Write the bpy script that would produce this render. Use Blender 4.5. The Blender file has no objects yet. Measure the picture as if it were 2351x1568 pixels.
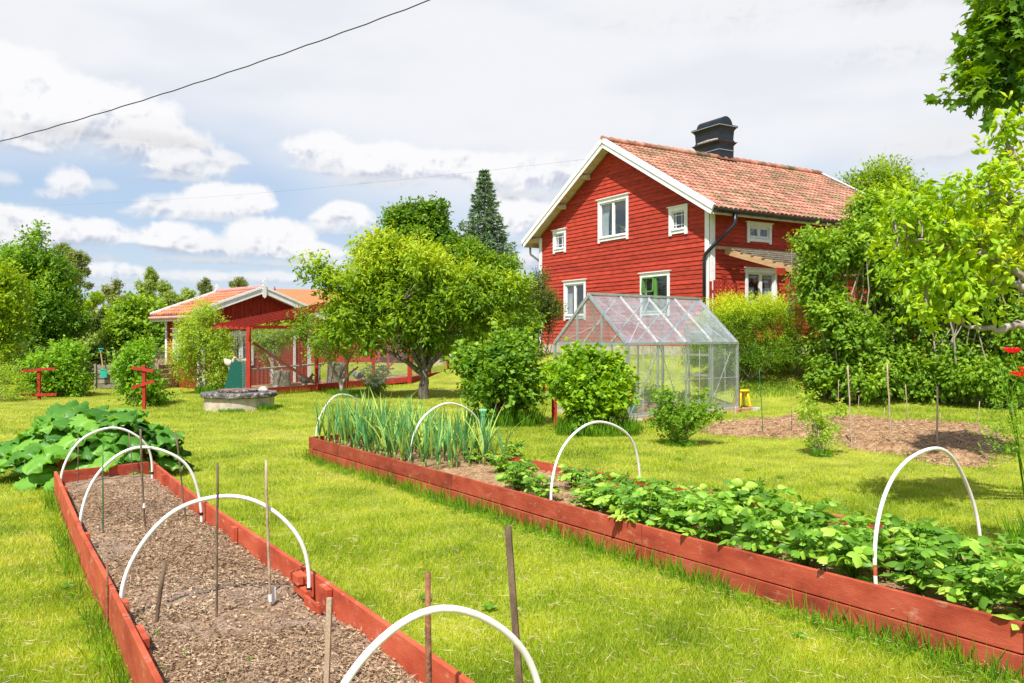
import bpy, math, random
import numpy as np
from mathutils import Vector
PI = math.pi
random.seed(7)
RNG = np.random.default_rng(11)
S = bpy.context.scene
COL = S.collection

# ------------------------------------------------------------------ camera
F, CX, HY, CAMZ = 1850.0, 1175.5, 771.0, 1.75          # survey constants (focal, centre, eye level)
cam = bpy.data.objects.new('camera', bpy.data.cameras.new('camera'))
COL.objects.link(cam)
cam.location = (0, 0, CAMZ)
cam.rotation_euler = (PI / 2, 0, 0)
cam.data.sensor_width = 36
cam.data.lens = 36 * F / 2351
cam.data.shift_y = -(784 - HY) / 2351
cam.data.clip_end = 3000
S.camera = cam
S.render.resolution_x, S.render.resolution_y = 1024, 683
S.view_settings.view_transform = 'Standard'
S.view_settings.look = 'None'
S.view_settings.exposure = 0.56
S.view_settings.gamma = 1
EXPO = 2 ** 0.56
S.cycles.max_bounces = 8
S.cycles.transparent_max_bounces = 24
S.cycles.transmission_bounces = 6
S.cycles.diffuse_bounces = 3
S.cycles.glossy_bounces = 3

# ------------------------------------------------------------------ sun
SUN = Vector((-0.194, -0.549, 0.85)).normalized()
sl = bpy.data.lights.new('sun', 'SUN')
sl.energy = 4.8
sl.angle = math.radians(0.55)
sl.color = (1.0, 0.972, 0.93)
so = bpy.data.objects.new('sun', sl)
COL.objects.link(so)
so.rotation_euler = (-SUN).to_track_quat('-Z', 'Y').to_euler()
so.location = (-20, -40, 60)
ELEV = math.asin(SUN.z)
AZ = math.atan2(SUN.x, SUN.y)

# ------------------------------------------------------------------ world
W = bpy.data.worlds.new('World')
S.world = W
W.use_nodes = True
nt = W.node_tree
nt.nodes.clear()
def N(tp, **kw):
    n = nt.nodes.new(tp)
    for k, v in kw.items():
        setattr(n, k, v)
    return n
def lk(a, b):
    nt.links.new(a, b)
def M(op, a, b=None, c=None, clamp=False):
    n = nt.nodes.new('ShaderNodeMath')
    n.operation = op
    n.use_clamp = clamp
    for i, x in enumerate((a, b, c)):
        if x is None:
            continue
        if isinstance(x, (int, float)):
            n.inputs[i].default_value = x
        else:
            nt.links.new(x, n.inputs[i])
    return n.outputs[0]
def SS(x, lo, hi, a=0.0, b=1.0):
    n = nt.nodes.new('ShaderNodeMapRange')
    n.interpolation_type = 'SMOOTHSTEP'
    nt.links.new(x, n.inputs[0])
    for i, v in enumerate((lo, hi, a, b)):
        n.inputs[i + 1].default_value = v
    return n.outputs[0]
def MIX(f, a, b):
    n = nt.nodes.new('ShaderNodeMix')
    n.data_type = 'RGBA'
    for sock, x in ((n.inputs[0], f), (n.inputs[6], a), (n.inputs[7], b)):
        if isinstance(x, (int, float)):
            sock.default_value = x
        elif isinstance(x, tuple):
            sock.default_value = (*x, 1)
        else:
            nt.links.new(x, sock)
    return n.outputs[2]
def NOISE(vec, scale, detail=6, rough=0.55):
    n = nt.nodes.new('ShaderNodeTexNoise')
    n.inputs['Scale'].default_value = scale
    n.inputs['Detail'].default_value = detail
    n.inputs['Roughness'].default_value = rough
    nt.links.new(vec, n.inputs['Vector'])
    return n.outputs[0]
sky = N('ShaderNodeTexSky', sky_type='NISHITA', sun_disc=False, sun_elevation=ELEV, sun_rotation=AZ)
sky.air_density = 1.0
sky.dust_density = 1.2
tc = N('ShaderNodeTexCoord')
K = 10 / EXPO                                              # Background strength is 0.1
# clouds: computed here with layered noise into an equirectangular sky map (colour + cover), mixed over the Nishita sky
SW_, SH_ = 4096, 2048
AZG, ELG = np.meshgrid((np.arange(SW_) + .5) / SW_ * 2 * PI - PI, (np.arange(SH_ // 2) + .5) / (SH_ // 2) * PI / 2)
AZG = AZG.astype(np.float32); ELG = ELG.astype(np.float32)
def lattice(u, v, seed):
    tb = np.random.default_rng(seed).random((256, 256)).astype(np.float32)
    iu, iv = np.floor(u).astype(np.int32), np.floor(v).astype(np.int32)
    fu, fv = u - iu, v - iv
    fu = fu * fu * (3 - 2 * fu); fv = fv * fv * (3 - 2 * fv)
    iu &= 255; iv &= 255; iu2 = (iu + 1) & 255; iv2 = (iv + 1) & 255
    return (tb[iv, iu] * (1 - fu) + tb[iv, iu2] * fu) * (1 - fv) + (tb[iv2, iu] * (1 - fu) + tb[iv2, iu2] * fu) * fv
def cfbm(u, v, f, octv, seed, billow=False, gain=.52):
    o = np.zeros_like(u); a = 1.0; tot = 0
    for k in range(octv):
        n = lattice(u * f + 17.3 * k, v * f + 9.1 * k, seed + k)
        o += a * (np.abs(n * 2 - 1) if billow else n); tot += a; a *= gain; f *= 2.03
    return o / tot
def srgb(c):
    c = np.asarray(c, np.float32) / 255
    return np.where(c > .04, ((c + .055) / 1.055) ** 2.4, c / 12.92)
def sstep(x, lo, hi):
    t = np.clip((x - lo) / (hi - lo), 0, 1); return t * t * (3 - 2 * t)
big = cfbm(AZG, ELG * 2.2, 3.0, 4, 50)
blue = srgb((192, 214, 243)) * 1.0
colr = np.zeros((SH_ // 2, SW_, 3), np.float32); cov = np.zeros((SH_ // 2, SW_), np.float32)
def over(sl_, c, a):
    a0 = cov[sl_]; an = a + a0 * (1 - a)
    colr[sl_] = (c * a[..., None] + colr[sl_] * (a0 * (1 - a))[..., None]) / np.maximum(an, 1e-4)[..., None]
    cov[sl_] = an
full = (slice(None), slice(None))
veil = sstep(ELG + (big - .5) * .16 + .05 * np.sin(AZG * 2), .12, .25) * .97
veil *= (1 - .92 * sstep(ELG, .50, .80)) * (1 - .75 * sstep(np.abs(AZG), .9, 1.6))  # unseen veil overhead and behind the viewer thinned to cut ambient light
vt_ = sstep(cfbm(AZG * .8, ELG * 2.6, 5.0, 5, 70), .34, .66)[..., None]
over(full, srgb((235, 238, 244)) * (1 - vt_) + srgb((245, 246, 250)) * vt_, veil)
over(full, np.broadcast_to(srgb((226, 236, 248)), colr.shape), sstep(ELG, .16, -.01) * .55)
CLOUDS = [  # centre x, y, half width, half height, whiteness, cover, crispness
 (2270, -50, 420, 70, .72, .6, .0), (1650, 40, 420, 70, .9, .3, .0), (2200, 340, 260, 60, .90, .6, .1), (2100, 120, 360, 60, .93, .4, .0),
 (50, 215, 190, 95, 1, 1, .9), (60, 300, 260, 70, .97, 1, .4), (230, 270, 210, 85, 1, 1, .9), (350, 340, 190, 66, .97, 1, .7), (430, 385, 130, 42, .97, .9, .6), (520, 370, 60, 26, .97, .7, .3),
 (300, 318, 200, 26, .80, .65, .0), (420, 335, 90, 18, .82, .5, .0), (90, 310, 150, 20, .86, .5, .0), (400, 412, 110, 14, .86, .5, .0),
 (150, 425, 60, 44, 1, .9, .8), (110, 452, 60, 22, .98, .6, .4), (10, 415, 50, 30, .97, .6, .5), (230, 430, 50, 20, .96, .45, .2),
 (735, 350, 95, 50, 1, 1, .8), (770, 385, 110, 30, .97, .8, .3), (880, 380, 120, 56, 1, 1, .9), (1040, 385, 110, 50, 1, 1, .8), (1150, 410, 110, 54, 1, 1, .8), (1280, 400, 130, 60, 1, 1, .9),
 (880, 420, 130, 20, .86, .6, .0), (1200, 455, 170, 18, .84, .65, .0), (740, 392, 80, 14, .9, .5, .0),
 (530, 465, 105, 44, 1, 1, .9), (400, 480, 120, 36, .99, .95, .6), (320, 490, 60, 20, .97, .6, .3), (520, 505, 110, 16, .88, .55, .0), (790, 505, 75, 42, 1, 1, .9), (730, 525, 70, 20, .96, .7, .3), (780, 535, 80, 12, .88, .5, .0),
 (1190, 510, 110, 50, 1, 1, .8), (1120, 540, 80, 30, .96, .7, .4), (1210, 560, 90, 16, .85, .5, .0),
 (60, 515, 150, 50, 1, 1, .9), (190, 545, 150, 44, 1, 1, .9), (400, 560, 110, 44, 1, 1, .9), (620, 560, 110, 56, 1, 1, .9), (500, 575, 120, 34, .98, .9, .5), (720, 590, 90, 36, 1, .9, .7),
 (150, 590, 200, 14, .82, .7, .0), (450, 598, 170, 12, .82, .7, .0), (660, 608, 130, 12, .84, .6, .0),
 (270, 625, 110, 26, 1, .9, .7), (60, 610, 100, 26, .97, .8, .5), (420, 640, 150, 22, .97, .8, .5), (600, 640, 110, 20, .97, .8, .5), (1225, 600, 90, 34, .98, .9, .7), (1000, 630, 200, 34, .95, .7, .3), (250, 655, 200, 10, .86, .5, .0)]
_r = np.random.default_rng(77)
for k in range(46):                                        # the rest of the sky round the viewer
    bear = _r.uniform(40, 320); e_ = _r.uniform(3, 26)
    CLOUDS.append((('b', bear), e_, _r.uniform(120, 420), _r.uniform(40, 110), .97, .95, .8))
for cx, cy, rx, ry, white, op, crisp in CLOUDS:
    if isinstance(cx, tuple):
        a0 = math.radians(cx[1]); a0 = a0 - 2 * PI if a0 > PI else a0; e0 = math.radians(cy); ca = 1.0
    else:
        a0 = math.atan((cx - CX) / F); e0 = math.atan((HY - cy) / F * math.cos(a0)); ca = math.cos(a0) ** 2
    ra, re = rx / F * ca, ry / F
    x0 = int((a0 - ra * 1.7 + PI) / (2 * PI) * SW_); x1 = int((a0 + ra * 1.7 + PI) / (2 * PI) * SW_) + 1
    y0 = int(max(0, (e0 - re * 1.7) / (PI / 2) * (SH_ // 2))); y1 = int(min(SH_ // 2, (e0 + re * 1.9) / (PI / 2) * (SH_ // 2))) + 1
    x0, x1 = max(0, x0), min(SW_, x1)
    if x1 <= x0 or y1 <= y0: continue
    sl_ = (slice(y0, y1), slice(x0, x1))
    A_, E_ = AZG[sl_], ELG[sl_]
    wp = cfbm(A_, E_ * 1.15, 30, 3, 300) - .5
    U, V_ = A_ + wp * .022, E_ * 1.25 + wp * .016
    nb = .5 - cfbm(U, V_, 34, 6, 110, True, .55)             # billows
    nf = cfbm(U, V_, 15, 7, 210, False, .56) - .5
    nb2 = .5 - cfbm(U - .003, V_ + .007, 34, 6, 110, True, .55)
    dx, dy = (A_ - a0) / ra, (E_ - e0) / re
    dd = np.where(dy > 0, dy, -dy * 1.5)
    v = 1 - dx * dx - dd * dd + nf * 1.9 + nb * .75
    soft = (1.25 - crisp * .75) * np.where(dy > -.1, 1, 1.6)
    m = sstep(v, 0.0, soft) * op
    t = sstep(dy + nf * 1.1 + nb * .8 + (nb - nb2) * 1.2, -.70, .36)
    lo_ = srgb((192, 200, 219)) * (white ** 2.2); hi_ = srgb((252, 252, 254)) * (white ** 1.2)
    c = lo_ * (1 - t[..., None]) + hi_ * t[..., None]
    over(sl_, c, m.astype(np.float32))
def envmap(name, rgb):
    px_ = np.zeros((SH_, SW_, 4), np.float32); px_[:, :, 3] = 1
    px_[SH_ // 2:, :, :3] = rgb
    px_ = np.roll(px_, -SW_ // 4, axis=1)
    img = bpy.data.images.new(name, SW_, SH_, alpha=False, float_buffer=True)
    img.colorspace_settings.name = 'Non-Color'
    img.pixels.foreach_set(px_.ravel())
    img.pack()
    e = N('ShaderNodeTexEnvironment'); e.image = img; e.projection = 'EQUIRECTANGULAR'
    lk(tc.outputs['Generated'], e.inputs[0])
    return e.outputs[0]
cloud_colour = envmap('cloud_colour', colr * K)
cloud_cover = envmap('cloud_cover', cov[..., None])
del colr, cov, big, veil, vt_, AZG, ELG
sepd = N('ShaderNodeSeparateXYZ'); lk(tc.outputs['Generated'], sepd.inputs[0])
skyc = MIX(SS(sepd.outputs[2], 0.35, 0.75, 0.62, 0.0), sky.outputs[0], tuple(float(q) * K for q in blue))
cur = MIX(cloud_cover, skyc, cloud_colour)
W.cycles.sampling_method = 'MANUAL'; W.cycles.sample_map_resolution = 512
bg = N('ShaderNodeBackground')
bg.inputs[1].default_value = 0.1
lk(cur, bg.inputs[0])
wo = N('ShaderNodeOutputWorld')
lk(bg.outputs[0], wo.inputs[0])

# ------------------------------------------------------------------ ground shape and survey helpers
def sm(t):
    t = np.clip(t, 0, 1)
    return t * t * (3 - 2 * t)
def gz(x, y):
    z = 1.12 * sm((y - 19.5 - 1.4 * np.exp(-((x - 3.4) / 2.3) ** 4) - 5.5 * sm((3 - x) / 5.0)) / (4.0 + 3.0 * sm((3 - x) / 5.0))) * sm((x + 6) / 8.0)
    z = z + 0.35 * sm((-x - 20) / 60.0) * sm((y - 40) / 60.0) * 2
    return z
def gz1(x, y):
    return float(gz(np.float64(x), np.float64(y)))
def at_d(px, py, d):
    return Vector(((px - CX) / F * d, d, CAMZ + (HY - py) / F * d))
def at_z(px, py, z):
    d = (CAMZ - z) * F / (py - HY)
    return Vector(((px - CX) / F * d, d, z))
def at_g(px, py, lift=0.0):
    d = 2.0
    while d < 200:
        p = at_d(px, py, d)
        if p.z <= gz1(p.x, p.y) + lift:
            break
        d += 0.02
    return at_d(px, py, d)
def zoomP(ox, oy, sc):
    return lambda x, y: ((ox + x / sc) / 1.3773, (oy + y / sc) / 1.3773)
Z6 = zoomP(2200, 900, 2.265)
Z4 = zoomP(0, 1200, 2.351)
Z2 = zoomP(450, 820, 2.612)
ZA = zoomP(1640, 600, 3.787)
ZB = zoomP(1740, 900, 3.562)
ZC = zoomP(2180, 640, 3.92)

# ------------------------------------------------------------------ materials
MATS = {}
def pm(name, cols, scale=4, rough=0.8, bump=0.0, bscale=30, stretch=(1, 1, 1), tint=0.0, spec=0.3, metal=0.0,
       trans=0.0, detail=5, attr=False, coat=0.0, contrast=(0.3, 0.7), second=None, bstretch=None, big=None):
    """noise-driven principled material; attr=True: the colour ramp follows the per-piece 'tint' value instead"""
    if name in MATS:
        return MATS[name]
    m = bpy.data.materials.new(name)
    m.use_nodes = True
    t = m.node_tree
    t.nodes.clear()
    L = t.links.new
    out = t.nodes.new('ShaderNodeOutputMaterial')
    b = t.nodes.new('ShaderNodeBsdfPrincipled')
    co = t.nodes.new('ShaderNodeTexCoord')
    mp = t.nodes.new('ShaderNodeMapping')
    mp.inputs['Scale'].default_value = stretch
    L(co.outputs['Object'], mp.inputs[0])
    nz = t.nodes.new('ShaderNodeTexNoise')
    nz.inputs['Scale'].default_value = scale
    nz.inputs['Detail'].default_value = detail
    nz.inputs['Roughness'].default_value = 0.6
    L(mp.outputs[0], nz.inputs['Vector'])
    rp = t.nodes.new('ShaderNodeValToRGB')
    cr = rp.color_ramp
    lo, hi = contrast
    n = len(cols)
    while len(cr.elements) < n:
        cr.elements.new(0.5)
    for i, c in enumerate(cols):
        cr.elements[i].position = (lo + (hi - lo) * i / max(n - 1, 1)) if not attr else i / max(n - 1, 1)
        cr.elements[i].color = (*c, 1)
    at = t.nodes.new('ShaderNodeAttribute')
    at.attribute_name = 'tint'
    if attr:
        mm = t.nodes.new('ShaderNodeMath'); mm.operation = 'MULTIPLY_ADD'
        L(nz.outputs[0], mm.inputs[0]); mm.inputs[1].default_value = 0.9; mm.inputs[2].default_value = -0.45
        ad = t.nodes.new('ShaderNodeMath'); ad.operation = 'ADD'; ad.use_clamp = True
        L(mm.outputs[0], ad.inputs[0]); L(at.outputs['Fac'], ad.inputs[1])
        L(ad.outputs[0], rp.inputs[0])
    else:
        L(nz.outputs[0], rp.inputs[0])
    colour = rp.outputs[0]
    if second:                                   # patches of another colour: (rgb, scale, lo, hi)
        c2, s2, l2, h2 = second
        n2_ = t.nodes.new('ShaderNodeTexNoise')
        n2_.inputs['Scale'].default_value = s2; n2_.inputs['Detail'].default_value = 8; n2_.inputs['Roughness'].default_value = 0.7
        L(mp.outputs[0], n2_.inputs['Vector'])
        mr = t.nodes.new('ShaderNodeMapRange')
        L(n2_.outputs[0], mr.inputs[0]); mr.inputs[1].default_value = l2; mr.inputs[2].default_value = h2
        mx = t.nodes.new('ShaderNodeMix'); mx.data_type = 'RGBA'
        L(mr.outputs[0], mx.inputs[0]); L(colour, mx.inputs[6]); mx.inputs[7].default_value = (*c2, 1)
        colour = mx.outputs[2]
    if tint:
        hv = t.nodes.new('ShaderNodeHueSaturation')
        ma = t.nodes.new('ShaderNodeMath'); ma.operation = 'MULTIPLY_ADD'
        L(at.outputs['Fac'], ma.inputs[0]); ma.inputs[1].default_value = 2 * tint; ma.inputs[2].default_value = 1 - tint
        L(ma.outputs[0], hv.inputs['Value']); L(colour, hv.inputs['Color'])
        colour = hv.outputs[0]
    L(colour, b.inputs['Base Color'])
    b.inputs['Roughness'].default_value = rough
    b.inputs['Specular IOR Level'].default_value = spec
    b.inputs['Metallic'].default_value = metal
    b.inputs['Coat Weight'].default_value = coat
    if bump:
        bn = t.nodes.new('ShaderNodeTexNoise')
        bn.inputs['Scale'].default_value = bscale; bn.inputs['Detail'].default_value = 4
        if bstretch:
            mp2 = t.nodes.new('ShaderNodeMapping'); mp2.inputs['Scale'].default_value = bstretch
            L(co.outputs['Object'], mp2.inputs[0]); L(mp2.outputs[0], bn.inputs['Vector'])
        else:
            L(mp.outputs[0], bn.inputs['Vector'])
        bu = t.nodes.new('ShaderNodeBump')
        bu.inputs['Strength'].default_value = bump; bu.inputs['Distance'].default_value = 0.02
        L(bn.outputs[0], bu.inputs['Height']); L(bu.outputs[0], b.inputs['Normal'])
    sh = b.outputs[0]
    if trans:
        tr = t.nodes.new('ShaderNodeBsdfTranslucent')
        hs = t.nodes.new('ShaderNodeHueSaturation')
        hs.inputs['Hue'].default_value = 0.478; hs.inputs['Saturation'].default_value = 1.1; hs.inputs['Value'].default_value = 1.5
        L(colour, hs.inputs['Color']); L(hs.outputs[0], tr.inputs[0])
        ms = t.nodes.new('ShaderNodeMixShader'); ms.inputs[0].default_value = trans
        L(b.outputs[0], ms.inputs[1]); L(tr.outputs[0], ms.inputs[2])
        sh = ms.outputs[0]
    L(sh, out.inputs[0])
    MATS[name] = m
    return m
def glass(name, tintc=(0.97, 0.99, 0.98), film=0.06, filmc=(0.8, 0.82, 0.84), refl=1.0, rough=0.02):
    m = bpy.data.materials.new(name)
    m.use_nodes = True
    t = m.node_tree; t.nodes.clear(); L = t.links.new
    out = t.nodes.new('ShaderNodeOutputMaterial')
    tr = t.nodes.new('ShaderNodeBsdfTransparent'); tr.inputs[0].default_value = (*tintc, 1)
    gl = t.nodes.new('ShaderNodeBsdfGlossy'); gl.inputs['Roughness'].default_value = rough
    df = t.nodes.new('ShaderNodeBsdfDiffuse'); df.inputs[0].default_value = (*filmc, 1)
    fr = t.nodes.new('ShaderNodeLayerWeight'); fr.inputs[0].default_value = 0.5
    pw_ = t.nodes.new('ShaderNodeMath'); pw_.operation = 'POWER'; L(fr.outputs['Facing'], pw_.inputs[0]); pw_.inputs[1].default_value = 4.0
    mu = t.nodes.new('ShaderNodeMath'); mu.operation = 'MULTIPLY_ADD'; mu.use_clamp = True
    L(pw_.outputs[0], mu.inputs[0]); mu.inputs[1].default_value = .6; mu.inputs[2].default_value = .035 * refl
    co = t.nodes.new('ShaderNodeTexCoord')
    nz = t.nodes.new('ShaderNodeTexNoise'); nz.inputs['Scale'].default_value = 3; nz.inputs['Detail'].default_value = 8; nz.inputs['Roughness'].default_value = .7
    L(co.outputs['Object'], nz.inputs['Vector'])
    mr = t.nodes.new('ShaderNodeMapRange'); L(nz.outputs[0], mr.inputs[0])
    mr.inputs[1].default_value = .35; mr.inputs[2].default_value = .75; mr.inputs[3].default_value = film * .5; mr.inputs[4].default_value = film * 1.8
    m1 = t.nodes.new('ShaderNodeMixShader'); L(mr.outputs[0], m1.inputs[0]); L(tr.outputs[0], m1.inputs[1]); L(df.outputs[0], m1.inputs[2])
    m2 = t.nodes.new('ShaderNodeMixShader'); L(mu.outputs[0], m2.inputs[0]); L(m1.outputs[0], m2.inputs[1]); L(gl.outputs[0], m2.inputs[2])
    L(m2.outputs[0], out.inputs[0])
    return m
def netmat(name, colr, pitch, wire):
    """wire netting: square mesh, wires opaque, holes open"""
    m = bpy.data.materials.new(name)
    m.use_nodes = True
    t = m.node_tree; L = t.links.new
    b = t.nodes['Principled BSDF']; b.inputs['Base Color'].default_value = (*colr, 1); b.inputs['Roughness'].default_value = .5
    co = t.nodes.new('ShaderNodeTexCoord'); sp = t.nodes.new('ShaderNodeSeparateXYZ'); L(co.outputs['Object'], sp.inputs[0])
    def band(a):
        d = t.nodes.new('ShaderNodeMath'); d.operation = 'DIVIDE'; L(a, d.inputs[0]); d.inputs[1].default_value = pitch
        f = t.nodes.new('ShaderNodeMath'); f.operation = 'FRACT'; L(d.outputs[0], f.inputs[0])
        c = t.nodes.new('ShaderNodeMath'); c.operation = 'LESS_THAN'; L(f.outputs[0], c.inputs[0]); c.inputs[1].default_value = wire
        return c.outputs[0]
    s = t.nodes.new('ShaderNodeMath'); s.operation = 'ADD'; L(sp.outputs[0], s.inputs[0]); L(sp.outputs[1], s.inputs[1])
    mx = t.nodes.new('ShaderNodeMath'); mx.operation = 'MAXIMUM'; L(band(s.outputs[0]), mx.inputs[0]); L(band(sp.outputs[2]), mx.inputs[1])
    L(mx.outputs[0], b.inputs['Alpha'])
    return m

RED = pm('red_paint', [(.29, .026, .014), (.42, .044, .022), (.49, .060, .030)], 3.5, .82, .35, 60, (1, 1, 5), tint=.16, second=((.17, .013, .010), 2.6, .60, .78))
REDV = pm('red_paint_vertical', [(.26, .020, .012), (.38, .032, .018), (.44, .042, .024)], 3.5, .82, .3, 60, (5, 5, 1), tint=.16)
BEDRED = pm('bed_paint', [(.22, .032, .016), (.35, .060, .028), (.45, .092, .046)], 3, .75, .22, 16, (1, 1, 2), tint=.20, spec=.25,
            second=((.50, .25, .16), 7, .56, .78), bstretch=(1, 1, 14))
BEDRED_LIT = pm('bed_paint_lit', [(.32, .045, .020), (.46, .082, .034), (.56, .12, .054)], 3, .75, .22, 16, (1, 1, 2), tint=.16, spec=.25,
            second=((.60, .38, .27), 7, .57, .78), bstretch=(1, 1, 14))  # lighter copy of the bed paint, sunlit tone put into the colour
WHITE = pm('white_paint', [(.70, .69, .66), (.80, .79, .77), (.83, .83, .81)], 6, .5, .15, 30, spec=.4)
SOFFIT = pm('pale_soffit', [(.50, .42, .30), (.62, .55, .42), (.68, .62, .50)], 5, .7, .2, 20)
TILE = pm('clay_tile', [(.32, .115, .075), (.43, .19, .13), (.50, .27, .19)], 3, .85, .3, 40, tint=.34,
          second=((.17, .145, .07), 1.3, .45, .64))
TILE2 = pm('orange_tile', [(.38, .115, .055), (.52, .19, .095), (.60, .27, .15)], 3, .85, .3, 40, tint=.28, second=((.20, .09, .045), 5, .6, .72))
TILE3 = pm('plain_orange_tile', [(.42, .14, .06), (.54, .20, .085)], 9, .85, .4, 14, tint=.2)
BLACK = pm('black_metal', [(.012, .014, .018), (.03, .033, .04)], 3, .34, .05, 8, spec=.6, metal=.4)
ALU = pm('aluminium', [(.42, .44, .45), (.60, .62, .63)], 9, .42, .1, 30, metal=.75)
ALUD = pm('weathered_aluminium', [(.32, .30, .26), (.55, .55, .52), (.70, .69, .66)], 14, .55, .2, 30, metal=.35, second=((.22, .16, .11), 30, .60, .68))
PIPE = pm('white_pipe', [(.70, .67, .56), (.82, .80, .73), (.86, .85, .80)], 6, .38, .08, 30, spec=.45, second=((.46, .38, .27), 16, .66, .80))
PINE = pm('raw_timber', [(.38, .22, .10), (.55, .36, .19)], 3, .75, .2, 30, (1, 1, 6))
GREY_T = pm('grey_timber', [(.16, .13, .10), (.34, .29, .23)], 8, .85, .3, 30, tint=.2)
STAKE_B = pm('brown_cane', [(.10, .065, .04), (.21, .14, .09)], 9, .7, .4, 60, (4, 4, 1))
STAKE_L = pm('pale_stake', [(.34, .24, .15), (.48, .36, .24)], 9, .75, .4, 60, (4, 4, 1))
STAKE_P = pm('pinkish_stake', [(.36, .22, .16), (.55, .42, .34)], 9, .75, .4, 60, (4, 4, 1))
STAKE_G = pm('green_coated_steel', [(.02, .10, .04), (.03, .15, .06)], 9, .45)
RUST = pm('rusty_steel', [(.10, .035, .02), (.24, .10, .05), (.34, .17, .09)], 24, .85, .4, 60, second=((.07, .10, .13), 9, .58, .66))
CONC = pm('concrete', [(.34, .27, .18), (.50, .42, .31), (.58, .50, .40)], 5, .9, .3, 30, second=((.22, .13, .07), 3, .55, .75))
CONCD = pm('lichened_concrete', [(.05, .045, .04), (.12, .11, .10), (.46, .44, .41)], 11, .9, .6, 30, contrast=(.38, .70))
MOSSY = pm('mossy_lid', [(.055, .035, .03), (.16, .09, .07), (.55, .48, .42)], 16, .95, .8, 24, contrast=(.35, .68))
STONE = pm('pale_stone', [(.30, .26, .22), (.55, .50, .44)], 9, .9, .6, 12)
BRICK = pm('brick', [(.32, .11, .06), (.45, .22, .14)], 9, .9, .5, 20)
YEL = pm('yellow_plastic', [(.85, .52, .012), (.90, .58, .02)], 3, .35, spec=.5)
CANG = pm('green_plastic', [(.02, .33, .16), (.03, .40, .20)], 3, .35, spec=.5)
GAUGE = pm('translucent_green_plastic', [(.28, .60, .38), (.36, .70, .46)], 3, .3, spec=.5, trans=.35)
TEAL = pm('teal_plastic', [(.02, .30, .24), (.03, .38, .30)], 3, .4)
BARK = pm('grey_bark', [(.07, .055, .04), (.19, .155, .115), (.30, .26, .20)], 8, .95, .9, 16, (2, 2, 1))
BARKD = pm('dark_bark', [(.045, .035, .025), (.11, .09, .07), (.20, .17, .13)], 8, .95, .9, 16, (2, 2, 1))
BARKP = pm('pale_bark', [(.20, .16, .12), (.46, .41, .34)], 8, .9, .6, 20, (2, 2, 1))
BARKPINE = pm('pine_bark', [(.20, .10, .06), (.36, .19, .11)], 5, .9, .5, 20)
GREENW = pm('green_window_paint', [(.09, .22, .05), (.12, .27, .06)], 5, .45)
DARK = pm('dark_cloth', [(.01, .01, .01), (.02, .02, .02)], 5, .9)
ROOM = pm('room_wall', [(.10, .09, .075), (.14, .13, .11)], 2, .9)
CURT = pm('white_curtain', [(.62, .64, .66), (.75, .76, .78)], 3, .9, trans=.4)
TERRA = pm('terracotta', [(.30, .10, .06), (.36, .14, .08)], 5, .8)
BLUE = pm('blue_cloth', [(.02, .03, .22), (.05, .07, .36)], 5, .8)
CREAM = pm('cream_plastic', [(.7, .66, .5), (.75, .7, .55)], 5, .5)
WGLASS = glass('window_glass', (.92, .95, .94), .01, (.6, .65, .7), 2.4)
GGLASS = glass('greenhouse_glass', (.97, .99, .98), .055, (.70, .72, .66), .8)
RGLASS = glass('greenhouse_roof_glass', (.96, .975, .99), .11, (.76, .80, .86), 1.2, .08)
NET = netmat('wire_netting', (.30, .30, .29), .045, .13)
NETG = netmat('green_netting', (.0, .13, .08), .05, .35)
def leafmat(name, cols, trans=.40, rough=.5, scale=.9, spec=.35):
    cols = [(min(.62, r * 1.78), min(.62, g * 1.50), b * .95) for r, g, b in cols]
    return pm(name, cols, scale, rough, attr=True, trans=trans, spec=spec, detail=3)
L_MAPLE = leafmat('maple_leaf', [(.022, .085, .010), (.050, .150, .014), (.12, .26, .022), (.26, .38, .05)])
L_BRIGHT = leafmat('bright_leaf', [(.09, .16, .010), (.20, .29, .015), (.34, .42, .03), (.50, .48, .07)])
L_PLUM = leafmat('plum_leaf', [(.036, .105, .008), (.095, .205, .010), (.21, .34, .015), (.42, .43, .05)])
L_APPLE = leafmat('apple_leaf', [(.045, .13, .014), (.10, .23, .02), (.21, .36, .05)])
L_LILAC = leafmat('lilac_leaf', [(.032, .10, .010), (.075, .18, .015), (.16, .30, .028), (.27, .42, .06)])
L_PEAR = leafmat('pear_leaf', [(.06, .15, .010), (.11, .24, .014), (.20, .37, .02), (.33, .48, .04)], .42)
L_CURR = leafmat('currant_leaf', [(.032, .10, .012), (.068, .175, .016), (.13, .27, .03), (.25, .40, .07)])
L_CURR2 = leafmat('yellow_currant_leaf', [(.038, .12, .008), (.085, .21, .010), (.18, .34, .016), (.36, .50, .05)])
L_RASP = leafmat('raspberry_leaf', [(.05, .15, .014), (.11, .26, .02), (.22, .40, .04)])
L_WILLOW = leafmat('willow_leaf', [(.10, .20, .03), (.20, .34, .05), (.36, .50, .10)], .42)
L_SPIREA = leafmat('spirea_leaf', [(.05, .14, .010), (.12, .24, .012), (.25, .38, .02), (.44, .50, .03)])
L_LINDEN = leafmat('linden_leaf', [(.022, .080, .008), (.050, .140, .012), (.11, .23, .018), (.20, .32, .035)])
L_SPRUCE = leafmat('spruce_needles', [(.035, .085, .060), (.095, .18, .135), (.20, .33, .25)], .15, .7)
L_PINE = leafmat('pine_needles', [(.06, .10, .035), (.13, .18, .07), (.24, .29, .12)], .15, .7)
L_BIRCH = leafmat('birch_leaf', [(.08, .15, .04), (.16, .26, .07), (.30, .40, .12)], .3)
L_JUN = leafmat('dark_shrub_leaf', [(.016, .045, .010), (.04, .085, .016), (.12, .16, .03)], .2)
L_POTATO = leafmat('potato_leaf', [(.040, .12, .018), (.080, .21, .030), (.15, .33, .05), (.26, .46, .10)], .35, .42, 2)
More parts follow.
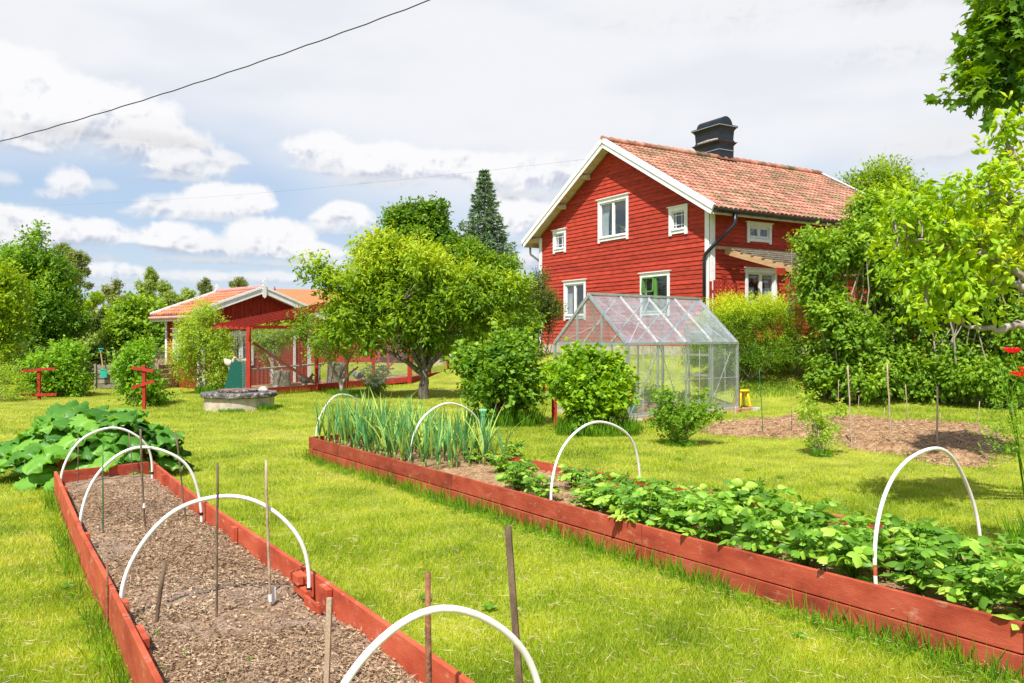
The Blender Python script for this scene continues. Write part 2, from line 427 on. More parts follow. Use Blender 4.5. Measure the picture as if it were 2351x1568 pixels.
L_LEEK = leafmat('leek_leaf', [(.035, .15, .075), (.07, .23, .12), (.13, .33, .15), (.33, .48, .10)], .3, .5, 2, .25)
L_LEEKST = leafmat('leek_shaft', [(.10, .22, .04), (.20, .34, .09)], .3, .5, 2)
L_RHUB = leafmat('rhubarb_leaf', [(.030, .12, .018), (.062, .20, .030), (.13, .32, .06)], .30, .45, 6, .45)
L_GRASS = leafmat('grass_blade', [(.075, .155, .008), (.17, .28, .014), (.30, .37, .035), (.36, .38, .18)], .35, .6, .8)
L_WEED = leafmat('weed_leaf', [(.030, .11, .006), (.075, .21, .010), (.16, .34, .02)], .35, .6, 2)
L_FAR = leafmat('far_foliage', [(.07, .11, .035), (.13, .19, .06), (.22, .28, .10)], .2, .8, .05)
FLAKE = pm('mulch_flake', [(.10, .055, .028), (.25, .155, .085), (.39, .26, .15), (.62, .49, .33)], .8, .9, attr=True)
STRAW = pm('straw', [(.36, .24, .12), (.52, .38, .21), (.66, .54, .34)], .8, .8, attr=True, trans=.2)
MULCHY = pm('brown_mulch_flake', [(.13, .06, .025), (.34, .19, .09), (.52, .34, .18), (.66, .52, .30)], .8, .9, attr=True)
SOIL = pm('bed_soil', [(.12, .070, .038), (.26, .165, .095), (.38, .26, .16)], 9, .95, 1.0, 34, second=((.26, .19, .15), 1.1, .45, .7))
SOILM = pm('mulch_soil', [(.13, .065, .03), (.31, .18, .09), (.44, .30, .17)], 7, .95, 1.0, 34)
POPPY = pm('poppy_petal', [(.75, .045, .010), (.88, .10, .02)], 9, .6, trans=.35)
UMBEL = pm('white_umbel', [(.65, .68, .55), (.8, .82, .72)], 9, .8, trans=.2)
LAWN = pm('lawn', [(.17, .20, .018), (.26, .29, .024), (.34, .36, .04)], 1.4, .95, .6, 40, contrast=(.35, .65), detail=8,
          second=((.34, .31, .09), 1.1, .58, .76))

# ------------------------------------------------------------------ mesh builder
ORG = {}
def org(o):
    return ORG.get(o.name, Vector((0, 0, 0)))
class MB:
    def __init__(s):
        s.v, s.f, s.t, s.n = [], [], [], 0
    def add(s, verts, faces, tint=0.5):
        verts = np.asarray(verts, dtype=np.float32).reshape(-1, 3)
        if isinstance(faces, np.ndarray):
            s.f.append(faces + s.n)
        else:
            by = {}
            for f in faces:
                by.setdefault(len(f), []).append(f)
            for k, fl in by.items():
                s.f.append(np.asarray(fl, dtype=np.int64) + s.n)
        s.v.append(verts)
        s.t.append(np.full(len(verts), tint, dtype=np.float32) if np.isscalar(tint) else np.asarray(tint, dtype=np.float32))
        s.n += len(verts)
    def beam(s, p0, p1, w, h, up=(0, 0, 1), tint=0.5):
        """square bar from p0 to p1, w across, h along 'up'"""
        p0, p1, up = Vector(p0), Vector(p1), Vector(up)
        a = (p1 - p0).normalized()
        side = a.cross(up)
        if side.length < 1e-4:
            side = a.cross(Vector((1, 0, 0)))
        side.normalize()
        u2 = side.cross(a).normalized()
        vs = []
        for p in (p0, p1):
            for i, j in ((-1, -1), (1, -1), (1, 1), (-1, 1)):
                vs.append(p + side * (w / 2 * i) + u2 * (h / 2 * j))
        s.add([tuple(v) for v in vs], [(3, 2, 1, 0), (4, 5, 6, 7), (0, 1, 5, 4), (1, 2, 6, 5), (2, 3, 7, 6), (3, 0, 4, 7)], tint)
    def box(s, c, size, yaw=0, tint=0.5):
        c = Vector(c)
        a = Vector((math.cos(yaw), math.sin(yaw), 0))
        s.beam(c - a * size[0] / 2, c + a * size[0] / 2, size[1], size[2], tint=tint)
    def tube(s, pts, radii, n=8, tint=0.5, cap=True):
        pts = [Vector(p) for p in pts]
        if np.isscalar(radii):
            radii = [radii] * len(pts)
        vs, ref = [], None
        for i, p in enumerate(pts):
            a = (pts[min(i + 1, len(pts) - 1)] - pts[max(i - 1, 0)])
            if a.length < 1e-9:
                a = Vector((0, 0, 1))
            a.normalize()
            if ref is None:
                ref = a.orthogonal().normalized()
            ref = (ref - a * ref.dot(a))
            ref = ref.normalized() if ref.length > 1e-6 else a.orthogonal().normalized()
            bb = a.cross(ref)
            for k in range(n):
                th = 2 * PI * k / n
                vs.append(p + (ref * math.cos(th) + bb * math.sin(th)) * radii[i])
        fs = []
        for i in range(len(pts) - 1):
            for k in range(n):
                k2 = (k + 1) % n
                fs.append((i * n + k, i * n + k2, (i + 1) * n + k2, (i + 1) * n + k))
        if cap:
            fs.append(tuple(range(n - 1, -1, -1)))
            fs.append(tuple((len(pts) - 1) * n + k for k in range(n)))
        s.add([tuple(v) for v in vs], fs, tint)
    def lathe(s, c, prof, n=32, tint=0.5, wob=0.0):
        c = Vector(c)
        pts = []
        ph = random.random() * 6
        for r, z in prof:
            for k in range(n):
                th = 2 * PI * k / n
                rr = r * (1 + wob * math.sin(3 * th + ph) + wob * .6 * math.sin(7 * th + ph * 2))
                pts.append((c.x + rr * math.cos(th), c.y + rr * math.sin(th), c.z + z))
        fs = [(i * n + k, i * n + (k + 1) % n, (i + 1) * n + (k + 1) % n, (i + 1) * n + k) for i in range(len(prof) - 1) for k in range(n)]
        fs.append(tuple(range(n - 1, -1, -1)))
        fs.append(tuple((len(prof) - 1) * n + k for k in range(n)))
        s.add(pts, fs, tint)
    def build(s, name, mat, parent=None, loc=None, smooth=False, bevel=0.0):
        me = bpy.data.meshes.new(name)
        V = np.concatenate(s.v) if s.v else np.zeros((0, 3), np.float32)
        o0 = org(parent) if parent is not None else Vector(loc or (0, 0, 0))
        V = V - np.array(o0, dtype=np.float32)
        me.vertices.add(len(V))
        me.vertices.foreach_set('co', V.ravel())
        starts, idx, tot = [], [], 0
        for fa in s.f:
            m_, k = fa.shape
            starts.append(tot + np.arange(m_) * k)
            idx.append(fa.ravel())
            tot += m_ * k
        idx = np.concatenate(idx).astype(np.int32)
        starts = np.concatenate(starts).astype(np.int32)
        me.loops.add(len(idx))
        me.polygons.add(len(starts))
        me.polygons.foreach_set('loop_start', starts)
        me.loops.foreach_set('vertex_index', idx)
        at = me.attributes.new('tint', 'FLOAT', 'POINT')
        at.data.foreach_set('value', np.concatenate(s.t))
        me.update(calc_edges=True)
        me.polygons.foreach_set('use_smooth', np.full(len(starts), bool(smooth)))
        me.materials.append(mat)
        o = bpy.data.objects.new(name, me)
        COL.objects.link(o)
        if parent is not None:
            o.parent = parent
        else:
            o.location = o0
        ORG[o.name] = Vector(o0)
        if bevel:
            bm_ = o.modifiers.new('bevel', 'BEVEL'); bm_.width = bevel; bm_.segments = 2; bm_.limit_method = 'ANGLE'
        return o
def tag(o, label=None, cat=None, group=None, kind=None):
    if label: o['label'] = label
    if cat: o['category'] = cat
    if group: o['group'] = group
    if kind: o['kind'] = kind
    return o
def thing(name, loc, label, cat, group=None):
    o = bpy.data.objects.new(name, None)
    o.empty_display_size = 0.2
    COL.objects.link(o)
    o.location = loc
    ORG[o.name] = Vector(loc)
    return tag(o, label, cat, group)
def copy_tree(o, parent=None):
    c = o.copy(); COL.objects.link(c)
    if parent is not None:
        c.parent = parent
    for ch in list(o.children):
        copy_tree(ch, c)
    return c

# ------------------------------------------------------------------ leaves
def unit(a):
    return a / np.maximum(np.linalg.norm(a, axis=1, keepdims=True), 1e-9)
T_SIMPLE = (np.array([(0, 0, 0), (.45, .5, -.10), (1, 0, -.18), (.45, -.5, -.10), (.5, 0, .03)]), np.array([(0, 1, 4), (1, 2, 4), (0, 4, 3), (4, 2, 3)]))
T_QUAD = (np.array([(0, 0, 0), (.45, .5, -.08), (1, 0, -.10), (.45, -.5, -.08)]), np.array([(0, 1, 2), (0, 2, 3)]))
def _oval():
    pr = [(0, 0), (.12, .26), (.34, .46), (.6, .42), (.83, .22)]
    v = [(0, 0, 0)] + [(x, y, -.12 * y * 2 - .25 * x * x) for x, y in pr[1:]] + [(1, 0, -.28)] + [(x, -y, -.12 * y * 2 - .25 * x * x) for x, y in reversed(pr[1:])]
    v.append((.5, 0, .0))
    n = len(v) - 1
    return np.array(v), np.array([(i, (i + 1) % n, n) for i in range(n)])
T_OVAL = _oval()
def _lobed(lobes=5, deep=.45):
    v = [(0, 0, 0)]
    n = 2 * lobes + 1
    for i in range(n):
        th = -PI * .78 + 2 * PI * .78 * i / (n - 1)
        r = .62 if i % 2 else .62 * (1 - deep)
        if i in (0, n - 1):
            r = .30
        v.append((.42 + r * math.cos(th) * .95, r * math.sin(th), -.12 * r * r * 3 + (.02 if i % 2 else .0)))
    v.append((.42, 0, .03))
    m = len(v) - 1
    return np.array(v), np.array([(i, (i + 1) % m, m) for i in range(m)])
T_MAPLE = _lobed(5, .5)
T_LOBE = _lobed(3, .35)
def leaves(mb, P, A, Nn, L, Wd, tmpl, tint):
    A = unit(A)
    Nn = unit(Nn - A * np.sum(A * Nn, axis=1, keepdims=True))
    B = np.cross(Nn, A)
    tv, tf = tmpl
    n, k = len(P), len(tv)
    L = np.broadcast_to(L, (n,))[:, None, None]; Wd = np.broadcast_to(Wd, (n,))[:, None, None]
    V = P[:, None, :] + L * tv[None, :, 0:1] * A[:, None, :] + Wd * tv[None, :, 1:2] * B[:, None, :] + L * tv[None, :, 2:3] * Nn[:, None, :]
    Fc = (tf[None] + (np.arange(n) * k)[:, None, None]).reshape(-1, tf.shape[1])
    mb.add(V.reshape(-1, 3), Fc, np.repeat(np.clip(tint, 0, 1), k))
def blob_points(blobs, n, shell=.55):
    """points in a union of ellipsoids, denser towards the surface; returns points and outward directions"""
    vol = np.array([b[3] * b[4] * b[5] for b in blobs]) ** .7
    pick = RNG.choice(len(blobs), n, p=vol / vol.sum())
    B = np.array(blobs)[pick]
    d = unit(RNG.normal(size=(n, 3)))
    r = np.where(RNG.random(n) < shell, .80 + .24 * RNG.random(n), RNG.random(n) ** .5)
    lump = 1 + .16 * np.sin(d[:, 0] * 7 + B[:, 0] * 3) * np.sin(d[:, 1] * 6 + 1.3) + .12 * np.sin(d[:, 2] * 9 + B[:, 1])
    P = B[:, :3] + d * B[:, 3:6] * (r * lump)[:, None]
    return P, unit(d / B[:, 3:6])
def clumps(blobs, n=13, size=.34):
    out_ = []
    for b in blobs:
        d = unit(RNG.normal(size=(n, 3)))
        for q in d:
            r = RNG.uniform(.30, .80); k = size * RNG.uniform(.65, 1.25)
            out_.append((b[0] + q[0] * b[3] * r, b[1] + q[1] * b[4] * r, b[2] + q[2] * b[5] * r, b[3] * k, b[4] * k, b[5] * k * .85))
    return out_
def crown(mb, blobs, ntwig, per, L, tmpl, twiglen=.35, ratio=.5, up=.5, shell=.6, droop=.25, tb=.0, tr=.5, sag=0.0, floor=None, clump=12, topt=0.0):
    """twigs with leaves set along them"""
    if clump: blobs = clumps(blobs, clump)
    P, D = blob_points(blobs, ntwig, shell)
    if floor is not None:
        P[:, 2] = np.maximum(P[:, 2], floor + RNG.random(ntwig) * .25)
    dirs = unit(D + RNG.normal(size=P.shape) * .45 + np.array([0, 0, up - sag]))
    tw_t = RNG.random(ntwig)
    Pi = np.repeat(P, per, 0); Di = np.repeat(dirs, per, 0); Oi = np.repeat(D, per, 0)
    t = np.tile(np.linspace(.1, 1, per), ntwig)[:, None] * twiglen * np.repeat(.6 + .8 * RNG.random(ntwig), per)[:, None]
    n = len(Pi)
    pos = Pi + Di * t + RNG.normal(size=(n, 3)) * twiglen * .12 - np.array([0, 0, 1.0]) * sag * t * t / max(twiglen, .01)
    sidev = unit(RNG.normal(size=(n, 3)))
    A = unit(Di * .7 + sidev + np.array([0, 0, -droop]))
    Nn = unit(np.array([0, 0, 1.0]) + Oi * .55 + RNG.normal(size=(n, 3)) * .45)
    s_ = L * (.65 + .6 * RNG.random(n))
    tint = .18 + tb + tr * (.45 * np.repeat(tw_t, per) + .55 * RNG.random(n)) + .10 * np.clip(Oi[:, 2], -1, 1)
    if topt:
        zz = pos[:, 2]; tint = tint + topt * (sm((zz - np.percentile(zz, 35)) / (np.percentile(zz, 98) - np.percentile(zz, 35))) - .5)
    leaves(mb, pos, A, Nn, s_, s_ * ratio, tmpl, tint)
    return P
def limb(mb, p0, p1, r0, r1, bend=.15, n=6, seg=6):
    p0, p1 = Vector(p0), Vector(p1)
    ln = (p1 - p0).length
    off = Vector((random.uniform(-1, 1), random.uniform(-1, 1), random.uniform(-.1, .8))) * ln * bend
    pts = []
    for i in range(seg + 1):
        t = i / seg
        j = Vector((random.uniform(-1, 1), random.uniform(-1, 1), random.uniform(-1, 1))) * ln * .018 * (0 < i < seg)
        pts.append(p0.lerp(p1, t) + off * (4 * t * (1 - t)) * .5 + j)
    mb.tube(pts, [r0 + (r1 - r0) * (i / seg) for i in range(seg + 1)], n)
    return pts
def tree(name, base, label, cat, blobs, leaf, bark, trunk_h, trunk_r, ntwig, per, L, tmpl=T_QUAD, limbs=14, group=None, lean=(0, 0), forks=None, **kw):
    base = Vector(base)
    t = thing(name, base, label, cat, group)
    tb_ = MB()
    top = base + Vector((lean[0], lean[1], trunk_h))
    limb(tb_, base - Vector((0, 0, .15)), top, trunk_r * 1.25, trunk_r * .8, .03, 10)
    cb = MB()
    kwc = {k: v for k, v in kw.items()}
    P = crown(cb, blobs, ntwig, per, L, tmpl, **kwc)
    mains = []
    for fx in (forks or []):
        mains.append(limb(tb_, top - Vector((0, 0, .12)), Vector(fx), trunk_r * .62, trunk_r * .26, .12, 8, 8))
    idx = RNG.choice(len(P), min(limbs, len(P)), replace=False)
    for i in idx:
        tgt = Vector(P[i])
        if mains:
            allp = [q for m_ in mains for q in m_[2:]]
            st = min(allp, key=lambda q: (q - tgt).length)
            if (st - tgt).length > 3: st = top
        else:
            st = top.lerp(base, random.random() * .15) if random.random() < .6 else top + Vector((0, 0, random.random() * (max(b[2] for b in blobs) - top.z) * .5))
        limb(tb_, st, tgt, trunk_r * random.uniform(.2, .34), trunk_r * .07, .14, 5, 6)
    tb_.build('trunk', bark, t, smooth=True)
    cb.build('crown', leaf, t)
    return t
def shrub(name, base, label, cat, blobs, leaf, ntwig, per, L, tmpl=T_QUAD, stems=14, stem_r=.018, bark=None, group=None, spread=.35, **kw):
    base = Vector(base)
    t = thing(name, base, label, cat, group)
    cb = MB()
    P = crown(cb, blobs, ntwig, per, L, tmpl, **kw)
    sb = MB()
    for i in RNG.choice(len(P), min(stems, len(P)), replace=False):
        a = random.random() * 2 * PI
        q = base + Vector((math.cos(a), math.sin(a), 0)) * spread * random.random() - Vector((0, 0, .05))
        limb(sb, q, Vector(P[i]), stem_r, stem_r * .35, .12, 5, 6)
    sb.build('stem', bark or BARKP, t, smooth=True)
    cb.build('foliage', leaf, t)
    return t

# ================================================================== SETTING: ground
def fbm(x, y, s, seed=0, octv=4):
    r = np.random.default_rng(seed)
    o = np.zeros_like(np.asarray(x, float))
    a = 1.0
    for k in range(octv):
        for _ in range(4):
            th, ph = r.random() * 2 * PI, r.random() * 2 * PI
            f = s * 2 ** k * (.7 + .6 * r.random())
            o += a * np.sin((x * math.cos(th) + y * math.sin(th)) * f + ph) / 3
        a *= .5
    return o
def axis(lo, hi, step, far, ratio=1.25):
    a = list(np.arange(lo, hi + 1e-6, step))
    s_ = step
    while a[-1] < far:
        s_ *= ratio; a.append(a[-1] + s_)
    s_ = step
    while a[0] > -far:
        s_ *= ratio; a.insert(0, a[0] - s_)
    return np.array(a)
def grid_mesh(X, Y, Z):
    ny, nx = X.shape
    i = np.arange(ny * nx).reshape(ny, nx)
    Fc = np.stack([i[:-1, :-1].ravel(), i[:-1, 1:].ravel(), i[1:, 1:].ravel(), i[1:, :-1].ravel()], 1)
    return np.stack([X.ravel(), Y.ravel(), Z.ravel()], 1), Fc
gx, gy = axis(-22, 22, .3, 1800), axis(-2, 34, .3, 1800)
X, Y = np.meshgrid(gx, gy)
Zg = gz(X, Y) + .012 * fbm(X, Y, 1.3, 3)
mb = MB(); mb.add(*grid_mesh(X, Y, Zg))
tag(mb.build('lawn', LAWN, smooth=True), kind='structure')

# ================================================================== RAISED BEDS
B1L = [(-5.0, 8.83), (-3.33, 6.22), (-2.32, 4.70), (-1.496, 3.435), (-.72, 2.24)]
B1R = [(-4.27, 9.57), (-2.86, 7.36), (-1.21, 5.0), (-.168, 3.435), (.63, 2.24)]
B2F = [(-2.9, 11.56), (-.62, 8.42), (1.0, 6.17), (2.586, 4.07), (3.75, 2.52)]
B2B = [(-2.15, 12.35), (-.3, 10.08), (1.9, 7.41), (3.47, 5.46), (5.0, 3.56)]
def plank_line(bed, name, pts, z0, z1, mat, off=0.0, bevel=.004, thick=.030, wob=.006):
    pts = [Vector((p[0], p[1], 0)) for p in pts]
    # split the run into boards about 2.6 m long
    for i in range(len(pts) - 1):
        a, b = pts[i], pts[i + 1]
        d = (b - a).normalized(); nrm = Vector((-d.y, d.x, 0))
        m_ = MB()
        j = random.uniform(-wob, wob)
        zc = (z0 + z1) / 2 + random.uniform(-.004, .004)
        m_.beam(a + nrm * (off + j) + Vector((0, 0, zc)) + d * .0015, b + nrm * (off + j * .5) + Vector((0, 0, zc)) - d * .0015, thick, z1 - z0, tint=random.random())
        m_.build(name, mat, bed, bevel=bevel)
bed1 = thing('raised_bed', (-2.2, 5.6, 0), 'long low red painted plank bed full of bare brown soil and stakes', 'raised bed')
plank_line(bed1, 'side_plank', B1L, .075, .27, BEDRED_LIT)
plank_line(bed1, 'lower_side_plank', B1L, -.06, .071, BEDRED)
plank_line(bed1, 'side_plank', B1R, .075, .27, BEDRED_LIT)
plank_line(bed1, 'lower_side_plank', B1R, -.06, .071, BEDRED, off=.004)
plank_line(bed1, 'end_plank', [(-5.0 + .03, 8.83 + .03), (-4.27 - .03, 9.57 - .03)], .075, .262, BEDRED)
plank_line(bed1, 'lower_end_plank', [(-5.0 + .03, 8.83 + .03), (-4.27 - .03, 9.57 - .03)], -.06, .071, BEDRED)
def along(line, t):
    """point at fraction t of a polyline by y"""
    y0, y1 = line[0][1], line[-1][1]
    y = y0 + (y1 - y0) * t
    for a, b in zip(line, line[1:]):
        if b[1] <= y <= a[1]:
            k = (a[1] - y) / (a[1] - b[1]); return Vector((a[0] + (b[0] - a[0]) * k, y, 0))
    return Vector((*line[-1], 0))
def at_y(line, y):
    return along(line, (line[0][1] - y) / (line[0][1] - line[-1][1]))
D1 = Vector((.548, -.836, 0)); N1 = Vector((.836, .548, 0))
for line, sgn, ys in ((B1L, 1, (8.0, 6.12, 4.55)), (B1R, -1, (8.75, 6.35))):
    for y in ys:
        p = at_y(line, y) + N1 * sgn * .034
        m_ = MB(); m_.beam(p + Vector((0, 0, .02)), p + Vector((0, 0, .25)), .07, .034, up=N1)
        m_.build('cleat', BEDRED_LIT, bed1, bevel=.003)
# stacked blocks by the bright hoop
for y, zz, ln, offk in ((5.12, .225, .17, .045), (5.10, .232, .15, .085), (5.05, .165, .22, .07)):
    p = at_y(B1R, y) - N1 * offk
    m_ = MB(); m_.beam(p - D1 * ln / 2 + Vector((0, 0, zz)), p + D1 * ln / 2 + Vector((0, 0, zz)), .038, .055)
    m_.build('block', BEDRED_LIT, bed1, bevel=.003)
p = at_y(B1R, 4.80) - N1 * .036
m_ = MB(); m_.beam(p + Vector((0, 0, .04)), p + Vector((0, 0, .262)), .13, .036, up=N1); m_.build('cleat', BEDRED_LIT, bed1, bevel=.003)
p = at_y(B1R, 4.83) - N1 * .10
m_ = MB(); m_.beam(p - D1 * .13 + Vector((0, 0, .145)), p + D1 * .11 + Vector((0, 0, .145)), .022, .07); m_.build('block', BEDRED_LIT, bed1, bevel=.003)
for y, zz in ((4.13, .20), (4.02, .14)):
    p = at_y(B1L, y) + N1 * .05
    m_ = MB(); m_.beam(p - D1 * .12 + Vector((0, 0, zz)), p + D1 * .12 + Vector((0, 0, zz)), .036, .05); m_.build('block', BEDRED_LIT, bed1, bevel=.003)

bed2 = thing('raised_bed', (.6, 7.6, 0), 'long red two board bed planted with leeks and potatoes', 'raised bed')
for nm, z0, z1, off in (('side_plank', .145, .302, 0), ('lower_side_plank', -.06, .139, -.005)):
    plank_line(bed2, nm, B2F, z0, z1, BEDRED, off=off)
    plank_line(bed2, nm, B2B, z0, z1, BEDRED, off=-off)
    plank_line(bed2, 'end_plank' if z0 > 0 else 'lower_end_plank', [(-2.88, 11.60), (-2.16, 12.31)], z0, z1 - .004, BEDRED)

def soil(parent, A, B, z, mat, seed, n=(220, 60), amp=.022, inset=.016):
    ts = np.linspace(0, 1, n[0]); us = np.linspace(0, 1, n[1])
    X = np.zeros((n[0], n[1])); Y = np.zeros_like(X)
    for i, t in enumerate(ts):
        a, b = along(A, t), along(B, t)
        d = (b - a).normalized() * inset
        a, b = a + d, b - d
        X[i] = a.x + (b.x - a.x) * us; Y[i] = a.y + (b.y - a.y) * us
    Z = z + amp * .5 * fbm(X, Y, 5, seed) + amp * .4 * fbm(X, Y, 26, seed + 1, 3) + .03 * np.sin(us * PI)[None] - .012
    m_ = MB(); m_.add(*grid_mesh(X[::-1], Y[::-1], Z[::-1]))
    return m_.build('soil', mat, parent, smooth=True)
soil(bed1, B1L, B1R, .125, SOIL, 5)
soil(bed2, B2F, B2B, .20, SOILM, 9)

def quad_pts(A, B, n, inset=.04, power=1.0):
    t = RNG.random(n) ** power; u = inset + (1 - 2 * inset) * RNG.random(n)
    pa = np.array([tuple(along(A, x))[:2] for x in np.linspace(0, 1, 200)]); pb = np.array([tuple(along(B, x))[:2] for x in np.linspace(0, 1, 200)])
    k = t * 199; i = np.minimum(k.astype(int), 198); f = (k - i)[:, None]
    a = pa[i] * (1 - f) + pa[i + 1] * f; b = pb[i] * (1 - f) + pb[i + 1] * f
    return a * (1 - u[:, None]) + b * u[:, None], u
def flakes(mbx, P, Lr, ratio, flat=.5, tint=(0, 1)):
    n = len(P)
    A = RNG.normal(size=(n, 3)); A[:, 2] *= .22
    Nn = RNG.normal(size=(n, 3)) * flat + np.array([0, 0, 1.0])
    L_ = Lr[0] + (Lr[1] - Lr[0]) * RNG.random(n) ** 2
    leaves(mbx, P, A, Nn, L_, L_ * ratio, T_QUAD, tint[0] + (tint[1] - tint[0]) * RNG.random(n))
# bare bed: chopped leaf mulch
m_ = MB()
XY, u = quad_pts(B1L, B1R, 95000, .02, .62)
Z = .13 + .011 * fbm(XY[:, 0], XY[:, 1], 5, 5) + .009 * fbm(XY[:, 0], XY[:, 1], 26, 6, 3) + .03 * np.sin(u * PI) - .008 + .010 * RNG.random(len(XY))
patch = fbm(XY[:, 0], XY[:, 1], 2.2, 21)
keep = (patch > -.35) | (RNG.random(len(XY)) < .35)
P = np.column_stack([XY, Z])[keep]
flakes(m_, P, (.005, .030), .5, .8, (0, .85))
k = RNG.random(len(P)) < .12
flakes(m_, P[k] + np.array([0, 0, .004]), (.02, .07), .07, .4, (.55, 1))
tag(m_.build('leaf_mulch', FLAKE, loc=(-2.2, 5.6, 0)), 'shredded dry leaves lying loose over the bare soil bed', 'mulch', kind='stuff')
m_ = MB()
for i in range(46):
    xy, _u = quad_pts(B1L, B1R, 1, .06, .7); k = random.randint(2, 5); a = np.arange(k) * 6.28 / k + random.random(); s_ = random.uniform(.012, .028)
    leaves(m_, np.tile([xy[0, 0], xy[0, 1], .165], (k, 1)), np.column_stack([np.cos(a), np.sin(a), np.full(k, .35)]), np.tile([0, 0, 1.], (k, 1)), s_, s_ * .6, T_QUAD, RNG.random(k) * .6)
tag(m_.build('seedlings', L_WEED, loc=(-2.2, 5.6, 0)), 'tiny green weed seedlings sprouting from the bare soil', 'seedlings', kind='stuff')
m_ = MB()
XY, u = quad_pts(B2F, B2B, 34000, .02, .8)
Z = .205 + .011 * fbm(XY[:, 0], XY[:, 1], 5, 9) + .03 * np.sin(u * PI) - .006 + .014 * RNG.random(len(XY))
flakes(m_, np.column_stack([XY, Z]), (.02, .08), .07, .5)
tag(m_.build('straw_mulch', STRAW, loc=(.6, 7.6, 0)), 'pale dry straw mulch between the potato plants in the long bed', 'mulch', kind='stuff')

# mulched patch on the right
out = [(20, 1020), (300, 990), (530, 958), (800, 938), (980, 950), (1150, 962), (1400, 985), (1580, 975), (1850, 1000), (2100, 1015), (2230, 1080), (2300, 1150), (2170, 1240), (2050, 1300), (1850, 1285), (1700, 1270), (1480, 1215), (1300, 1190), (1080, 1160), (960, 1090), (700, 1092), (420, 1085), (60, 1055)]
OUT = []
for x, y in out:
    px, py = Z6(x, y); q = at_z(px, py, 0.03); OUT.append((q.x, q.y))
OUTA = np.array(OUT); CEN = OUTA.mean(0)
def inside(poly, x, y):
    r = np.zeros(len(x), bool)
    n = len(poly)
    for i in range(n):
        x0, y0 = poly[i]; x1, y1 = poly[(i + 1) % n]
        c = ((y0 > y) != (y1 > y)) & (x < (x1 - x0) * (y - y0) / (y1 - y0 + 1e-12) + x0)
        r ^= c
    return r
def edge_dist(poly, x, y):
    dm = np.full(len(x), 1e9)
    n = len(poly)
    for i in range(n):
        a = np.array(poly[i]); b = np.array(poly[(i + 1) % n]); ab = b - a
        t = np.clip(((x - a[0]) * ab[0] + (y - a[1]) * ab[1]) / (ab @ ab), 0, 1)
        dm = np.minimum(dm, np.hypot(x - a[0] - t * ab[0], y - a[1] - t * ab[1]))
    return dm
x0, y0 = OUTA.min(0) - .3; x1, y1 = OUTA.max(0) + .3
X, Y = np.meshgrid(np.arange(x0, x1, .06), np.arange(y0, y1, .06))
sd = edge_dist(OUT, X.ravel(), Y.ravel()) * np.where(inside(OUT, X.ravel(), Y.ravel()), 1, -1)
def patch_z(x, y, sd):
    return -.05 + .16 * sm((sd + .12) / .5) + (.035 * fbm(x, y, 3.2, 31) + .02 * fbm(x, y, 14, 32, 3)) * sm(sd / .2)
Zp = patch_z(X.ravel(), Y.ravel(), sd).reshape(X.shape)
m_ = MB(); m_.add(*grid_mesh(X, Y, Zp))
tag(m_.build('mulched_soil', SOILM, smooth=True), kind='structure')
m_ = MB()
n = 60000
x = x0 + (x1 - x0) * RNG.random(n); y = y0 + (y1 - y0) * RNG.random(n)
sdd = edge_dist(OUT, x, y) * np.where(inside(OUT, x, y), 1, -1)
k = sdd > -.05 - .1 * RNG.random(n)
x, y, sdd = x[k], y[k], sdd[k]
P = np.column_stack([x, y, np.maximum(patch_z(x, y, sdd), .0) + .018 * RNG.random(len(x))])
flakes(m_, P, (.02, .09), .16, .8)
tag(m_.build('bark_mulch', MULCHY, loc=(7, 13, 0)), 'brown shredded mulch heaped over the bare patch in the lawn', 'mulch', kind='stuff')

# ================================================================== HOOPS
def hoop(a, b, h, label, name='hoop', z=.13, lean=(0, 0), paint=None, clip=None):
    a, b = Vector((a[0], a[1], z)), Vector((b[0], b[1], z))
    mid, half = (a + b) / 2, (b - a) / 2
    t = thing(name, mid, label, 'hoop', 'white pipe hoops over the beds')
    pts = []
    for i in range(41):
        th = PI * i / 40
        s_ = math.sin(th)
        pts.append(mid - half * math.cos(th) * (1 + .06 * s_ * abs(math.cos(th))) + Vector((lean[0] * s_, lean[1] * s_, h * s_ ** .93)))
    kk = random.random() * 6; dn = (b - a).normalized()
    pts = [p_ + dn * .010 * math.sin(i_ * .33 + kk) + Vector((0, 0, .006 * math.sin(i_ * .51 + kk * 2))) + Vector((-dn.y, dn.x, 0)) * .012 * math.sin(i_ * .21 + kk) for i_, p_ in enumerate(pts)]
    pts = [pts[0] - Vector((0, 0, .1))] + pts + [pts[-1] - Vector((0, 0, .1))]
    m_ = MB(); m_.tube(pts, .0125, 10); m_.build('pipe', PIPE, t, smooth=True)
    if paint:
        m_ = MB(); q = pts[2:4] if paint == 'a' else pts[-4:-2]
        m_.tube(q, .0131, 10); m_.build('paint_smear', BEDRED_LIT, t)
    if clip:
        m_ = MB(); q = pts[-3]; m_.tube([q - Vector((0, 0, .012)), q + Vector((0, 0, .012))], .017, 10)
        m_.build('clip', BLACK, t)
    return t
def bedpt(px, py, z=.13):
    return at_z(px, py, z)
def foot(line, sgn, y, nn, k=.035):
    p = at_y(line, y) + nn * sgn * k
    return (p.x, p.y)
hoop(foot(B1L, 1, 8.55, N1), foot(B1R, -1, 9.25, N1, .05), .60, 'farthest white hoop of the bare soil bed, in front of the rhubarb leaves', clip=1)
hoop(foot(B1L, 1, 6.60, N1), foot(B1R, -1, 7.10, N1, .05), .67, 'second white hoop from the rhubarb over the bare soil bed, behind the tall brown canes', clip=1)
hoop(foot(B1L, 1, 4.62, N1), foot(B1R, -1, 4.98, N1, .05), .665, 'white hoop ending at the stacked red blocks on the bare soil bed', clip=1)
hoop((-.635, 2.35), (.135, 2.85), .73, 'nearest white hoop of the bare soil bed, cut off by the bottom edge')
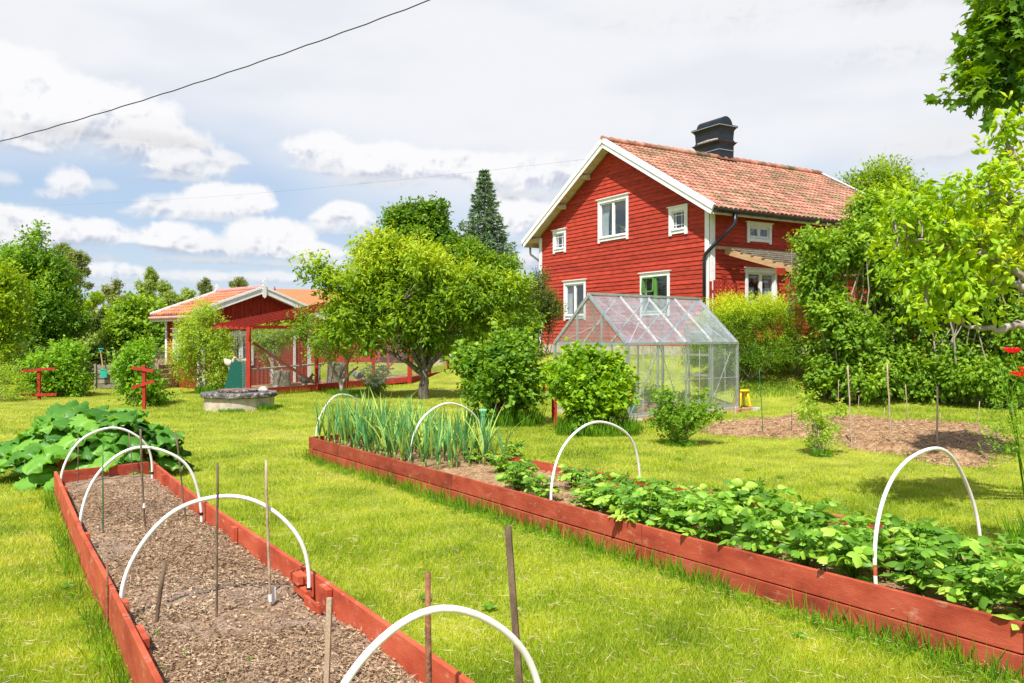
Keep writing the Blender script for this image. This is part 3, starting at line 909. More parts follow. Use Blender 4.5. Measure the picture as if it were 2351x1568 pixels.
N2_ = Vector((.81, .586, 0))
def h2(px, py, qx, qy, ax, ay, label, **kw):
    a, b = at_z(px, py, .22), at_z(qx, qy, .22)
    mid = (a + b) / 2
    ap = at_d(ax, ay, mid.y)
    hoop((a.x, a.y), (b.x, b.y), ap.z - .22, label, z=.22, lean=((ap.x - mid.x) * 1.0, 0), **kw)
h2(726, 1012, 838, 988, 785, 905, 'farthest white hoop of the planted bed, at the left end of the leeks')
h2(941, 1068, 1111, 1040, 1028, 927, 'white hoop around the right end of the leeks')
h2(1265, 1158, 1472, 1118, 1372, 970, 'white hoop over the young potato plants, in front of the leafy currant bush')
h2(2013, 1352, 2252, 1262, 2126, 1030, 'tall white hoop with red paint on its foot, right end of the potato bed', paint='a')

# ================================================================== STAKES
def stake(p, q, r, mat, label, cat='stake', name='garden_stake', flat=False, nodes=True, group='thin garden stakes', tagwhite=None, n=8):
    """p foot, q tip"""
    t = thing(name, p, label, cat, group)
    m_ = MB()
    p, q = Vector(p), Vector(q)
    foot_ = p - (q - p).normalized() * .12
    if flat:
        m_.beam(foot_, q, r * 2, r * 1.1, up=(0.3, 1, 0))
    else:
        pts, rad = [foot_], [r]
        k = max(2, int((q - p).length / .17))
        for i in range(k + 1):
            c = p.lerp(q, i / k) + Vector((random.uniform(-1, 1), random.uniform(-1, 1), 0)) * r * .35
            if nodes and 0 < i < k:
                pts += [c - (q - p).normalized() * .008, c, c + (q - p).normalized() * .008]; rad += [r * .97, r * 1.18, r * .97]
            else:
                pts.append(c); rad.append(r * (.94 if i == k else 1))
        m_.tube(pts, rad, n)
    m_.build('shaft', mat, t, smooth=not flat, bevel=.001 if flat else 0)
    if tagwhite is not None:
        m_ = MB(); a, b = p.lerp(q, tagwhite), p.lerp(q, tagwhite + .05)
        m_.tube([a, b], r * 1.25, 10); m_.build('white_tape', WHITE, t)
    return t
def pstake(top, bot, z, r, mat, label, dd=0.0, **kw):
    p = at_z(bot[0], bot[1], z)
    q = at_d(top[0], top[1], p.y + dd)
    return stake(p, q, r, mat, label, **kw)
zb = .145
pstake((179, 1000), (179, 1106), zb, .006, STAKE_B, 'thin dark cane at the far left corner of the bare bed')
pstake((236, 1044), (237, 1217), zb, .0055, STAKE_G, 'thin green coated cane standing in the bare bed, left of the tall brown cane', nodes=False)
pstake((322, 985), (333, 1211), zb, .009, STAKE_B, 'thick dark cane wrapped with white tape near its foot in the bare bed', tagwhite=.2)
pstake((296, 993), (306, 1089), zb, .006, STAKE_B, 'short cane in front of the far end plank of the bare bed')
pstake((403, 988), (426, 1191), zb, .008, STAKE_B, 'leaning dark cane crossing the second hoop by the right plank of the bare bed')
pstake((499, 1063), (498, 1412), zb, .0075, STAKE_B, 'tall knotted brown cane in the middle of the bare bed, left of the pale cane')
pstake((610, 1056), (621, 1384), zb, .0088, STAKE_L, 'tall pale cane with a white label stuck at its foot beside the stacked red blocks', tagwhite=.01)
pstake((380, 1287), (360, 1424), zb, .0125, STAKE_B, 'short thick brown stick leaning right in the bare bed', nodes=False)
pstake((245.5, 1287), (247, 1450), 0.0, .0075, RUST, 'short rusty ribbed bar outside the left plank of the bare bed', dd=.0, name='rusty_bar', cat='bar', group=None)
stake((-.83, 3.6, zb), at_d(757, 1372, 3.62), .0125, STAKE_L, 'rough split wooden stake at the bottom edge, left of the nearest hoop top', flat=True)
stake((-.335, 3.22, zb), at_d(984, 1316, 3.24), .0125, RUST, 'rusty round steel pipe standing in front of the nearest hoop', name='rusty_pipe', cat='pipe', nodes=False, group=None, n=12)
stake((.050, 3.05, zb), at_d(1166, 1208, 3.1), .0125, STAKE_B, 'tall weathered wooden stake leaning left over the lawn at the right of the nearest hoop', flat=True)
m_ = MB(); q = at_z(628, 1378, .15); m_.box(q + Vector((0, 0, .035)), (.022, .002, .09), .2)
tag(m_.build('plant_label', WHITE, loc=q), 'small blank white plant label in the soil beside the pale cane', 'plant label')
# stakes round the mulched patch
for tx, ty, bx, by, r, mat, lab in (
    (285, 868, 285, 1010, .008, STAKE_P, 'thin pale stake at the left tip of the mulched patch below the greenhouse corner'),
    (455, 605, 482, 1055, .007, STAKE_G, 'tall green coated stake at the left part of the mulched patch'),
    (685, 870, 687, 1055, .007, STAKE_B, 'short brown stake between the green stake and the slim gooseberry bush'),
    (1022, 685, 1022, 975, .007, STAKE_L, 'thin stake standing at the back edge of the mulch right behind the slim bush'),
    (1088, 580, 1117, 1115, .012, STAKE_P, 'tall pale stake leaning left just right of the slim gooseberry bush'),
    (1353, 880, 1345, 990, .008, STAKE_L, 'short stake behind the tallest brown stake of the mulched patch'),
    (1370, 562, 1402, 1150, .013, STAKE_L, 'tallest brownish stake in the middle of the mulched patch'),
    (1502, 715, 1527, 1000, .009, STAKE_L, 'leaning stake beside a white tag at the back of the mulched patch'),
    (1728, 728, 1731, 1180, .014, STAKE_P, 'thick pale stake in the mulch right behind the top of the red footed hoop'),
    (1752, 920, 1748, 1020, .007, STAKE_L, 'small thin stake just right of the thick pale stake'),
    (2033, 835, 2018, 1050, .008, STAKE_L, 'thin leaning stake near the right end of the mulched patch')):
    pstake(Z6(tx, ty), Z6(bx, by), .08, r, mat, lab, nodes=False)
for tx, ty, bx, by, r, mat, lab in (
    (882, 698, 880, 860, .010, STAKE_L, 'thin stake in the lawn beyond the slim gooseberry bush'),
    (1168, 795, 1163, 970, .006, STAKE_L, 'faint greyish stick at the back edge of the mulch left of the tallest stake'),
    (2262, 840, 2270, 975, .010, STAKE_P, 'pinkish stake in the lawn beside the poppy leaves')):
    pstake(Z6(tx, ty), Z6(bx, by), 0.0, r, mat, lab, nodes=False)
# steel hook against the front plank
hk = at_z(*[v for v in ((1900 + 1252 / 1.757) / 1.3773, (1500 + 735 / 1.757) / 1.3773)], 0.0)
m_ = MB(); m_.tube([hk, hk + Vector((.005, 0, .24)), hk + Vector((.004, -.003, .262)), hk + Vector((-.012, -.006, .272)), hk + Vector((-.03, -.01, .268))], .0035, 6)
tag(m_.build('steel_hook', ALU, loc=hk, smooth=True), 'thin bent steel hook standing against the front plank of the potato bed', 'hook')
# rain gauge at the back plank
gp = at_z(1113, 1038, .02)
t = thing('rain_gauge', gp, 'green plastic rain gauge on a thin black rod behind the leek bed', 'rain gauge')
m_ = MB(); m_.tube([gp - Vector((0, 0, .1)), gp + Vector((-.02, 0, .36))], .0045, 6); m_.build('rod', BLACK, t)
g0 = gp + Vector((-.027, 0, .34))
m_ = MB(); m_.lathe(g0, [(.020, 0), (.028, .02), (.032, .10), (.034, .20), (.040, .25), (.058, .27), (.060, .30), (.052, .30), (.045, .27), (.030, .26)], 20); m_.build('cup', GAUGE, t, smooth=True)
m_ = MB(); m_.tube([g0 + Vector((.045 * math.cos(a / 10 * 2 * PI), .045 * math.sin(a / 10 * 2 * PI), .20)) for a in range(11)], .004, 5); m_.build('holder_ring', STAKE_G, t)

# ================================================================== GREENHOUSE
G0 = Vector((2.40, 16.70, .03)); gu = Vector((-.62, .785, 0)).normalized(); gw = Vector((.785, .62, 0)).normalized()
GW, GL, GE, GR = 2.29, 3.71, 1.575, 2.64
INSIDE = []
gh = thing('greenhouse', G0 + gu * GW / 2 + gw * GL / 2, 'small aluminium framed glass greenhouse in front of the red house', 'greenhouse')
def GP(s_, l, z):
    return G0 + gu * s_ + gw * l + Vector((0, 0, z - .03))
def glane(name, mat, quads, th=.004):
    m_ = MB()
    for q in quads:
        a, b, c, *d = [Vector(p) for p in q]
        nrm = (b - a).cross(c - a).normalized() * th / 2
        pts = [Vector(p) for p in q]
        k = len(pts)
        vs = [tuple(p + nrm) for p in pts] + [tuple(p - nrm) for p in pts]
        m_.add(vs, [tuple(range(k)), tuple(range(2 * k - 1, k - 1, -1))] + [(i, i + k, (i + 1) % k + k, (i + 1) % k) for i in range(k)])
    return m_.build(name, mat, gh)
m_ = MB()                                                # concrete curb with broken bricks round it
for a, b in ((GP(0, 0, 0), GP(0, GL, 0)), (GP(0, GL, 0), GP(GW, GL, 0)), (GP(GW, GL, 0), GP(GW, 0, 0)), (GP(GW, 0, 0), GP(0, 0, 0))):
    m_.beam(a + Vector((0, 0, .0)), b + Vector((0, 0, .0)), .14, .16)
m_.build('curb', CONC, gh)
fr = MB(); fr2 = MB(); roofbars = MB()
for s_, l in ((0, 0), (GW, 0), (0, GL), (GW, GL)):
    fr.beam(GP(s_, l, .08), GP(s_, l, GE), .055, .055, up=gu)
for l in (0, GL):
    fr.beam(GP(0, l, GE), GP(GW, l, GE), .03, .05)
    fr.beam(GP(0, l, .11), GP(GW, l, .11), .04, .05)
    for k in (1 / 3, 2 / 3):
        zt = GE + (GR - GE) * (1 - abs(k - .5) / .5)
        fr.beam(GP(GW * k, l, .08), GP(GW * k, l, zt), .04, .03, up=gu)
    off = gw * (-.012 if l == 0 else .012)
    fr.beam(GP(0, l, GE) + off, GP(GW / 2, l, GR) + off, .05, .07)
    fr.beam(GP(GW, l, GE) + off, GP(GW / 2, l, GR) + off, .05, .07)
for s_ in (0, GW):
    fr.beam(GP(s_, 0, GE + .01), GP(s_, GL, GE + .01), .07, .055)
    fr.beam(GP(s_, 0, .11), GP(s_, GL, .11), .04, .05)
    for i in range(1, 4):
        fr.beam(GP(s_, GL * i / 4, .08), GP(s_, GL * i / 4, GE - .01), .045, .03, up=gu)
    for i in range(1, 4):
        off = Vector((0, 0, .02))
        roofbars.beam(GP(s_, GL * i / 4, GE + .02) + off, GP(GW / 2, GL * i / 4, GR) + off, .034, .034, up=gw)
fr.beam(GP(GW / 2, -.03, GR + .03), GP(GW / 2, GL + .03, GR + .03), .10, .05)
for s_ in (0, GW):
    k = 1 if s_ == 0 else -1
    i_ = s_ + k * .035
    fr2.beam(GP(i_, .12, .12), GP(i_, GL * .25 + .1, GE - .05), .018, .012, up=gu)
    fr2.beam(GP(i_, GL * .46, .12), GP(i_, GL * .25 + .1, GE - .05), .018, .012, up=gu)
    fr2.beam(GP(i_, GL - .12, GE - .05), GP(i_, GL * .74, .12), .018, .012, up=gu)
    fr2.beam(GP(i_, .1, GE + .02) + gu * k * .02, GP(GW / 2 - k * .06, GL * .5, GR - .07), .018, .012)
    fr2.beam(GP(GW / 2 - k * .06, .1, GR - .08), GP(i_, GL * .36, GE) + gu * k * .02, .024, .012)
    fr2.beam(GP(GW / 2 - k * .06, GL * .72, GR - .08), GP(i_, GL * .95, GE) + gu * k * .02, .024, .012)
fr.build('frame', ALU, gh, bevel=.003)
fr2.build('brace', ALUD, gh)
roofbars.build('glazing_bar', ALUD, gh)
seam = MB()
for s_ in (0, GW):
    seam.beam(GP(s_, .02, .78), GP(s_, GL, .78), .012, .010)
    for i in range(4):
        l = GL * (i + .5) / 4
        seam.beam(GP(s_, l, .12), GP(s_, l, GE - .02), .012, .008, up=gu)
    mz = GE + (GR - GE) * .52
    seam.beam(GP(s_ + (GW / 2 - s_) * .52, .02, mz + .02), GP(s_ + (GW / 2 - s_) * .52, GL - .02, mz + .02), .012, .012)
seam.beam(GP(.02, 0, GE + .45), GP(GW - .02, 0, GE + .45) if False else GP(.5, 0, GE + .45), .008, .010)
seam.build('glass_joint', STAKE_G if False else ALUD, gh)
for s_ in (0, GW):
    glane('side_glass', GGLASS, [[GP(s_, GL * i / 4 + .01, .12), GP(s_, GL * (i + 1) / 4 - .01, .12), GP(s_, GL * (i + 1) / 4 - .01, GE - .02), GP(s_, GL * i / 4 + .01, GE - .02)] for i in range(4)])
    glane('roof_glass', RGLASS, [[GP(s_, GL * i / 4 + .01, GE + .03), GP(s_, GL * (i + 1) / 4 - .01, GE + .03), GP(GW / 2, GL * (i + 1) / 4 - .01, GR + .015), GP(GW / 2, GL * i / 4 + .01, GR + .015)] for i in range(4)])
glane('end_glass', GGLASS, [[GP(.02, 0, .12), GP(GW - .02, 0, .12), GP(GW - .02, 0, GE), GP(GW / 2, 0, GR - .02), GP(.02, 0, GE)]])
glane('end_glass', GGLASS, [[GP(.02, GL, .12), GP(GW * .30, GL, .12), GP(GW * .30, GL, GE), GP(GW * .30, GL, GE + .5), GP(.02, GL, GE)], [GP(GW * .70, GL, .12), GP(GW - .02, GL, .12), GP(GW - .02, GL, GE), GP(GW * .70, GL, GE + .5)]])
dr = MB()
for k in (1 / 3 + .03, 2 / 3 - .03):
    dr.beam(GP(GW * k, GL + .03, .1), GP(GW * k, GL + .03, 1.85), .05, .025, up=gu)
for z in (.12, .78, 1.28, 1.85):
    dr.beam(GP(GW * .36, GL + .03, z), GP(GW * .64, GL + .03, z), .025, .06)
dr.build('door', ALU, gh, bevel=.003)
vt = MB(); vt.beam(GP(GW / 2 - .1, GL * .38, GR + .02), GP(GW - .62, GL * .38, GR + .03), .03, .02); vt.beam(GP(GW / 2 - .1, GL * .58, GR + .02), GP(GW - .62, GL * .58, GR + .03), .03, .02); vt.beam(GP(GW - .62, GL * .36, GR + .03), GP(GW - .62, GL * .60, GR + .03), .03, .02)
vt.build('roof_vent', ALU, gh)
m_ = MB()
m_.beam(GP(GW * .68, GL * .12, .3), GP(GW * .68, GL * .52, .3), .03, .9, up=(0, 0, 1))
ply = pm('translucent_brown_panel', [(.42, .28, .18), (.56, .42, .30)], 1.6, .7, trans=.3)
tag(m_.build('brown_panel', ply, loc=GP(GW * .68, GL * .3, 0)), 'dull brown upright panel standing inside the greenhouse', 'panel')
# watering can
wc = GP(.34, .45, .10)
t = thing('watering_can', wc, 'green plastic watering can on the floor inside the greenhouse glass', 'watering can')
m_ = MB(); m_.lathe(wc, [(.11, 0), (.125, .03), (.125, .17), (.10, .23), (.06, .25)], 20); m_.build('body', CANG, t, smooth=True)
m_ = MB(); m_.tube([wc + Vector((.05, 0, .24)), wc + Vector((.12, 0, .31)), wc + Vector((.20, 0, .28)), wc + Vector((.22, 0, .16)), wc + Vector((.12, 0, .06))], .012, 8); m_.build('handle', CANG, t, smooth=True)
m_ = MB(); m_.tube([wc + Vector((-.10, 0, .07)), wc + Vector((-.22, -.02, .18)), wc + Vector((-.33, -.03, .30)), wc + Vector((-.36, -.03, .31))], [.022, .017, .014, .04], 8); m_.build('spout', CANG, t, smooth=True)
m_ = MB(); m_.add([tuple(GP(a_, b_, .075)) for a_, b_ in ((.06, .06), (GW - .06, .06), (GW - .06, GL - .06), (.06, GL - .06))], [(0, 1, 2, 3)]); m_.build('soil_floor', SOILM, gh)
for i_, (a_, b_, h_) in enumerate(((.45, 1.15, .55), (.5, 2.35, .40), (1.9, 2.9, .5))):
    q = GP(a_, b_, .07)
    t = thing('tomato_plant', q, ['young tomato plant nearest the watering can inside the greenhouse', 'small tomato plant behind the middle glazing posts', 'tomato plant at the back of the greenhouse floor'][i_], 'tomato plant', 'plants inside the greenhouse')
    INSIDE.append((t, q, h_))
# bricks and stones along the curb
rk = [(-.28, -.05), (-.30, .25), (-.26, .55), (-.3, .9), (-.24, 1.3), (-.1, -.22), (.2, -.25), (-.25, 3.4), (-.22, 3.7), (-.3, 4.0), (-.1, 4.05)]
rlab = ['pale stone at the left front corner of the greenhouse curb', 'reddish brick just right of the near greenhouse corner post', 'second reddish brick along the long curb of the greenhouse',
        'pale stone in the middle of the long greenhouse curb', 'broken brick before the second glazing post of the greenhouse', 'reddish brick at the foot of the near gable corner', 'pale flat stone by the gable end curb',
        'reddish brick near the far end of the long curb', 'brick lying directly in front of the yellow stool', 'pale stone right under the yellow stool', 'outermost reddish brick beyond the yellow stool']
for i, (s_, l) in enumerate(rk):
    c = G0 + gu * s_ + gw * l; c.z = gz1(c.x, c.y) + .02
    m_ = MB(); m_.box(c, (random.uniform(.14, .26), random.uniform(.09, .13), random.uniform(.06, .1)), random.uniform(0, 3))
    o = m_.build('edging_stone', BRICK if i % 3 else STONE, loc=c, bevel=.015)
    tag(o, rlab[i], 'brick' if i % 3 else 'stone', 'edging bricks by the greenhouse')
# yellow stool
sp = Vector(((1703 - CX) / F * 19.6, 19.6, .035))
t = thing('stool', sp, 'yellow plastic round stool on the lawn beside the greenhouse corner', 'stool')
m_ = MB(); m_.lathe(sp + Vector((0, 0, .355)), [(.14, 0), (.175, .012), (.185, .035), (.17, .052), (.09, .056)], 28); m_.build('seat', YEL, t, smooth=True)
for k in range(4):
    a = PI / 4 + k * PI / 2 + .25
    d = Vector((math.cos(a), math.sin(a), 0))
    m_ = MB(); m_.tube([sp + d * .205, sp + d * .20 + Vector((0, 0, .02)), sp + d * .165 + Vector((0, 0, .2)), sp + d * .12 + Vector((0, 0, .36))], [.028, .034, .036, .038], 10)
    m_.build('leg', YEL, t, smooth=True)

# ================================================================== BUILDINGS
def tile_slope(parent, O, al, upv, length, slen, mat, pw=.20, pr=.335, amp=.026, jit=.006, name='roof_tiles'):
    """O = eave start, al = unit along the eave, upv = unit up the slope"""
    al, upv, O = Vector(al).normalized(), Vector(upv).normalized(), Vector(O)
    nrm = al.cross(upv)
    if nrm.z < 0: nrm = -nrm
    ncol, nrow = int(round(length / pw)), int(round(slen / pr))
    pw, pr = length / ncol, slen / nrow
    K_ = 9
    xs = np.linspace(0, 1, K_)
    prof = amp * (np.sin(xs * 2 * PI - .6) * .8 + .35 * np.sin(xs * 4 * PI)) + amp
    V, Fs, T = [], [], []
    n = 0
    base = np.array(O); A = np.array(al); U = np.array(upv); Nn = np.array(nrm)
    for r in range(nrow):
        for c in range(ncol):
            j1, j2, j3 = RNG.normal(0, jit, 3)
            q0 = r * pr - .02 + j1; q1 = (r + 1) * pr + .015
            l = c * pw + xs * pw * 1.02 + j2 * .5
            rows = [(q0, .012, 0), (q0, .040 + abs(j3) * .5, 1), (q1, .010, 1)]
            for q, h, w in rows:
                V.append(base + l[:, None] * A + q * U + (h * (1 if w else .0) + prof * (1 if w else .3))[:, None] * Nn)
            for a in (0, 1):
                for k in range(K_ - 1):
                    Fs.append((n + a * K_ + k, n + a * K_ + k + 1, n + (a + 1) * K_ + k + 1, n + (a + 1) * K_ + k))
            T.append(np.full(3 * K_, RNG.random()))
            n += 3 * K_
    m_ = MB(); m_.add(np.concatenate(V), np.array(Fs), np.concatenate(T))
    return m_.build(name, mat, parent)
def clapboard(parent, O, a, nrm, z0, ztop, lim, openings, mat, h=.138, name='wall', proud=.026, top0=.004):
    """horizontal overlapping boards; lim(z) -> (s0, s1); openings (s0, s1, z0, z1)"""
    O, a, nrm = Vector(O), Vector(a), Vector(nrm)
    m_ = MB(); z = z0; row = 0
    while z < ztop - .01:
        zt = min(z + h, ztop)
        jb = random.uniform(-.003, .003)
        L0, L1 = lim(z), lim(zt)
        joints = []
        x = L0[0] + random.uniform(.8, 4.2)
        while x < L0[1]:
            joints.append(x); x += random.uniform(2.4, 4.6)
        segs = [(min(L0[0], L1[0]), max(L0[1], L1[1]))]
        for (s0, s1, a0, a1) in openings:
            if a0 < zt - .004 and a1 > z + .004:
                new = []
                for (p, q) in segs:
                    if s1 <= p or s0 >= q: new.append((p, q)); continue
                    if s0 > p: new.append((p, s0))
                    if s1 < q: new.append((s1, q))
                segs = new
        for j in joints:
            new = []
            for (p, q) in segs:
                new += [(p, j), (j, q)] if p < j < q else [(p, q)]
            segs = new
        for (p, q) in segs:
            if q - p < .005: continue
            wv = random.uniform(-.002, .004)
            def clampseg(s_, Lm): return min(max(s_, Lm[0]), Lm[1])
            b0, b1 = clampseg(p, L0), clampseg(q, L0)
            t0, t1 = clampseg(p, L1), clampseg(q, L1)
            zz = z + jb
            pb = proud + wv
            v = [O + a * b0 + nrm * pb + Vector((0, 0, zz)), O + a * b1 + nrm * pb + Vector((0, 0, zz + random.uniform(-.002, .002))),
                 O + a * t1 + nrm * top0 + Vector((0, 0, zt + .004)), O + a * t0 + nrm * top0 + Vector((0, 0, zt + .004)),
                 O + a * b0 - nrm * .0 + Vector((0, 0, zz)), O + a * b1 - nrm * .0 + Vector((0, 0, zz)),
                 O + a * b0 - nrm * .02 + Vector((0, 0, zz - .002)), O + a * b1 - nrm * .02 + Vector((0, 0, zz - .002)),
                 O + a * t1 - nrm * .02 + Vector((0, 0, zt + .004)), O + a * t0 - nrm * .02 + Vector((0, 0, zt + .004))]
            m_.add([tuple(x_) for x_ in v], [(0, 1, 2, 3), (0, 4, 5, 1), (4, 6, 7, 5), (6, 9, 8, 7)], random.random())
        z += h; row += 1
    return m_.build(name, mat, parent)
def boardwall(parent, O, a, nrm, z0, lim, L, openings, mat, w=.155, name='wall'):
    """vertical boards with narrow cover battens; lim(s) -> top z"""
    O, a, nrm = Vector(O), Vector(a), Vector(nrm)
    m_ = MB(); s_ = 0
    while s_ < L - .01:
        s2 = min(s_ + w, L)
        spans = [(z0, None)]
        mid = (s_ + s2) / 2
        for (p, q, a0, a1) in openings:
            if p < mid < q: spans = [(z0, a0), (a1, None)]
        for (zb_, zt_) in spans:
            ta, tb = (lim(s_), lim(s2)) if zt_ is None else (zt_, zt_)
            for x0_, x1_, pr_, tin in ((s_, s2, 0.0, random.random()), (s_ - .022, s_ + .022, .022, random.random())):
                if x0_ < 0: x0_ = 0
                t1_, t2_ = (lim(x0_), lim(x1_)) if zt_ is None else (zt_, zt_)
                pts = [O + a * x0_ + Vector((0, 0, zb_)), O + a * x1_ + Vector((0, 0, zb_)), O + a * x1_ + Vector((0, 0, t2_)), O + a * x0_ + Vector((0, 0, t1_))]
                v = [p_ + nrm * pr_ for p_ in pts] + [p_ + nrm * (pr_ - .021) for p_ in pts]
                m_.add([tuple(x_) for x_ in v], [(0, 1, 2, 3), (7, 6, 5, 4), (0, 4, 5, 1), (1, 5, 6, 2), (3, 2, 6, 7), (0, 3, 7, 4)], tin)
        s_ = s2
    return m_.build(name, mat, parent)
def window(parent, O, a, nrm, s0, s1, z0, z1, style='double', sashmat=None, trim=.10, header=True, curtain=None, label=None, depth=.03):
    """outer trim from s0..s1, z0..z1"""
    O, a, nrm = Vector(O), Vector(a), Vector(nrm)
    sashmat = sashmat or WHITE
    Q = lambda s_, z, d: O + a * s_ + nrm * d + Vector((0, 0, z))
    if label is None: pass
    def bar(mm, sa, za, sb, zb_, w, d0, d1):
        """bar in the wall plane between two points, width w, from depth d0 to d1"""
        horizontal = abs(za - zb_) < 1e-6
        dm, dh = (d0 + d1) / 2, abs(d1 - d0)
        mm.beam(Q(sa, za, dm), Q(sb, zb_, dm), w if not horizontal else dh, w if horizontal else dh, up=(Vector((0, 0, 1)) if horizontal else nrm))
    m_ = MB()
    hd = .13 if header else trim
    bar(m_, s0 + trim / 2, z0, s0 + trim / 2, z1 - hd, trim, .028, .058)
    bar(m_, s1 - trim / 2, z0, s1 - trim / 2, z1 - hd, trim, .028, .058)
    bar(m_, s0 - .012, z1 - hd / 2, s1 + .012, z1 - hd / 2, hd, .028, .062)
    if header: bar(m_, s0 - .05, z1 + .015, s1 + .05, z1 + .015, .028, .0, .105)
    bar(m_, s0 + trim + .003, z0 + .10, s1 - trim - .003, z0 + .10, .10, .028, .055)
    bar(m_, s0 + trim, z0 + .165, s1 - trim, z0 + .165, .022, -.02, .085)
    fr_ = m_.build('window', WHITE, parent)
    if label: fr_['label'] = label
    i0, i1, j0, j1 = s0 + trim, s1 - trim, z0 + .18, z1 - hd
    m_ = MB()
    sw = .055 if style != 'small' else .045
    for sx in (i0 + sw / 2, i1 - sw / 2):
        bar(m_, sx, j0, sx, j1, sw, -.03, .022)
    for zx in (j0 + sw / 2, j1 - sw / 2):
        bar(m_, i0 + sw, zx, i1 - sw, zx, sw, -.03, .021)
    if style == 'double':
        bar(m_, (i0 + i1) / 2, j0 + sw, (i0 + i1) / 2, j1 - sw, .115, -.03, .026)
    if style == 'small':
        for f in (.27, .73):
            bar(m_, i0 + (i1 - i0) * f, j0 + sw, i0 + (i1 - i0) * f, j1 - sw, .018, -.012, .012)
        for f in (.24, .76):
            bar(m_, i0 + sw, j0 + (j1 - j0) * f, i1 - sw, j0 + (j1 - j0) * f, .018, -.013, .013)
    m_.build('sash', sashmat, fr_)
    m_ = MB(); m_.beam(Q((i0 + i1) / 2, j0 + .02, -.018), Q((i0 + i1) / 2, j1 - .02, -.018), i1 - i0 - .02, .006, up=nrm); m_.build('pane', WGLASS, fr_)
    # lining board of the opening
    m_ = MB()
    for sx in (i0 - .01, i1 + .01): bar(m_, sx, j0 - .02, sx, j1 + .02, .02, -.16, -.031)
    for zx in (j0 - .03, j1 + .03): bar(m_, i0 - .02, zx, i1 + .02, zx, .02, -.16, -.031)
    m_.build('lining', WHITE, fr_)
    for side in (curtain or ''):
        n_ = 26; wd = (i1 - i0) * .26
        sA = i0 + .02 if side == 'l' else i1 - .02 - wd
        vs = []
        for k in range(n_):
            s_ = sA + wd * k / (n_ - 1)
            for z in (j0 + .02, (j0 + j1) / 2, j1):
                pinch = .75 if z < j1 - .1 else 1
                s2 = sA + (s_ - sA) * pinch if side == 'l' else sA + wd - (sA + wd - s_) * pinch
                vs.append(tuple(Q(s2, z, -.12 + .018 * math.sin(k * 1.7))))
        fs = [(k * 3 + r_, k * 3 + 3 + r_, k * 3 + 4 + r_, k * 3 + 1 + r_) for k in range(n_ - 1) for r_ in (0, 1)]
        m_ = MB(); m_.add(vs, fs); m_.build('curtain', CURT, fr_)
    return fr_, (i0, i1, j0, j1)

# ---------------- the red house
HC = Vector((5.9, 24.0, 0)); HU = Vector((-.516, .8566, 0)).normalized(); HW_ = Vector((.8566, .516, 0)).normalized()
WID, LEN, OV, OE = 9.24, 10.45, .45, .55
ZBOT, RZ, SL = 1.42, 8.50, .573
house = thing('house', HC + HU * WID / 2 + HW_ * LEN / 2 + Vector((0, 0, 1.1)), 'large red clapboard house with white trim and mossy tiled gable roof', 'house')
def gable_s(px):
    k = (px - CX) / F; return (HC.x - HC.y * k) / (-HU.x + HU.y * k)
def gable_pt(px, py):
    s_ = gable_s(px); d = HC.y + HU.y * s_; return s_, CAMZ + (HY - py) / F * d
def side_s(px):
    k = (px - CX) / F; return (HC.y * k - HC.x) / (HW_.x - HW_.y * k)
def side_pt(px, py):
    s_ = side_s(px); d = HC.y + HW_.y * s_; return s_, CAMZ + (HY - py) / F * d
gn, sn = -HW_, -HU                                       # outward normals of gable wall and long wall
def gbox(fn, lt, rt, lb, rb):
    a, b = fn(*lt), fn(*rt); c, d = fn(*lb), fn(*rb)
    s_ = sorted([(a[0] + c[0]) / 2, (b[0] + d[0]) / 2])
    return s_[0], s_[1], (c[1] + d[1]) / 2, (a[1] + b[1]) / 2
gw_big = gbox(gable_pt, ZA(952, 135), ZA(1325, 48), ZA(972, 645), ZA(1322, 590))
gw_sl = gbox(gable_pt, ZA(418, 500), ZA(577, 462), ZA(430, 770), ZA(573, 748))
gw_sr = gbox(gable_pt, ZA(1806, 225), ZA(2038, 178), ZA(1818, 556), ZA(2030, 530))
gw_ll = gbox(gable_pt, ZA(552, 1105), ZA(830, 1068), ZB(165, 418), ZB(392, 385))
gw_gr = gbox(gable_pt, ZA(1462, 1015), ZA(1825, 966), ZB(1030, 372), ZB(1350, 350))
sw_up = gbox(side_pt, ZC(703, 245), ZC(1008, 275), ZC(702, 500), ZC(1000, 522))
sw_lo = gbox(side_pt, ZC(680, 808), ZC(1075, 842), ZC(682, 1330), ZC(1062, 1320))
sw_up2 = gbox(side_pt, zoomP(2200, 420, 3.787)(1560, 1145), zoomP(2200, 420, 3.787)(1780, 1168), zoomP(2200, 420, 3.787)(1560, 1390), zoomP(2200, 420, 3.787)(1780, 1420))
def opening(w, trim=.10, hd=.13):
    return (w[0] + trim - .01, w[1] - trim + .01, w[2] + .16, w[3] - hd + .01)
def glim(z):
    half = min(WID / 2, (RZ - .20 - z) / SL)
    return (WID / 2 - max(half, 0), WID / 2 + max(half, 0))
clapboard(house, HC, HU, gn, ZBOT, RZ - .25, glim, [opening(w) for w in (gw_big, gw_sl, gw_sr, gw_ll, gw_gr)], RED)
clapboard(house, HC, HW_, sn, ZBOT, 5.62, lambda z: (0, LEN), [opening(w) for w in (sw_up, sw_lo, sw_up2)], RED)
HB = HC + HW_ * LEN; HL = HC + HU * WID
clapboard(house, HB, HU, HW_, ZBOT, RZ - .25, glim, [], RED)
clapboard(house, HL, HW_, HU, ZBOT, 5.62, lambda z: (0, LEN), [], RED)
m_ = MB()                                                # inside: floor between storeys, partition walls close behind the windows
for z in (1.5, 3.9):
    m_.beam(HC + HU * WID / 2 + HW_ * .06 + Vector((0, 0, z)), HC + HU * WID / 2 + HW_ * (LEN - .06) + Vector((0, 0, z)), WID - .12, .12)
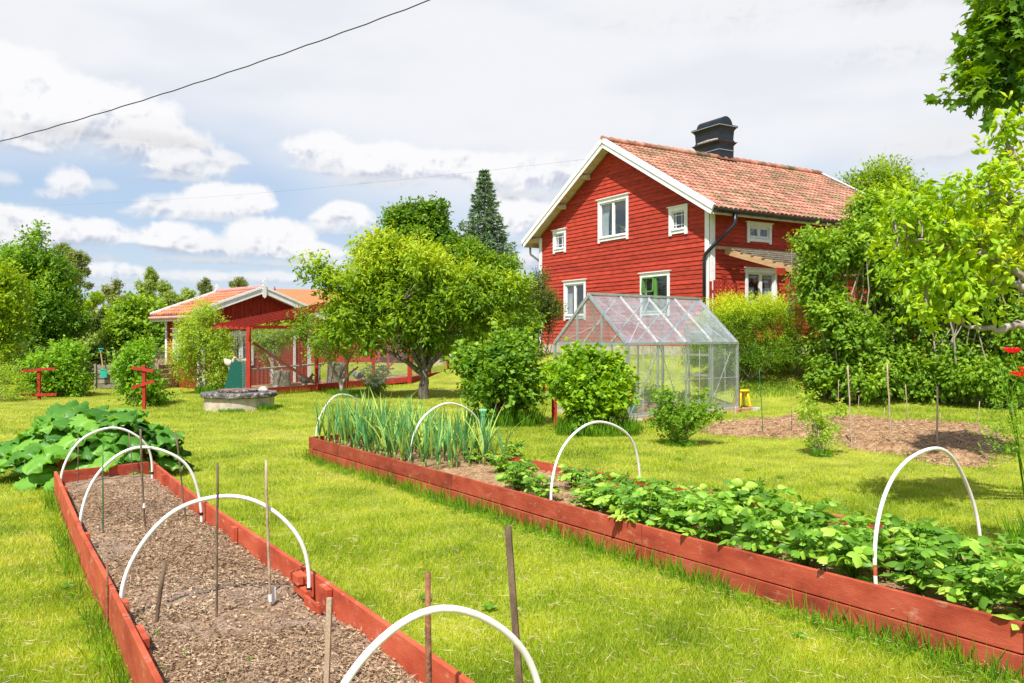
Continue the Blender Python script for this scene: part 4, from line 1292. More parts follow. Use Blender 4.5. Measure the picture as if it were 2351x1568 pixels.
m_.beam(HC + HU * .1 + HW_ * 4 + Vector((0, 0, 3.4)), HC + HU * (WID - .1) + HW_ * 4 + Vector((0, 0, 3.4)), .1, 3.7)
m_.build('floor_and_partition', ROOM, house)
m_ = MB(); a = HC + Vector((0, 0, 1.2)); 
for p, q in ((HC, HC + HU * WID), (HC, HB), (HB, HB + HU * WID), (HL, HL + HW_ * LEN)):
    d = (q - p).normalized()
    m_.beam(p + Vector((0, 0, 1.05)) + d * .01, q + Vector((0, 0, 1.05)) - d * .01, .12, .74)
m_.build('foundation', CONC, house)
wn, _ = window(house, HC, HU, gn, *gw_big, curtain='r', label='large white upstairs window with a pale curtain and flowers on the sill')
window(house, HC, HU, gn, *gw_sl, style='small', trim=.11, label='small white latticed window near the left eave')
window(house, HC, HU, gn, *gw_sr, style='small', trim=.13, label='small white latticed window near the right eave')
window(house, HC, HU, gn, *gw_ll, curtain='r', label='white downstairs window at the left with a flower pot')
wg, gi = window(house, HC, HU, gn, *gw_gr, sashmat=GREENW, label='downstairs window with green sashes, one vent hanging open')
window(house, HC, HW_, sn, *sw_up, label='low white upstairs window under the gutter')
wl, _ = window(house, HC, HW_, sn, *sw_lo, curtain='r', label='white window under the timber canopy with a hanging lamp inside')
window(house, HC, HW_, sn, *sw_up2, label='upstairs window half hidden by the lilac')
# open vent of the green window
i0, i1, j0, j1 = gi
sm_ = (i0 + i1) / 2 + .06
m_ = MB(); zt, zb2 = j1 - .02, j0 + (j1 - j0) * .58
def QG(s_, z, d): return HC + HU * s_ + gn * d + Vector((0, 0, z))
for p, q in (((sm_, zt, .035), (i1 - .01, zt, .035)), ((sm_, zb2, .07), (i1 - .01, zb2, .07)), ((sm_, zt, .035), (sm_, zb2, .07)), ((i1 - .01, zt, .035), (i1 - .01, zb2, .07))):
    m_.beam(QG(*p), QG(*q), .045, .045, up=gn)
m_.build('vent_sash', GREENW, wg)
# things on the sills inside
def pot(O, a, nrm, s_, z, r=.07, mat=TERRA, leafy=.22, lab='', lm=None):
    c = Vector(O) + Vector(a) * s_ - Vector(nrm) * .24 + Vector((0, 0, z))
    t = thing('flower_pot', c, lab, 'potted plant')
    m_ = MB(); m_.lathe(c, [(r * .7, 0), (r, r * 1.7), (r * 1.12, r * 1.7), (r * 1.12, r * 2)], 14); m_.build('pot', mat, t, smooth=True)
    m_ = MB(); crown(m_, [(c.x, c.y, c.z + r * 2 + leafy * .5, leafy * .5, leafy * .5, leafy * .6)], 40, 4, .04, T_QUAD, twiglen=.06); m_.build('plant', lm or L_BIRCH, t)
s0, s1, z0, z1 = gw_big
pot(HC, HU, gn, s1 - .52, z0 + .2, .10, TEAL, .34, 'flowering plant in a teal pot on the left side of the big upstairs sill')
pot(HC, HU, gn, s0 + .62, z0 + .2, .08, TERRA, .16, 'small plant in a terracotta pot on the right side of the big upstairs sill')
c = HC + HU * (s0 + .36) - gn * .24 + Vector((0, 0, z0 + .2))
t = thing('table_lamp', c, 'small white table lamp at the right edge of the big upstairs window', 'lamp')
m_ = MB(); m_.lathe(c, [(.06, 0), (.02, .04), (.015, .14)], 12); m_.build('lamp_base', CREAM, t)
m_ = MB(); m_.lathe(c + Vector((0, 0, .14)), [(.12, 0), (.05, .18)], 16); m_.build('lamp_shade', WHITE, t)
s0, s1, z0, z1 = gw_ll
pot(HC, HU, gn, s0 + .62, z0 + .2, .085, TERRA, .34, 'thin twiggy plant in a brown pot on the downstairs left sill')
s0, s1, z0, z1 = sw_lo
c = HC + HW_ * (s0 + .48) - sn * .5 + Vector((0, 0, z1 - .75))
t = thing('hanging_lamp', c, 'cone shaped hanging lamp behind the glass under the timber canopy', 'lamp')
m_ = MB(); m_.lathe(c, [(.24, 0), (.06, .16), (.02, .2)], 20); m_.build('lamp_shade', CREAM, t)
m_ = MB(); m_.tube([c + Vector((0, 0, .2)), c + Vector((0, 0, .8))], .006, 5); m_.build('cord', BLACK, t)
# corner boards
m_ = MB()
for (c, n1_, n2_) in ((HC, gn, sn), (HL, gn, HU), (HB, HW_, sn)):
    for n_, o_ in ((n1_, n2_), (n2_, n1_)):
        pass
ZT = 5.70
m_.beam(HC + HU * .075 + gn * .045 + Vector((0, 0, ZBOT)), HC + HU * .075 + gn * .045 + Vector((0, 0, ZT - .1)), .17, .035, up=gn)
m_.build('corner_board', WHITE, house)
m_ = MB(); m_.beam(HC + HW_ * .06 + sn * .045 + Vector((0, 0, ZBOT)), HC + HW_ * .06 + sn * .045 + Vector((0, 0, ZT - .12)), .17, .035, up=sn)
m_.build('corner_board', WHITE, house)
m_ = MB(); m_.beam(HC + HU * (WID - .075) + gn * .045 + Vector((0, 0, ZBOT)), HC + HU * (WID - .075) + gn * .045 + Vector((0, 0, ZT - .1)), .17, .035, up=gn)
m_.build('corner_board', WHITE, house)
m_ = MB(); m_.beam(HB - HW_ * .06 + sn * .045 + Vector((0, 0, ZBOT)), HB - HW_ * .06 + sn * .045 + Vector((0, 0, ZT - .12)), .17, .035, up=sn)
m_.build('corner_board', WHITE, house)
# roof: soffit slabs, tiles, barge boards, ridge, gutters
cosr = 1 / math.sqrt(1 + SL * SL)
upN = (HU + Vector((0, 0, SL))).normalized()              # up the near slope
upF = (-HU + Vector((0, 0, SL))).normalized()
def roofpt(s_, l, dz=0.0):
    return HC + HU * s_ + HW_ * l + Vector((0, 0, RZ - SL * abs(s_ - WID / 2) + dz))
m_ = MB()
for sa, sb in ((-OE, WID / 2), (WID + OE, WID / 2)):
    v = [roofpt(sa, -OV + .03, -.10), roofpt(sa, LEN + OV - .03, -.10), roofpt(sb, LEN + OV - .03, -.10), roofpt(sb, -OV + .03, -.10)]
    v2 = [p - Vector((0, 0, .045)) for p in v]
    m_.add([tuple(p) for p in v + v2], [(0, 1, 2, 3), (7, 6, 5, 4), (0, 4, 5, 1), (1, 5, 6, 2), (2, 6, 7, 3), (3, 7, 4, 0)])
m_.build('soffit', SOFFIT, house)
slen = (WID / 2 + OE) / cosr
tile_slope(house, roofpt(-OE - .02, -OV, -.075), HW_, upN, LEN + 2 * OV, slen, TILE)
tile_slope(house, roofpt(WID + OE + .02, -OV, -.075), HW_, upF, LEN + 2 * OV, slen, TILE)
m_ = MB()
l = -OV - .05
while l < LEN + OV:
    z = random.uniform(-.006, .006)
    a, b = roofpt(WID / 2, l, .02 + z), roofpt(WID / 2, min(l + .40, LEN + OV + .04), .012 + z)
    m_.tube([a, b], [.115, .095], 12, tint=random.random())
    l += .36
m_.build('ridge_tiles', TILE, house)
for l0, nm in ((-OV - .015, 'barge_board'), (LEN + OV + .015, 'barge_board')):
    for s_e in (-OE - .02, WID + OE + .02):
        m_ = MB()
        up_ = Vector((0, 0, 1))
        a, b = roofpt(s_e, l0, -.13), roofpt(WID / 2, l0, -.13)
        ax = (b - a).normalized(); perp = HW_.cross(ax); perp = perp if perp.z > 0 else -perp
        m_.beam(a, b + ax * .05, .034, .26, up=perp)
        m_.build(nm, WHITE, house)
        m_ = MB()
        o_ = -.03 if l0 < 0 else .03
        m_.beam(a + perp * .085 + HW_ * o_, b + perp * .085 + HW_ * o_ + ax * .03, .03, .13, up=perp)
        m_.beam(a + perp * .165 + HW_ * (o_ * -.4), b + perp * .165 + HW_ * (o_ * -.4) + ax * .02, .11, .02, up=perp)
        m_.build('barge_cover', WHITE, house)
for s_ in (WID + .12, WID - 1.75, WID - 3.25):
    zc = RZ - SL * abs(s_ - WID / 2) - .25
    m_ = MB()
    for k in (0, 1, 2):
        m_.beam(HC + HU * s_ + gn * (.03 + k * .12) + Vector((0, 0, zc + .0)), HC + HU * s_ + gn * (.15 + k * .12) + Vector((0, 0, zc)), .14, (.17, .15, .11)[k])
    m_.build('purlin_end', SOFFIT, house)
def gutter(s_e, outn):
    a, b = roofpt(s_e, -OV + .02, -.16) + outn * .09, roofpt(s_e, LEN + OV - .02, -.16) + outn * .09
    m_ = MB()
    for (p, q) in ((a, b),):
        n_ = 9
        vs = []
        for e in (p, q):
            for k in range(n_):
                th = PI + PI * k / (n_ - 1)
                vs.append(e + outn * (.075 * math.cos(th)) + Vector((0, 0, .075 * math.sin(th) + .03)))
        vs2 = [v + Vector((0, 0, .006)) for v in vs]
        allv = vs + vs2
        fs = [(k, k + 1, n_ + k + 1, n_ + k) for k in range(n_ - 1)] + [(2 * n_ + n_ + k, 2 * n_ + n_ + k + 1, 2 * n_ + k + 1, 2 * n_ + k) for k in range(n_ - 1)]
        fs += [tuple(range(n_)), tuple(range(2 * n_ - 1, n_ - 1, -1))]
        m_.add([tuple(v) for v in allv], fs)
        m_.tube([p + outn * .077 + Vector((0, 0, .034)), q + outn * .077 + Vector((0, 0, .034))], .010, 6)
    g = m_.build('gutter', BLACK, house)
    m_ = MB()
    m_.beam(a - outn * .075 + Vector((0, 0, .06)), b - outn * .075 + Vector((0, 0, .06)), .012, .17)
    m_.build('drip_flashing', BLACK, g)
    m_ = MB(); k = 0.3
    while k < LEN + .6:
        c = a + HW_ * k
        m_.beam(c - outn * .06 + Vector((0, 0, -.052)), c + outn * .085 + Vector((0, 0, -.052)), .022, .008); k += .62
    m_.build('gutter_bracket', BLACK, g)
    m_ = MB(); m_.beam(a - outn * .10 + Vector((0, 0, -.03)), b - outn * .10 + Vector((0, 0, -.03)), .03, .13); m_.build('fascia', SOFFIT, house)
    return a, b
ga, gb = gutter(-OE, sn)
gc, gd = gutter(WID + OE, HU)
# downpipes
p0 = ga + HW_ * .80 - Vector((0, 0, .05))
c1 = HC + gn * .12 + sn * .02
m_ = MB()
m_.tube([p0, p0 - Vector((0, 0, .26)), p0 - Vector((0, 0, .36)) + (-HW_) * .06 - sn * .03, HC + gn * .16 + sn * .04 + HW_ * .05 + Vector((0, 0, p0.z - 1.05)), HC + gn * .15 + HU * .06 + Vector((0, 0, p0.z - 1.16)), HC + gn * .15 + HU * .09 + Vector((0, 0, p0.z - 1.3)), HC + gn * .15 + HU * .09 + Vector((0, 0, 1.25))], [.072, .05, .05, .05, .05, .05, .05], 12)
m_.build('downpipe', BLACK, house, smooth=True)
m_ = MB(); cc = HC + gn * .15 + HU * .09
for z in (2.5, 4.0):
    m_.tube([cc + Vector((0, 0, z)), cc + Vector((0, 0, z + .05))], .058, 12)
m_.build('pipe_bracket', BLACK, house)
p1 = gc + HW_ * .35 - Vector((0, 0, .05))
c2 = HL + HU * .09 + HW_ * .14
m_ = MB(); m_.tube([p1, p1 - Vector((0, 0, .25)), p1 - Vector((0, 0, .32)) - HU * .05, Vector((c2.x, c2.y, p1.z - .7)), Vector((c2.x, c2.y, p1.z - .85)), Vector((c2.x, c2.y, 1.3))], .045, 10)
m_.build('downpipe', ALUD, house, smooth=True)
# chimney
def slope_pt(px, py):                                    # ray against the near roof plane
    best = None
    for i in range(4000):
        d = 22 + i * .005
        p = at_d(px, py, d)
        r = p - HC; s_ = r.dot(HU)
        if p.z <= RZ - SL * abs(s_ - WID / 2) + .03:
            return p, s_, r.dot(HW_)
    return p, s_, r.dot(HW_)
zc1 = zoomP(1600, 320, 1.959)
pc, cs, cl = slope_pt(*zc1(1322, 352))
chs0, chs1, chl0, chl1 = cs, cs + 1.30, cl, cl + .78
ctop = CAMZ + (HY - zc1(1320, 138)[1]) / F * pc.y
def chim(inset0, z0_, inset1, z1_, mat=BLACK, mbx=None):
    mm = mbx or MB()
    v = []
    for z, i_ in ((z0_, inset0), (z1_, inset1)):
        for s_, l_ in ((chs0 - i_, chl0 - i_), (chs1 + i_, chl0 - i_), (chs1 + i_, chl1 + i_), (chs0 - i_, chl1 + i_)):
            p = HC + HU * s_ + HW_ * l_; v.append((p.x, p.y, z))
    mm.add(v, [(3, 2, 1, 0), (4, 5, 6, 7), (0, 1, 5, 4), (1, 2, 6, 5), (2, 3, 7, 6), (3, 0, 4, 7)])
    return mm
mm = MB(); hh = ctop - pc.z
zb0 = pc.z - .75
chim(-.03, zb0, -.01, pc.z + hh * .42, mbx=mm)
chim(-.01, pc.z + hh * .42, .07, pc.z + hh * .50, mbx=mm)
chim(.09, pc.z + hh * .50, .085, pc.z + hh * .52, mbx=mm)
chim(.03, pc.z + hh * .52, -.02, pc.z + hh * .60, mbx=mm)
chim(-.02, pc.z + hh * .60, .0, pc.z + hh * .86, mbx=mm)
chim(.0, pc.z + hh * .86, .07, pc.z + hh * .94, mbx=mm)
chim(.10, pc.z + hh * .94, .10, pc.z + hh * 1.0, mbx=mm)
ch = mm.build('chimney', BLACK, house)
mm = MB()
cA = HC + HU * (chs0 + .02) + HW_ * ((chl0 + chl1) / 2) + Vector((0, 0, ctop - .02)); cB = cA + HU * 1.26
n_ = 14; vs = []
for e in (cA, cB):
    for k in range(n_):
        th = PI * k / (n_ - 1); vs.append(tuple(e + HW_ * (.33 * math.cos(th)) + Vector((0, 0, .36 * math.sin(th)))))
mm.add(vs, [(k, k + 1, n_ + k + 1, n_ + k) for k in range(n_ - 1)] + [tuple(range(n_ - 1, -1, -1)), tuple(range(n_, 2 * n_))])
mm.build('chimney_cap', BLACK, ch)
mm = MB()
for z, i_ in ((pc.z + hh * .965, .103), (pc.z + hh * .27, .0)):
    for (sa, la, sb, lb) in ((chs0, chl0, chs1, chl0), (chs0, chl0, chs0, chl1)):
        a = HC + HU * (sa - i_) + HW_ * (la - i_); b = HC + HU * (sb + (i_ if sb == chs1 else -i_)) + HW_ * (lb + (i_ if lb == chl1 else -i_))
        mm.beam(a + Vector((0, 0, z)), b + Vector((0, 0, z)), .02, .022)
mm.build('metal_seam', ALU, ch)
mm = MB(); a = HC + HU * chs0 + HW_ * (chl0 - .10) + Vector((0, 0, pc.z + hh * .55)); mm.tube([a, a + HU * .5 + Vector((0, 0, .01)), a + HU * 1.05], [.035, .05, .03], 8)
mm.build('bird_droppings', STONE, ch)
m_ = MB(); f0 = roofpt(chs0 - .16, (chl0 + chl1) / 2, .06); f1 = roofpt(chs0 + .02, (chl0 + chl1) / 2, .06)
m_.beam(f0, f1, .95, .02, up=upN.cross(HW_)); m_.build('flashing', pm('brown_flashing', [(.16, .06, .03), (.2, .08, .04)], 5, .6), ch)
# vent grille + ladder-free details: small red vent
m_ = MB(); s_, z_ = side_pt(*ZC(418, 940))
for k in range(6): m_.beam(HC + HW_ * (s_ - .1) + sn * .05 + Vector((0, 0, z_ - .12 + k * .05)), HC + HW_ * (s_ + .1) + sn * .05 + Vector((0, 0, z_ - .12 + k * .05)), .02, .03)
m_.build('vent_grille', REDV, house)
# ---- timber canopy (pergola) on the long wall
pg0 = side_pt(*ZC(310, 562)); pz = side_pt(*ZC(430, 600))[1]
PS = side_pt(*ZC(425, 610))[0]
per = thing('pergola', HC + HW_ * 3.5 + sn * 1.4 + Vector((0, 0, 1.1)), 'raw timber slatted pergola on red posts along the house wall', 'pergola')
def PP(l, r, z): return HC + HW_ * l + sn * r + Vector((0, 0, z))
ledz = side_pt(*ZC(700, 590))[1]
m_ = MB(); m_.beam(PP(.15, .05, ledz), PP(8.5, .05, ledz), .045, .10); m_.build('ledger', PINE, per)
RS = .29
for i in range(9):
    l_ = PS + i * .95
    m_ = MB(); m_.beam(PP(l_, .07, ledz - .10), PP(l_, 2.85, ledz - .10 - 2.78 * RS), .048, .17); m_.build('rafter', PINE, per)
for k in range(7):
    r_ = .35 + k * .40
    m_ = MB(); m_.beam(PP(PS - .05, r_, ledz + .015 - (r_ - .07) * RS), PP(PS + 8, r_, ledz + .015 - (r_ - .07) * RS), .10, .045); m_.build('slat', GREY_T, per)
zbm = ledz - .19 - 2.3 * RS
m_ = MB(); m_.beam(PP(PS - .35, 2.3, zbm), PP(PS + 8, 2.3, zbm), .06, .18); m_.build('beam', REDV, per)
for l_ in (PS + .12, PS + 4, PS + 7.8):
    m_ = MB(); q = PP(l_, 2.3, 0); m_.beam(Vector((q.x, q.y, gz1(q.x, q.y) - .1)), PP(l_, 2.3, zbm - .09), .12, .12, up=HW_); m_.build('post', REDV, per)
# picket screen by the corner
scr = thing('picket_screen', PP(.6, .9, 1.0), 'short red picket screen beside the white house corner', 'fence')
sc0 = at_d((2180 + 262 / 3.92) / 1.3773, 700, 22.75); sc1 = at_d((2180 + 605 / 3.92) / 1.3773, 700, 23.6)
dd_ = (sc1 - sc0); dd_.z = 0
ztp = CAMZ + (HY - ZC(300, 985)[1]) / F * 22.9
for k in range(8):
    p = sc0 + dd_ * (k / 7.0); m_ = MB()
    zt_ = ztp + (.05 if k in (1, 2, 3) else 0) + random.uniform(-.02, .02)
    m_.beam(Vector((p.x, p.y, .95)), Vector((p.x, p.y, zt_)), .105, .022, up=Vector((-dd_.y, dd_.x, 0)).normalized()); m_.build('picket', REDV, scr)
for z in (ztp - .28, 1.5):
    m_ = MB(); m_.beam(Vector((sc0.x, sc0.y + .03, z)), Vector((sc1.x, sc1.y + .03, z)), .03, .09); m_.build('rail', REDV, scr)
# blue parasol folded, behind the shrub
pp = at_d(1811, 770, 22.4); pp.z = gz1(pp.x, pp.y)
t = thing('parasol', pp, 'folded dark blue parasol beside the red pergola post', 'parasol')
zt_ = CAMZ + (HY - 660) / F * 22.4
m_ = MB(); m_.tube([pp, Vector((pp.x, pp.y, zt_))], .02, 8); m_.build('pole', WHITE, t)
m_ = MB(); m_.tube([Vector((pp.x, pp.y, zt_ - .75)), Vector((pp.x, pp.y, zt_ - .6)), Vector((pp.x, pp.y, zt_ - .2)), Vector((pp.x, pp.y, zt_ - .02))], [.07, .10, .07, .02], 9); m_.build('canopy', BLUE, t)

# ---------------- red shed with the hen run
SC = Vector((-10.1, 26.1, 0)); SA = Vector((-1, 1, 0)).normalized(); SB = Vector((1, 1, 0)).normalized()   # along the eave, along the gable
SLN, SWD = 2.7, 4.04
SEZ, SRZ = 2.62, 3.36
shed = thing('shed', SC + SB * SWD / 2 + SA * SLN / 2, 'low red board shed with orange tiled roof and white finial, behind the hen run', 'shed')
sgn, ssn = -SA, -SB                                      # gable faces -SA, eave wall faces -SB
ssl = (SRZ - SEZ) / (SWD / 2)
shed_small = []
def gt(s_): return SRZ - .12 - ssl * abs(s_ - SWD / 2)
boardwall(shed, SC, SB, sgn, .02, gt, SWD, [(1.05, 1.75, .9, 1.75), (2.55, 3.35, -1, 1.85)], REDV)
boardwall(shed, SC, SA, ssn, .02, lambda s_: SEZ - .15, SLN, [(1.42, 1.98, 1.05, 1.85)], REDV)
SBK = SC + SA * SLN; SRT = SC + SB * SWD
boardwall(shed, SBK, SB, SA, .02, gt, SWD, [], REDV)
boardwall(shed, SRT, SA, SB, .02, lambda s_: SEZ - .15, SLN, [], REDV)
for c, n_, a_ in ((SC, ssn, SA), (SC, sgn, SB), (SC + SA * SLN, ssn, -SA), (SRT, sgn, -SB)):
    m_ = MB(); m_.beam(c + a_ * .07 + n_ * .04 + Vector((0, 0, .02)), c + a_ * .07 + n_ * .04 + Vector((0, 0, SEZ - .12)), .13, .03, up=n_); m_.build('corner_board', WHITE, shed)
window(shed, SC, SA, ssn, 1.35, 2.05, .90, 1.98, trim=.09, label='small white window on the left wall of the shed')
window(shed, SC, SB, sgn, .98, 1.82, .75, 1.88, trim=.09, label='white window of the shed behind the run netting')
m_ = MB(); m_.beam(SC + SB * 2.95 + Vector((0, 0, .1)), SC + SB * 2.95 + Vector((0, 0, 1.82)), .78, .04, up=sgn); m_.build('door', REDV, shed)
m_ = MB()
for a, b in (((2.52, .05), (2.52, 1.9)), ((3.38, .05), (3.38, 1.9)), ((2.47, 1.94), (3.43, 1.94))):
    m_.beam(SC + SB * a[0] + sgn * .04 + Vector((0, 0, a[1])), SC + SB * b[0] + sgn * .04 + Vector((0, 0, b[1])), .09 if a[0] == b[0] else .03, .03 if a[0] == b[0] else .09, up=sgn if a[0] == b[0] else (0, 0, 1))
m_.build('door_frame', WHITE, shed)
def srp(s_, l, dz=0.0): return SC + SB * s_ + SA * l + Vector((0, 0, SRZ - ssl * abs(s_ - SWD / 2) + dz))
OVS, OES = .38, .34
m_ = MB()
for sa in (-OES, SWD + OES):
    v = [srp(sa, -OVS + .03, -.07), srp(sa, SLN + OVS - .03, -.07), srp(SWD / 2, SLN + OVS - .03, -.07), srp(SWD / 2, -OVS + .03, -.07)]
    v2 = [p - Vector((0, 0, .04)) for p in v]
    m_.add([tuple(p) for p in v + v2], [(0, 1, 2, 3), (7, 6, 5, 4), (0, 4, 5, 1), (1, 5, 6, 2), (2, 6, 7, 3), (3, 7, 4, 0)])
m_.build('soffit', WHITE, shed)
sup = (SB + Vector((0, 0, ssl))).normalized(); sup2 = (-SB + Vector((0, 0, ssl))).normalized()
ssln = math.hypot(SWD / 2 + OES, ssl * (SWD / 2 + OES))
tile_slope(shed, srp(-OES - .02, -OVS, -.05), SA, sup, SLN + 2 * OVS, ssln, TILE2, pw=.20, pr=.36)
tile_slope(shed, srp(SWD + OES + .02, -OVS, -.05), SA, sup2, SLN + 2 * OVS, ssln, TILE2, pw=.20, pr=.36)
m_ = MB(); m_.tube([srp(SWD / 2, -OVS, .02), srp(SWD / 2, SLN + OVS, .02)], .09, 10); m_.build('ridge_tiles', pm('pinkish_metal', [(.45, .20, .18), (.52, .27, .25)], 4, .6), shed)
for l0 in (-OVS - .015, SLN + OVS + .015):
    for s_e in (-OES - .03, SWD + OES + .03):
        a, b = srp(s_e, l0, -.06), srp(SWD / 2, l0, -.06)
        ax = (b - a).normalized(); perp = SA.cross(ax); perp = perp if perp.z > 0 else -perp
        m_ = MB(); m_.beam(a, b + ax * .03, .03, .21, up=perp); m_.beam(a + perp * .10 - SA * .02 * (1 if l0 < 0 else -1), b + perp * .10 - SA * .02 * (1 if l0 < 0 else -1) + ax * .03, .05, .07, up=perp)
        m_.build('barge_board', WHITE, shed)
    ap = srp(SWD / 2, l0 - .05 if l0 < 0 else l0 + .05, 0)
    m_ = MB()
    prof = [(-.34, .0), (-.30, .05), (-.26, .065), (-.02, .065), (.03, .045), (.06, .085), (.11, .06), (.15, .03), (.19, .075), (.25, .055), (.30, .0)]
    v = [tuple(ap + SB * w + Vector((0, 0, z)) - SA * .015) for z, w in prof] + [tuple(ap - SB * w + Vector((0, 0, z)) - SA * .015) for z, w in reversed(prof[1:-1])]
    n_ = len(v); v += [tuple(Vector(q) + SA * .03) for q in v]
    m_.add(v, [tuple(range(n_)), tuple(range(2 * n_ - 1, n_ - 1, -1))] + [(i, (i + 1) % n_, (i + 1) % n_ + n_, i + n_) for i in range(n_)])
    m_.build('finial', WHITE, shed)
a, b = srp(-OES - .10, -OVS + .02, -.10), srp(-OES - .10, SLN + OVS - .02, -.10)
m_ = MB(); m_.tube([a, b], .055, 10); m_.build('gutter', pm('pink_gutter', [(.50, .24, .20), (.60, .34, .30)], 4, .5), shed)
m_ = MB(); m_.beam(a + SB * .08 - Vector((0, 0, .06)), b + SB * .08 - Vector((0, 0, .06)), .03, .13); m_.build('fascia', WHITE, shed)
# hen run
RA, RB, RC = Vector((-7.55, 23.1, 0)), Vector((-4.75, 27.6, .05)), Vector((-3.55, 27.95, .12))
RD, RE_ = Vector((-2.5, 31.5, .2)), SRT + SA * .0
RH = 2.0
run = thing('hen_run', RA, 'red framed wire netting hen run with slatted roof, next to the shed', 'hen run')
def rb(name, p, q, w=.09, h=.09, mat=REDV, up=(0, 0, 1)):
    m_ = MB(); m_.beam(p, q, w, h, up=up); return m_.build(name, mat, run)
U_ = Vector((0, 0, 1))
RL = SC + SB * .3 + sgn * .05
rb('base_board', RA + U_ * .10, RB + U_ * .10, .05, .22); rb('base_board', RB + U_ * .10 + Vector((.05, 0, 0)), RC + U_ * .12, .05, .18); rb('base_board', RC + U_ * .1, RD + U_ * .1, .05, .2)
rb('base_board', RA + U_ * .10, RL + U_ * .10, .05, .2)
for p, hgt, w in ((RA, RH, .11), (RA.lerp(RB, .5), RH, .10), (RB, RH, .11), (RC, RH - .05, .14), (RC.lerp(RD, .5), RH, .08), (RD, RH, .1), (RA.lerp(RB, .25), RH, .0), (RA.lerp(RL, .5), RH, .09), (RB.lerp(RD, .5) + Vector((-1, .5, 0)), RH, .08), (RA.lerp(RB, .75), RH, .06)):
    if w: rb('post', Vector((p.x, p.y, -.05)), p + U_ * hgt, w, w)
rb('top_rail', RA + U_ * RH, RB + U_ * RH, .07, .10); rb('top_rail', RB + U_ * RH, RC + U_ * (RH - .05), .07, .09); rb('top_rail', RC + U_ * RH, RD + U_ * RH, .07, .09); rb('top_rail', RA + U_ * RH, RL + U_ * RH, .07, .1)
rb('brace', RA + U_ * (RH - .45) + (RB - RA) * .03, RA.lerp(RB, .48) + U_ * .25, .04, .08)
rb('brace', RC + U_ * 1.2 - Vector((.05, 0, 0)), RB.lerp(RC, .15) + U_ * .3, .04, .06)
rb('brace', RC.lerp(RD, .5) + U_ * .3, RC + U_ * 1.4, .04, .06)
rb('mid_rail', RB + U_ * 1.15, RC + U_ * 1.1, .04, .07); rb('mid_rail', RC + U_ * 1.1, RD + U_ * 1.1, .04, .07)
# roof: parallel red battens climbing towards the back right
rdir = (RB - RA).normalized(); rin = Vector((-rdir.y, rdir.x, 0))
if rin.x > 0: pass
for k in range(6):
    o_ = rin * (-.12 + k * .24)
    rb('roof_batten', RA - rdir * .30 + o_ + U_ * (RH + .0 + k * .015), RB + rdir * .9 + o_ + U_ * (RH + 1.10 + k * .015), .032, .045)
for f in (.0, .35, .7, 1.05):
    c_ = RA + (RB - RA) * f
    rb('rafter', c_ - rin * .2 + U_ * (RH - .04 + f * .92), c_ + rin * 1.4 + U_ * (RH + .04 + f * .92), .05, .07)
def netp(name, a, b, z0, z1):
    m_ = MB(); m_.add([tuple(a + U_ * z0), tuple(b + U_ * z0), tuple(b + U_ * z1), tuple(a + U_ * z1)], [(0, 1, 2, 3)]); return m_.build(name, NET, run)
for a, b in ((RA, RB), (RB, RC), (RC, RD), (RA, RL)): netp('netting', a - rin * .03, b - rin * .03, .2, RH - .04)
m_ = MB()
pts = [tuple(q) for q in (RA + U_ * .03, RB + U_ * .06, RC + U_ * .13, RD + U_ * .2, SRT + U_ * .05, RL + U_ * .03)]
m_.add(pts, [tuple(range(6))]); m_.build('bare_floor', SOILM, run)
# perches, ladder, stumps, mesh roll, hens
def inr(u, v, z=0.05): return RA + (RB - RA) * u + rin * v + U_ * z
q = inr(.12, 1.2, 0)
t = thing('perch', q, 'grey wooden perch pole on posts inside the hen run', 'perch')
m_ = MB(); m_.tube([inr(.05, .9, .72), inr(.75, 1.0, .78)], .03, 8); m_.build('pole', BARKP, t)
for u in (.1, .7):
    m_ = MB(); m_.tube([inr(u, .94, 0), inr(u, .96, .74)], .04, 8); m_.build('post', BARKP, t)
q = inr(.42, .9)
t = thing('ladder', q, 'small pale wooden ladder leaning inside the hen run', 'ladder')
for o_ in (0, .32):
    m_ = MB(); m_.beam(inr(.40, .8 + o_ * .2, .05) + rdir * o_, inr(.34, 1.3 + o_ * .2, 1.15) + rdir * o_, .03, .045); m_.build('rail', PINE, t)
for k in range(4):
    f = .15 + k * .22; a = inr(.40, .8, .05).lerp(inr(.34, 1.3, 1.15), f); m_ = MB(); m_.beam(a, a + rdir * .33, .02, .03); m_.build('rung', PINE, t)
def run_shrub():
    return shrub('elder_bush', Vector((-7.6, 26.3, 0)), 'pale green shrub growing behind the netting inside the hen run', 'shrub',
      [bl(622, 790, 36, 38, 26.2, .5), bl(650, 770, 28, 26, 26.2, .4), bl(600, 770, 24, 26, 26.2, .4)], L_WILLOW, 1000, 8, .07, stems=10, twiglen=.25, ratio=.45)
def stump(u, v, r, h, lab):
    q = inr(u, v, .03); m_ = MB(); m_.lathe(q, [(r * 1.15, 0), (r, h * .2), (r * .93, h * .8), (r * .96, h), (r * .5, h * 1.02)], 18, wob=.07)
    tag(m_.build('tree_stump', BARK, loc=q, smooth=True), lab, 'stump', 'stumps and logs in the hen run')
stump(.78, .55, .36, .78, 'big upright grey stump in the hen run behind the little apple tree')
stump(.36, .75, .26, .62, 'upright stump beside the ladder in the hen run')
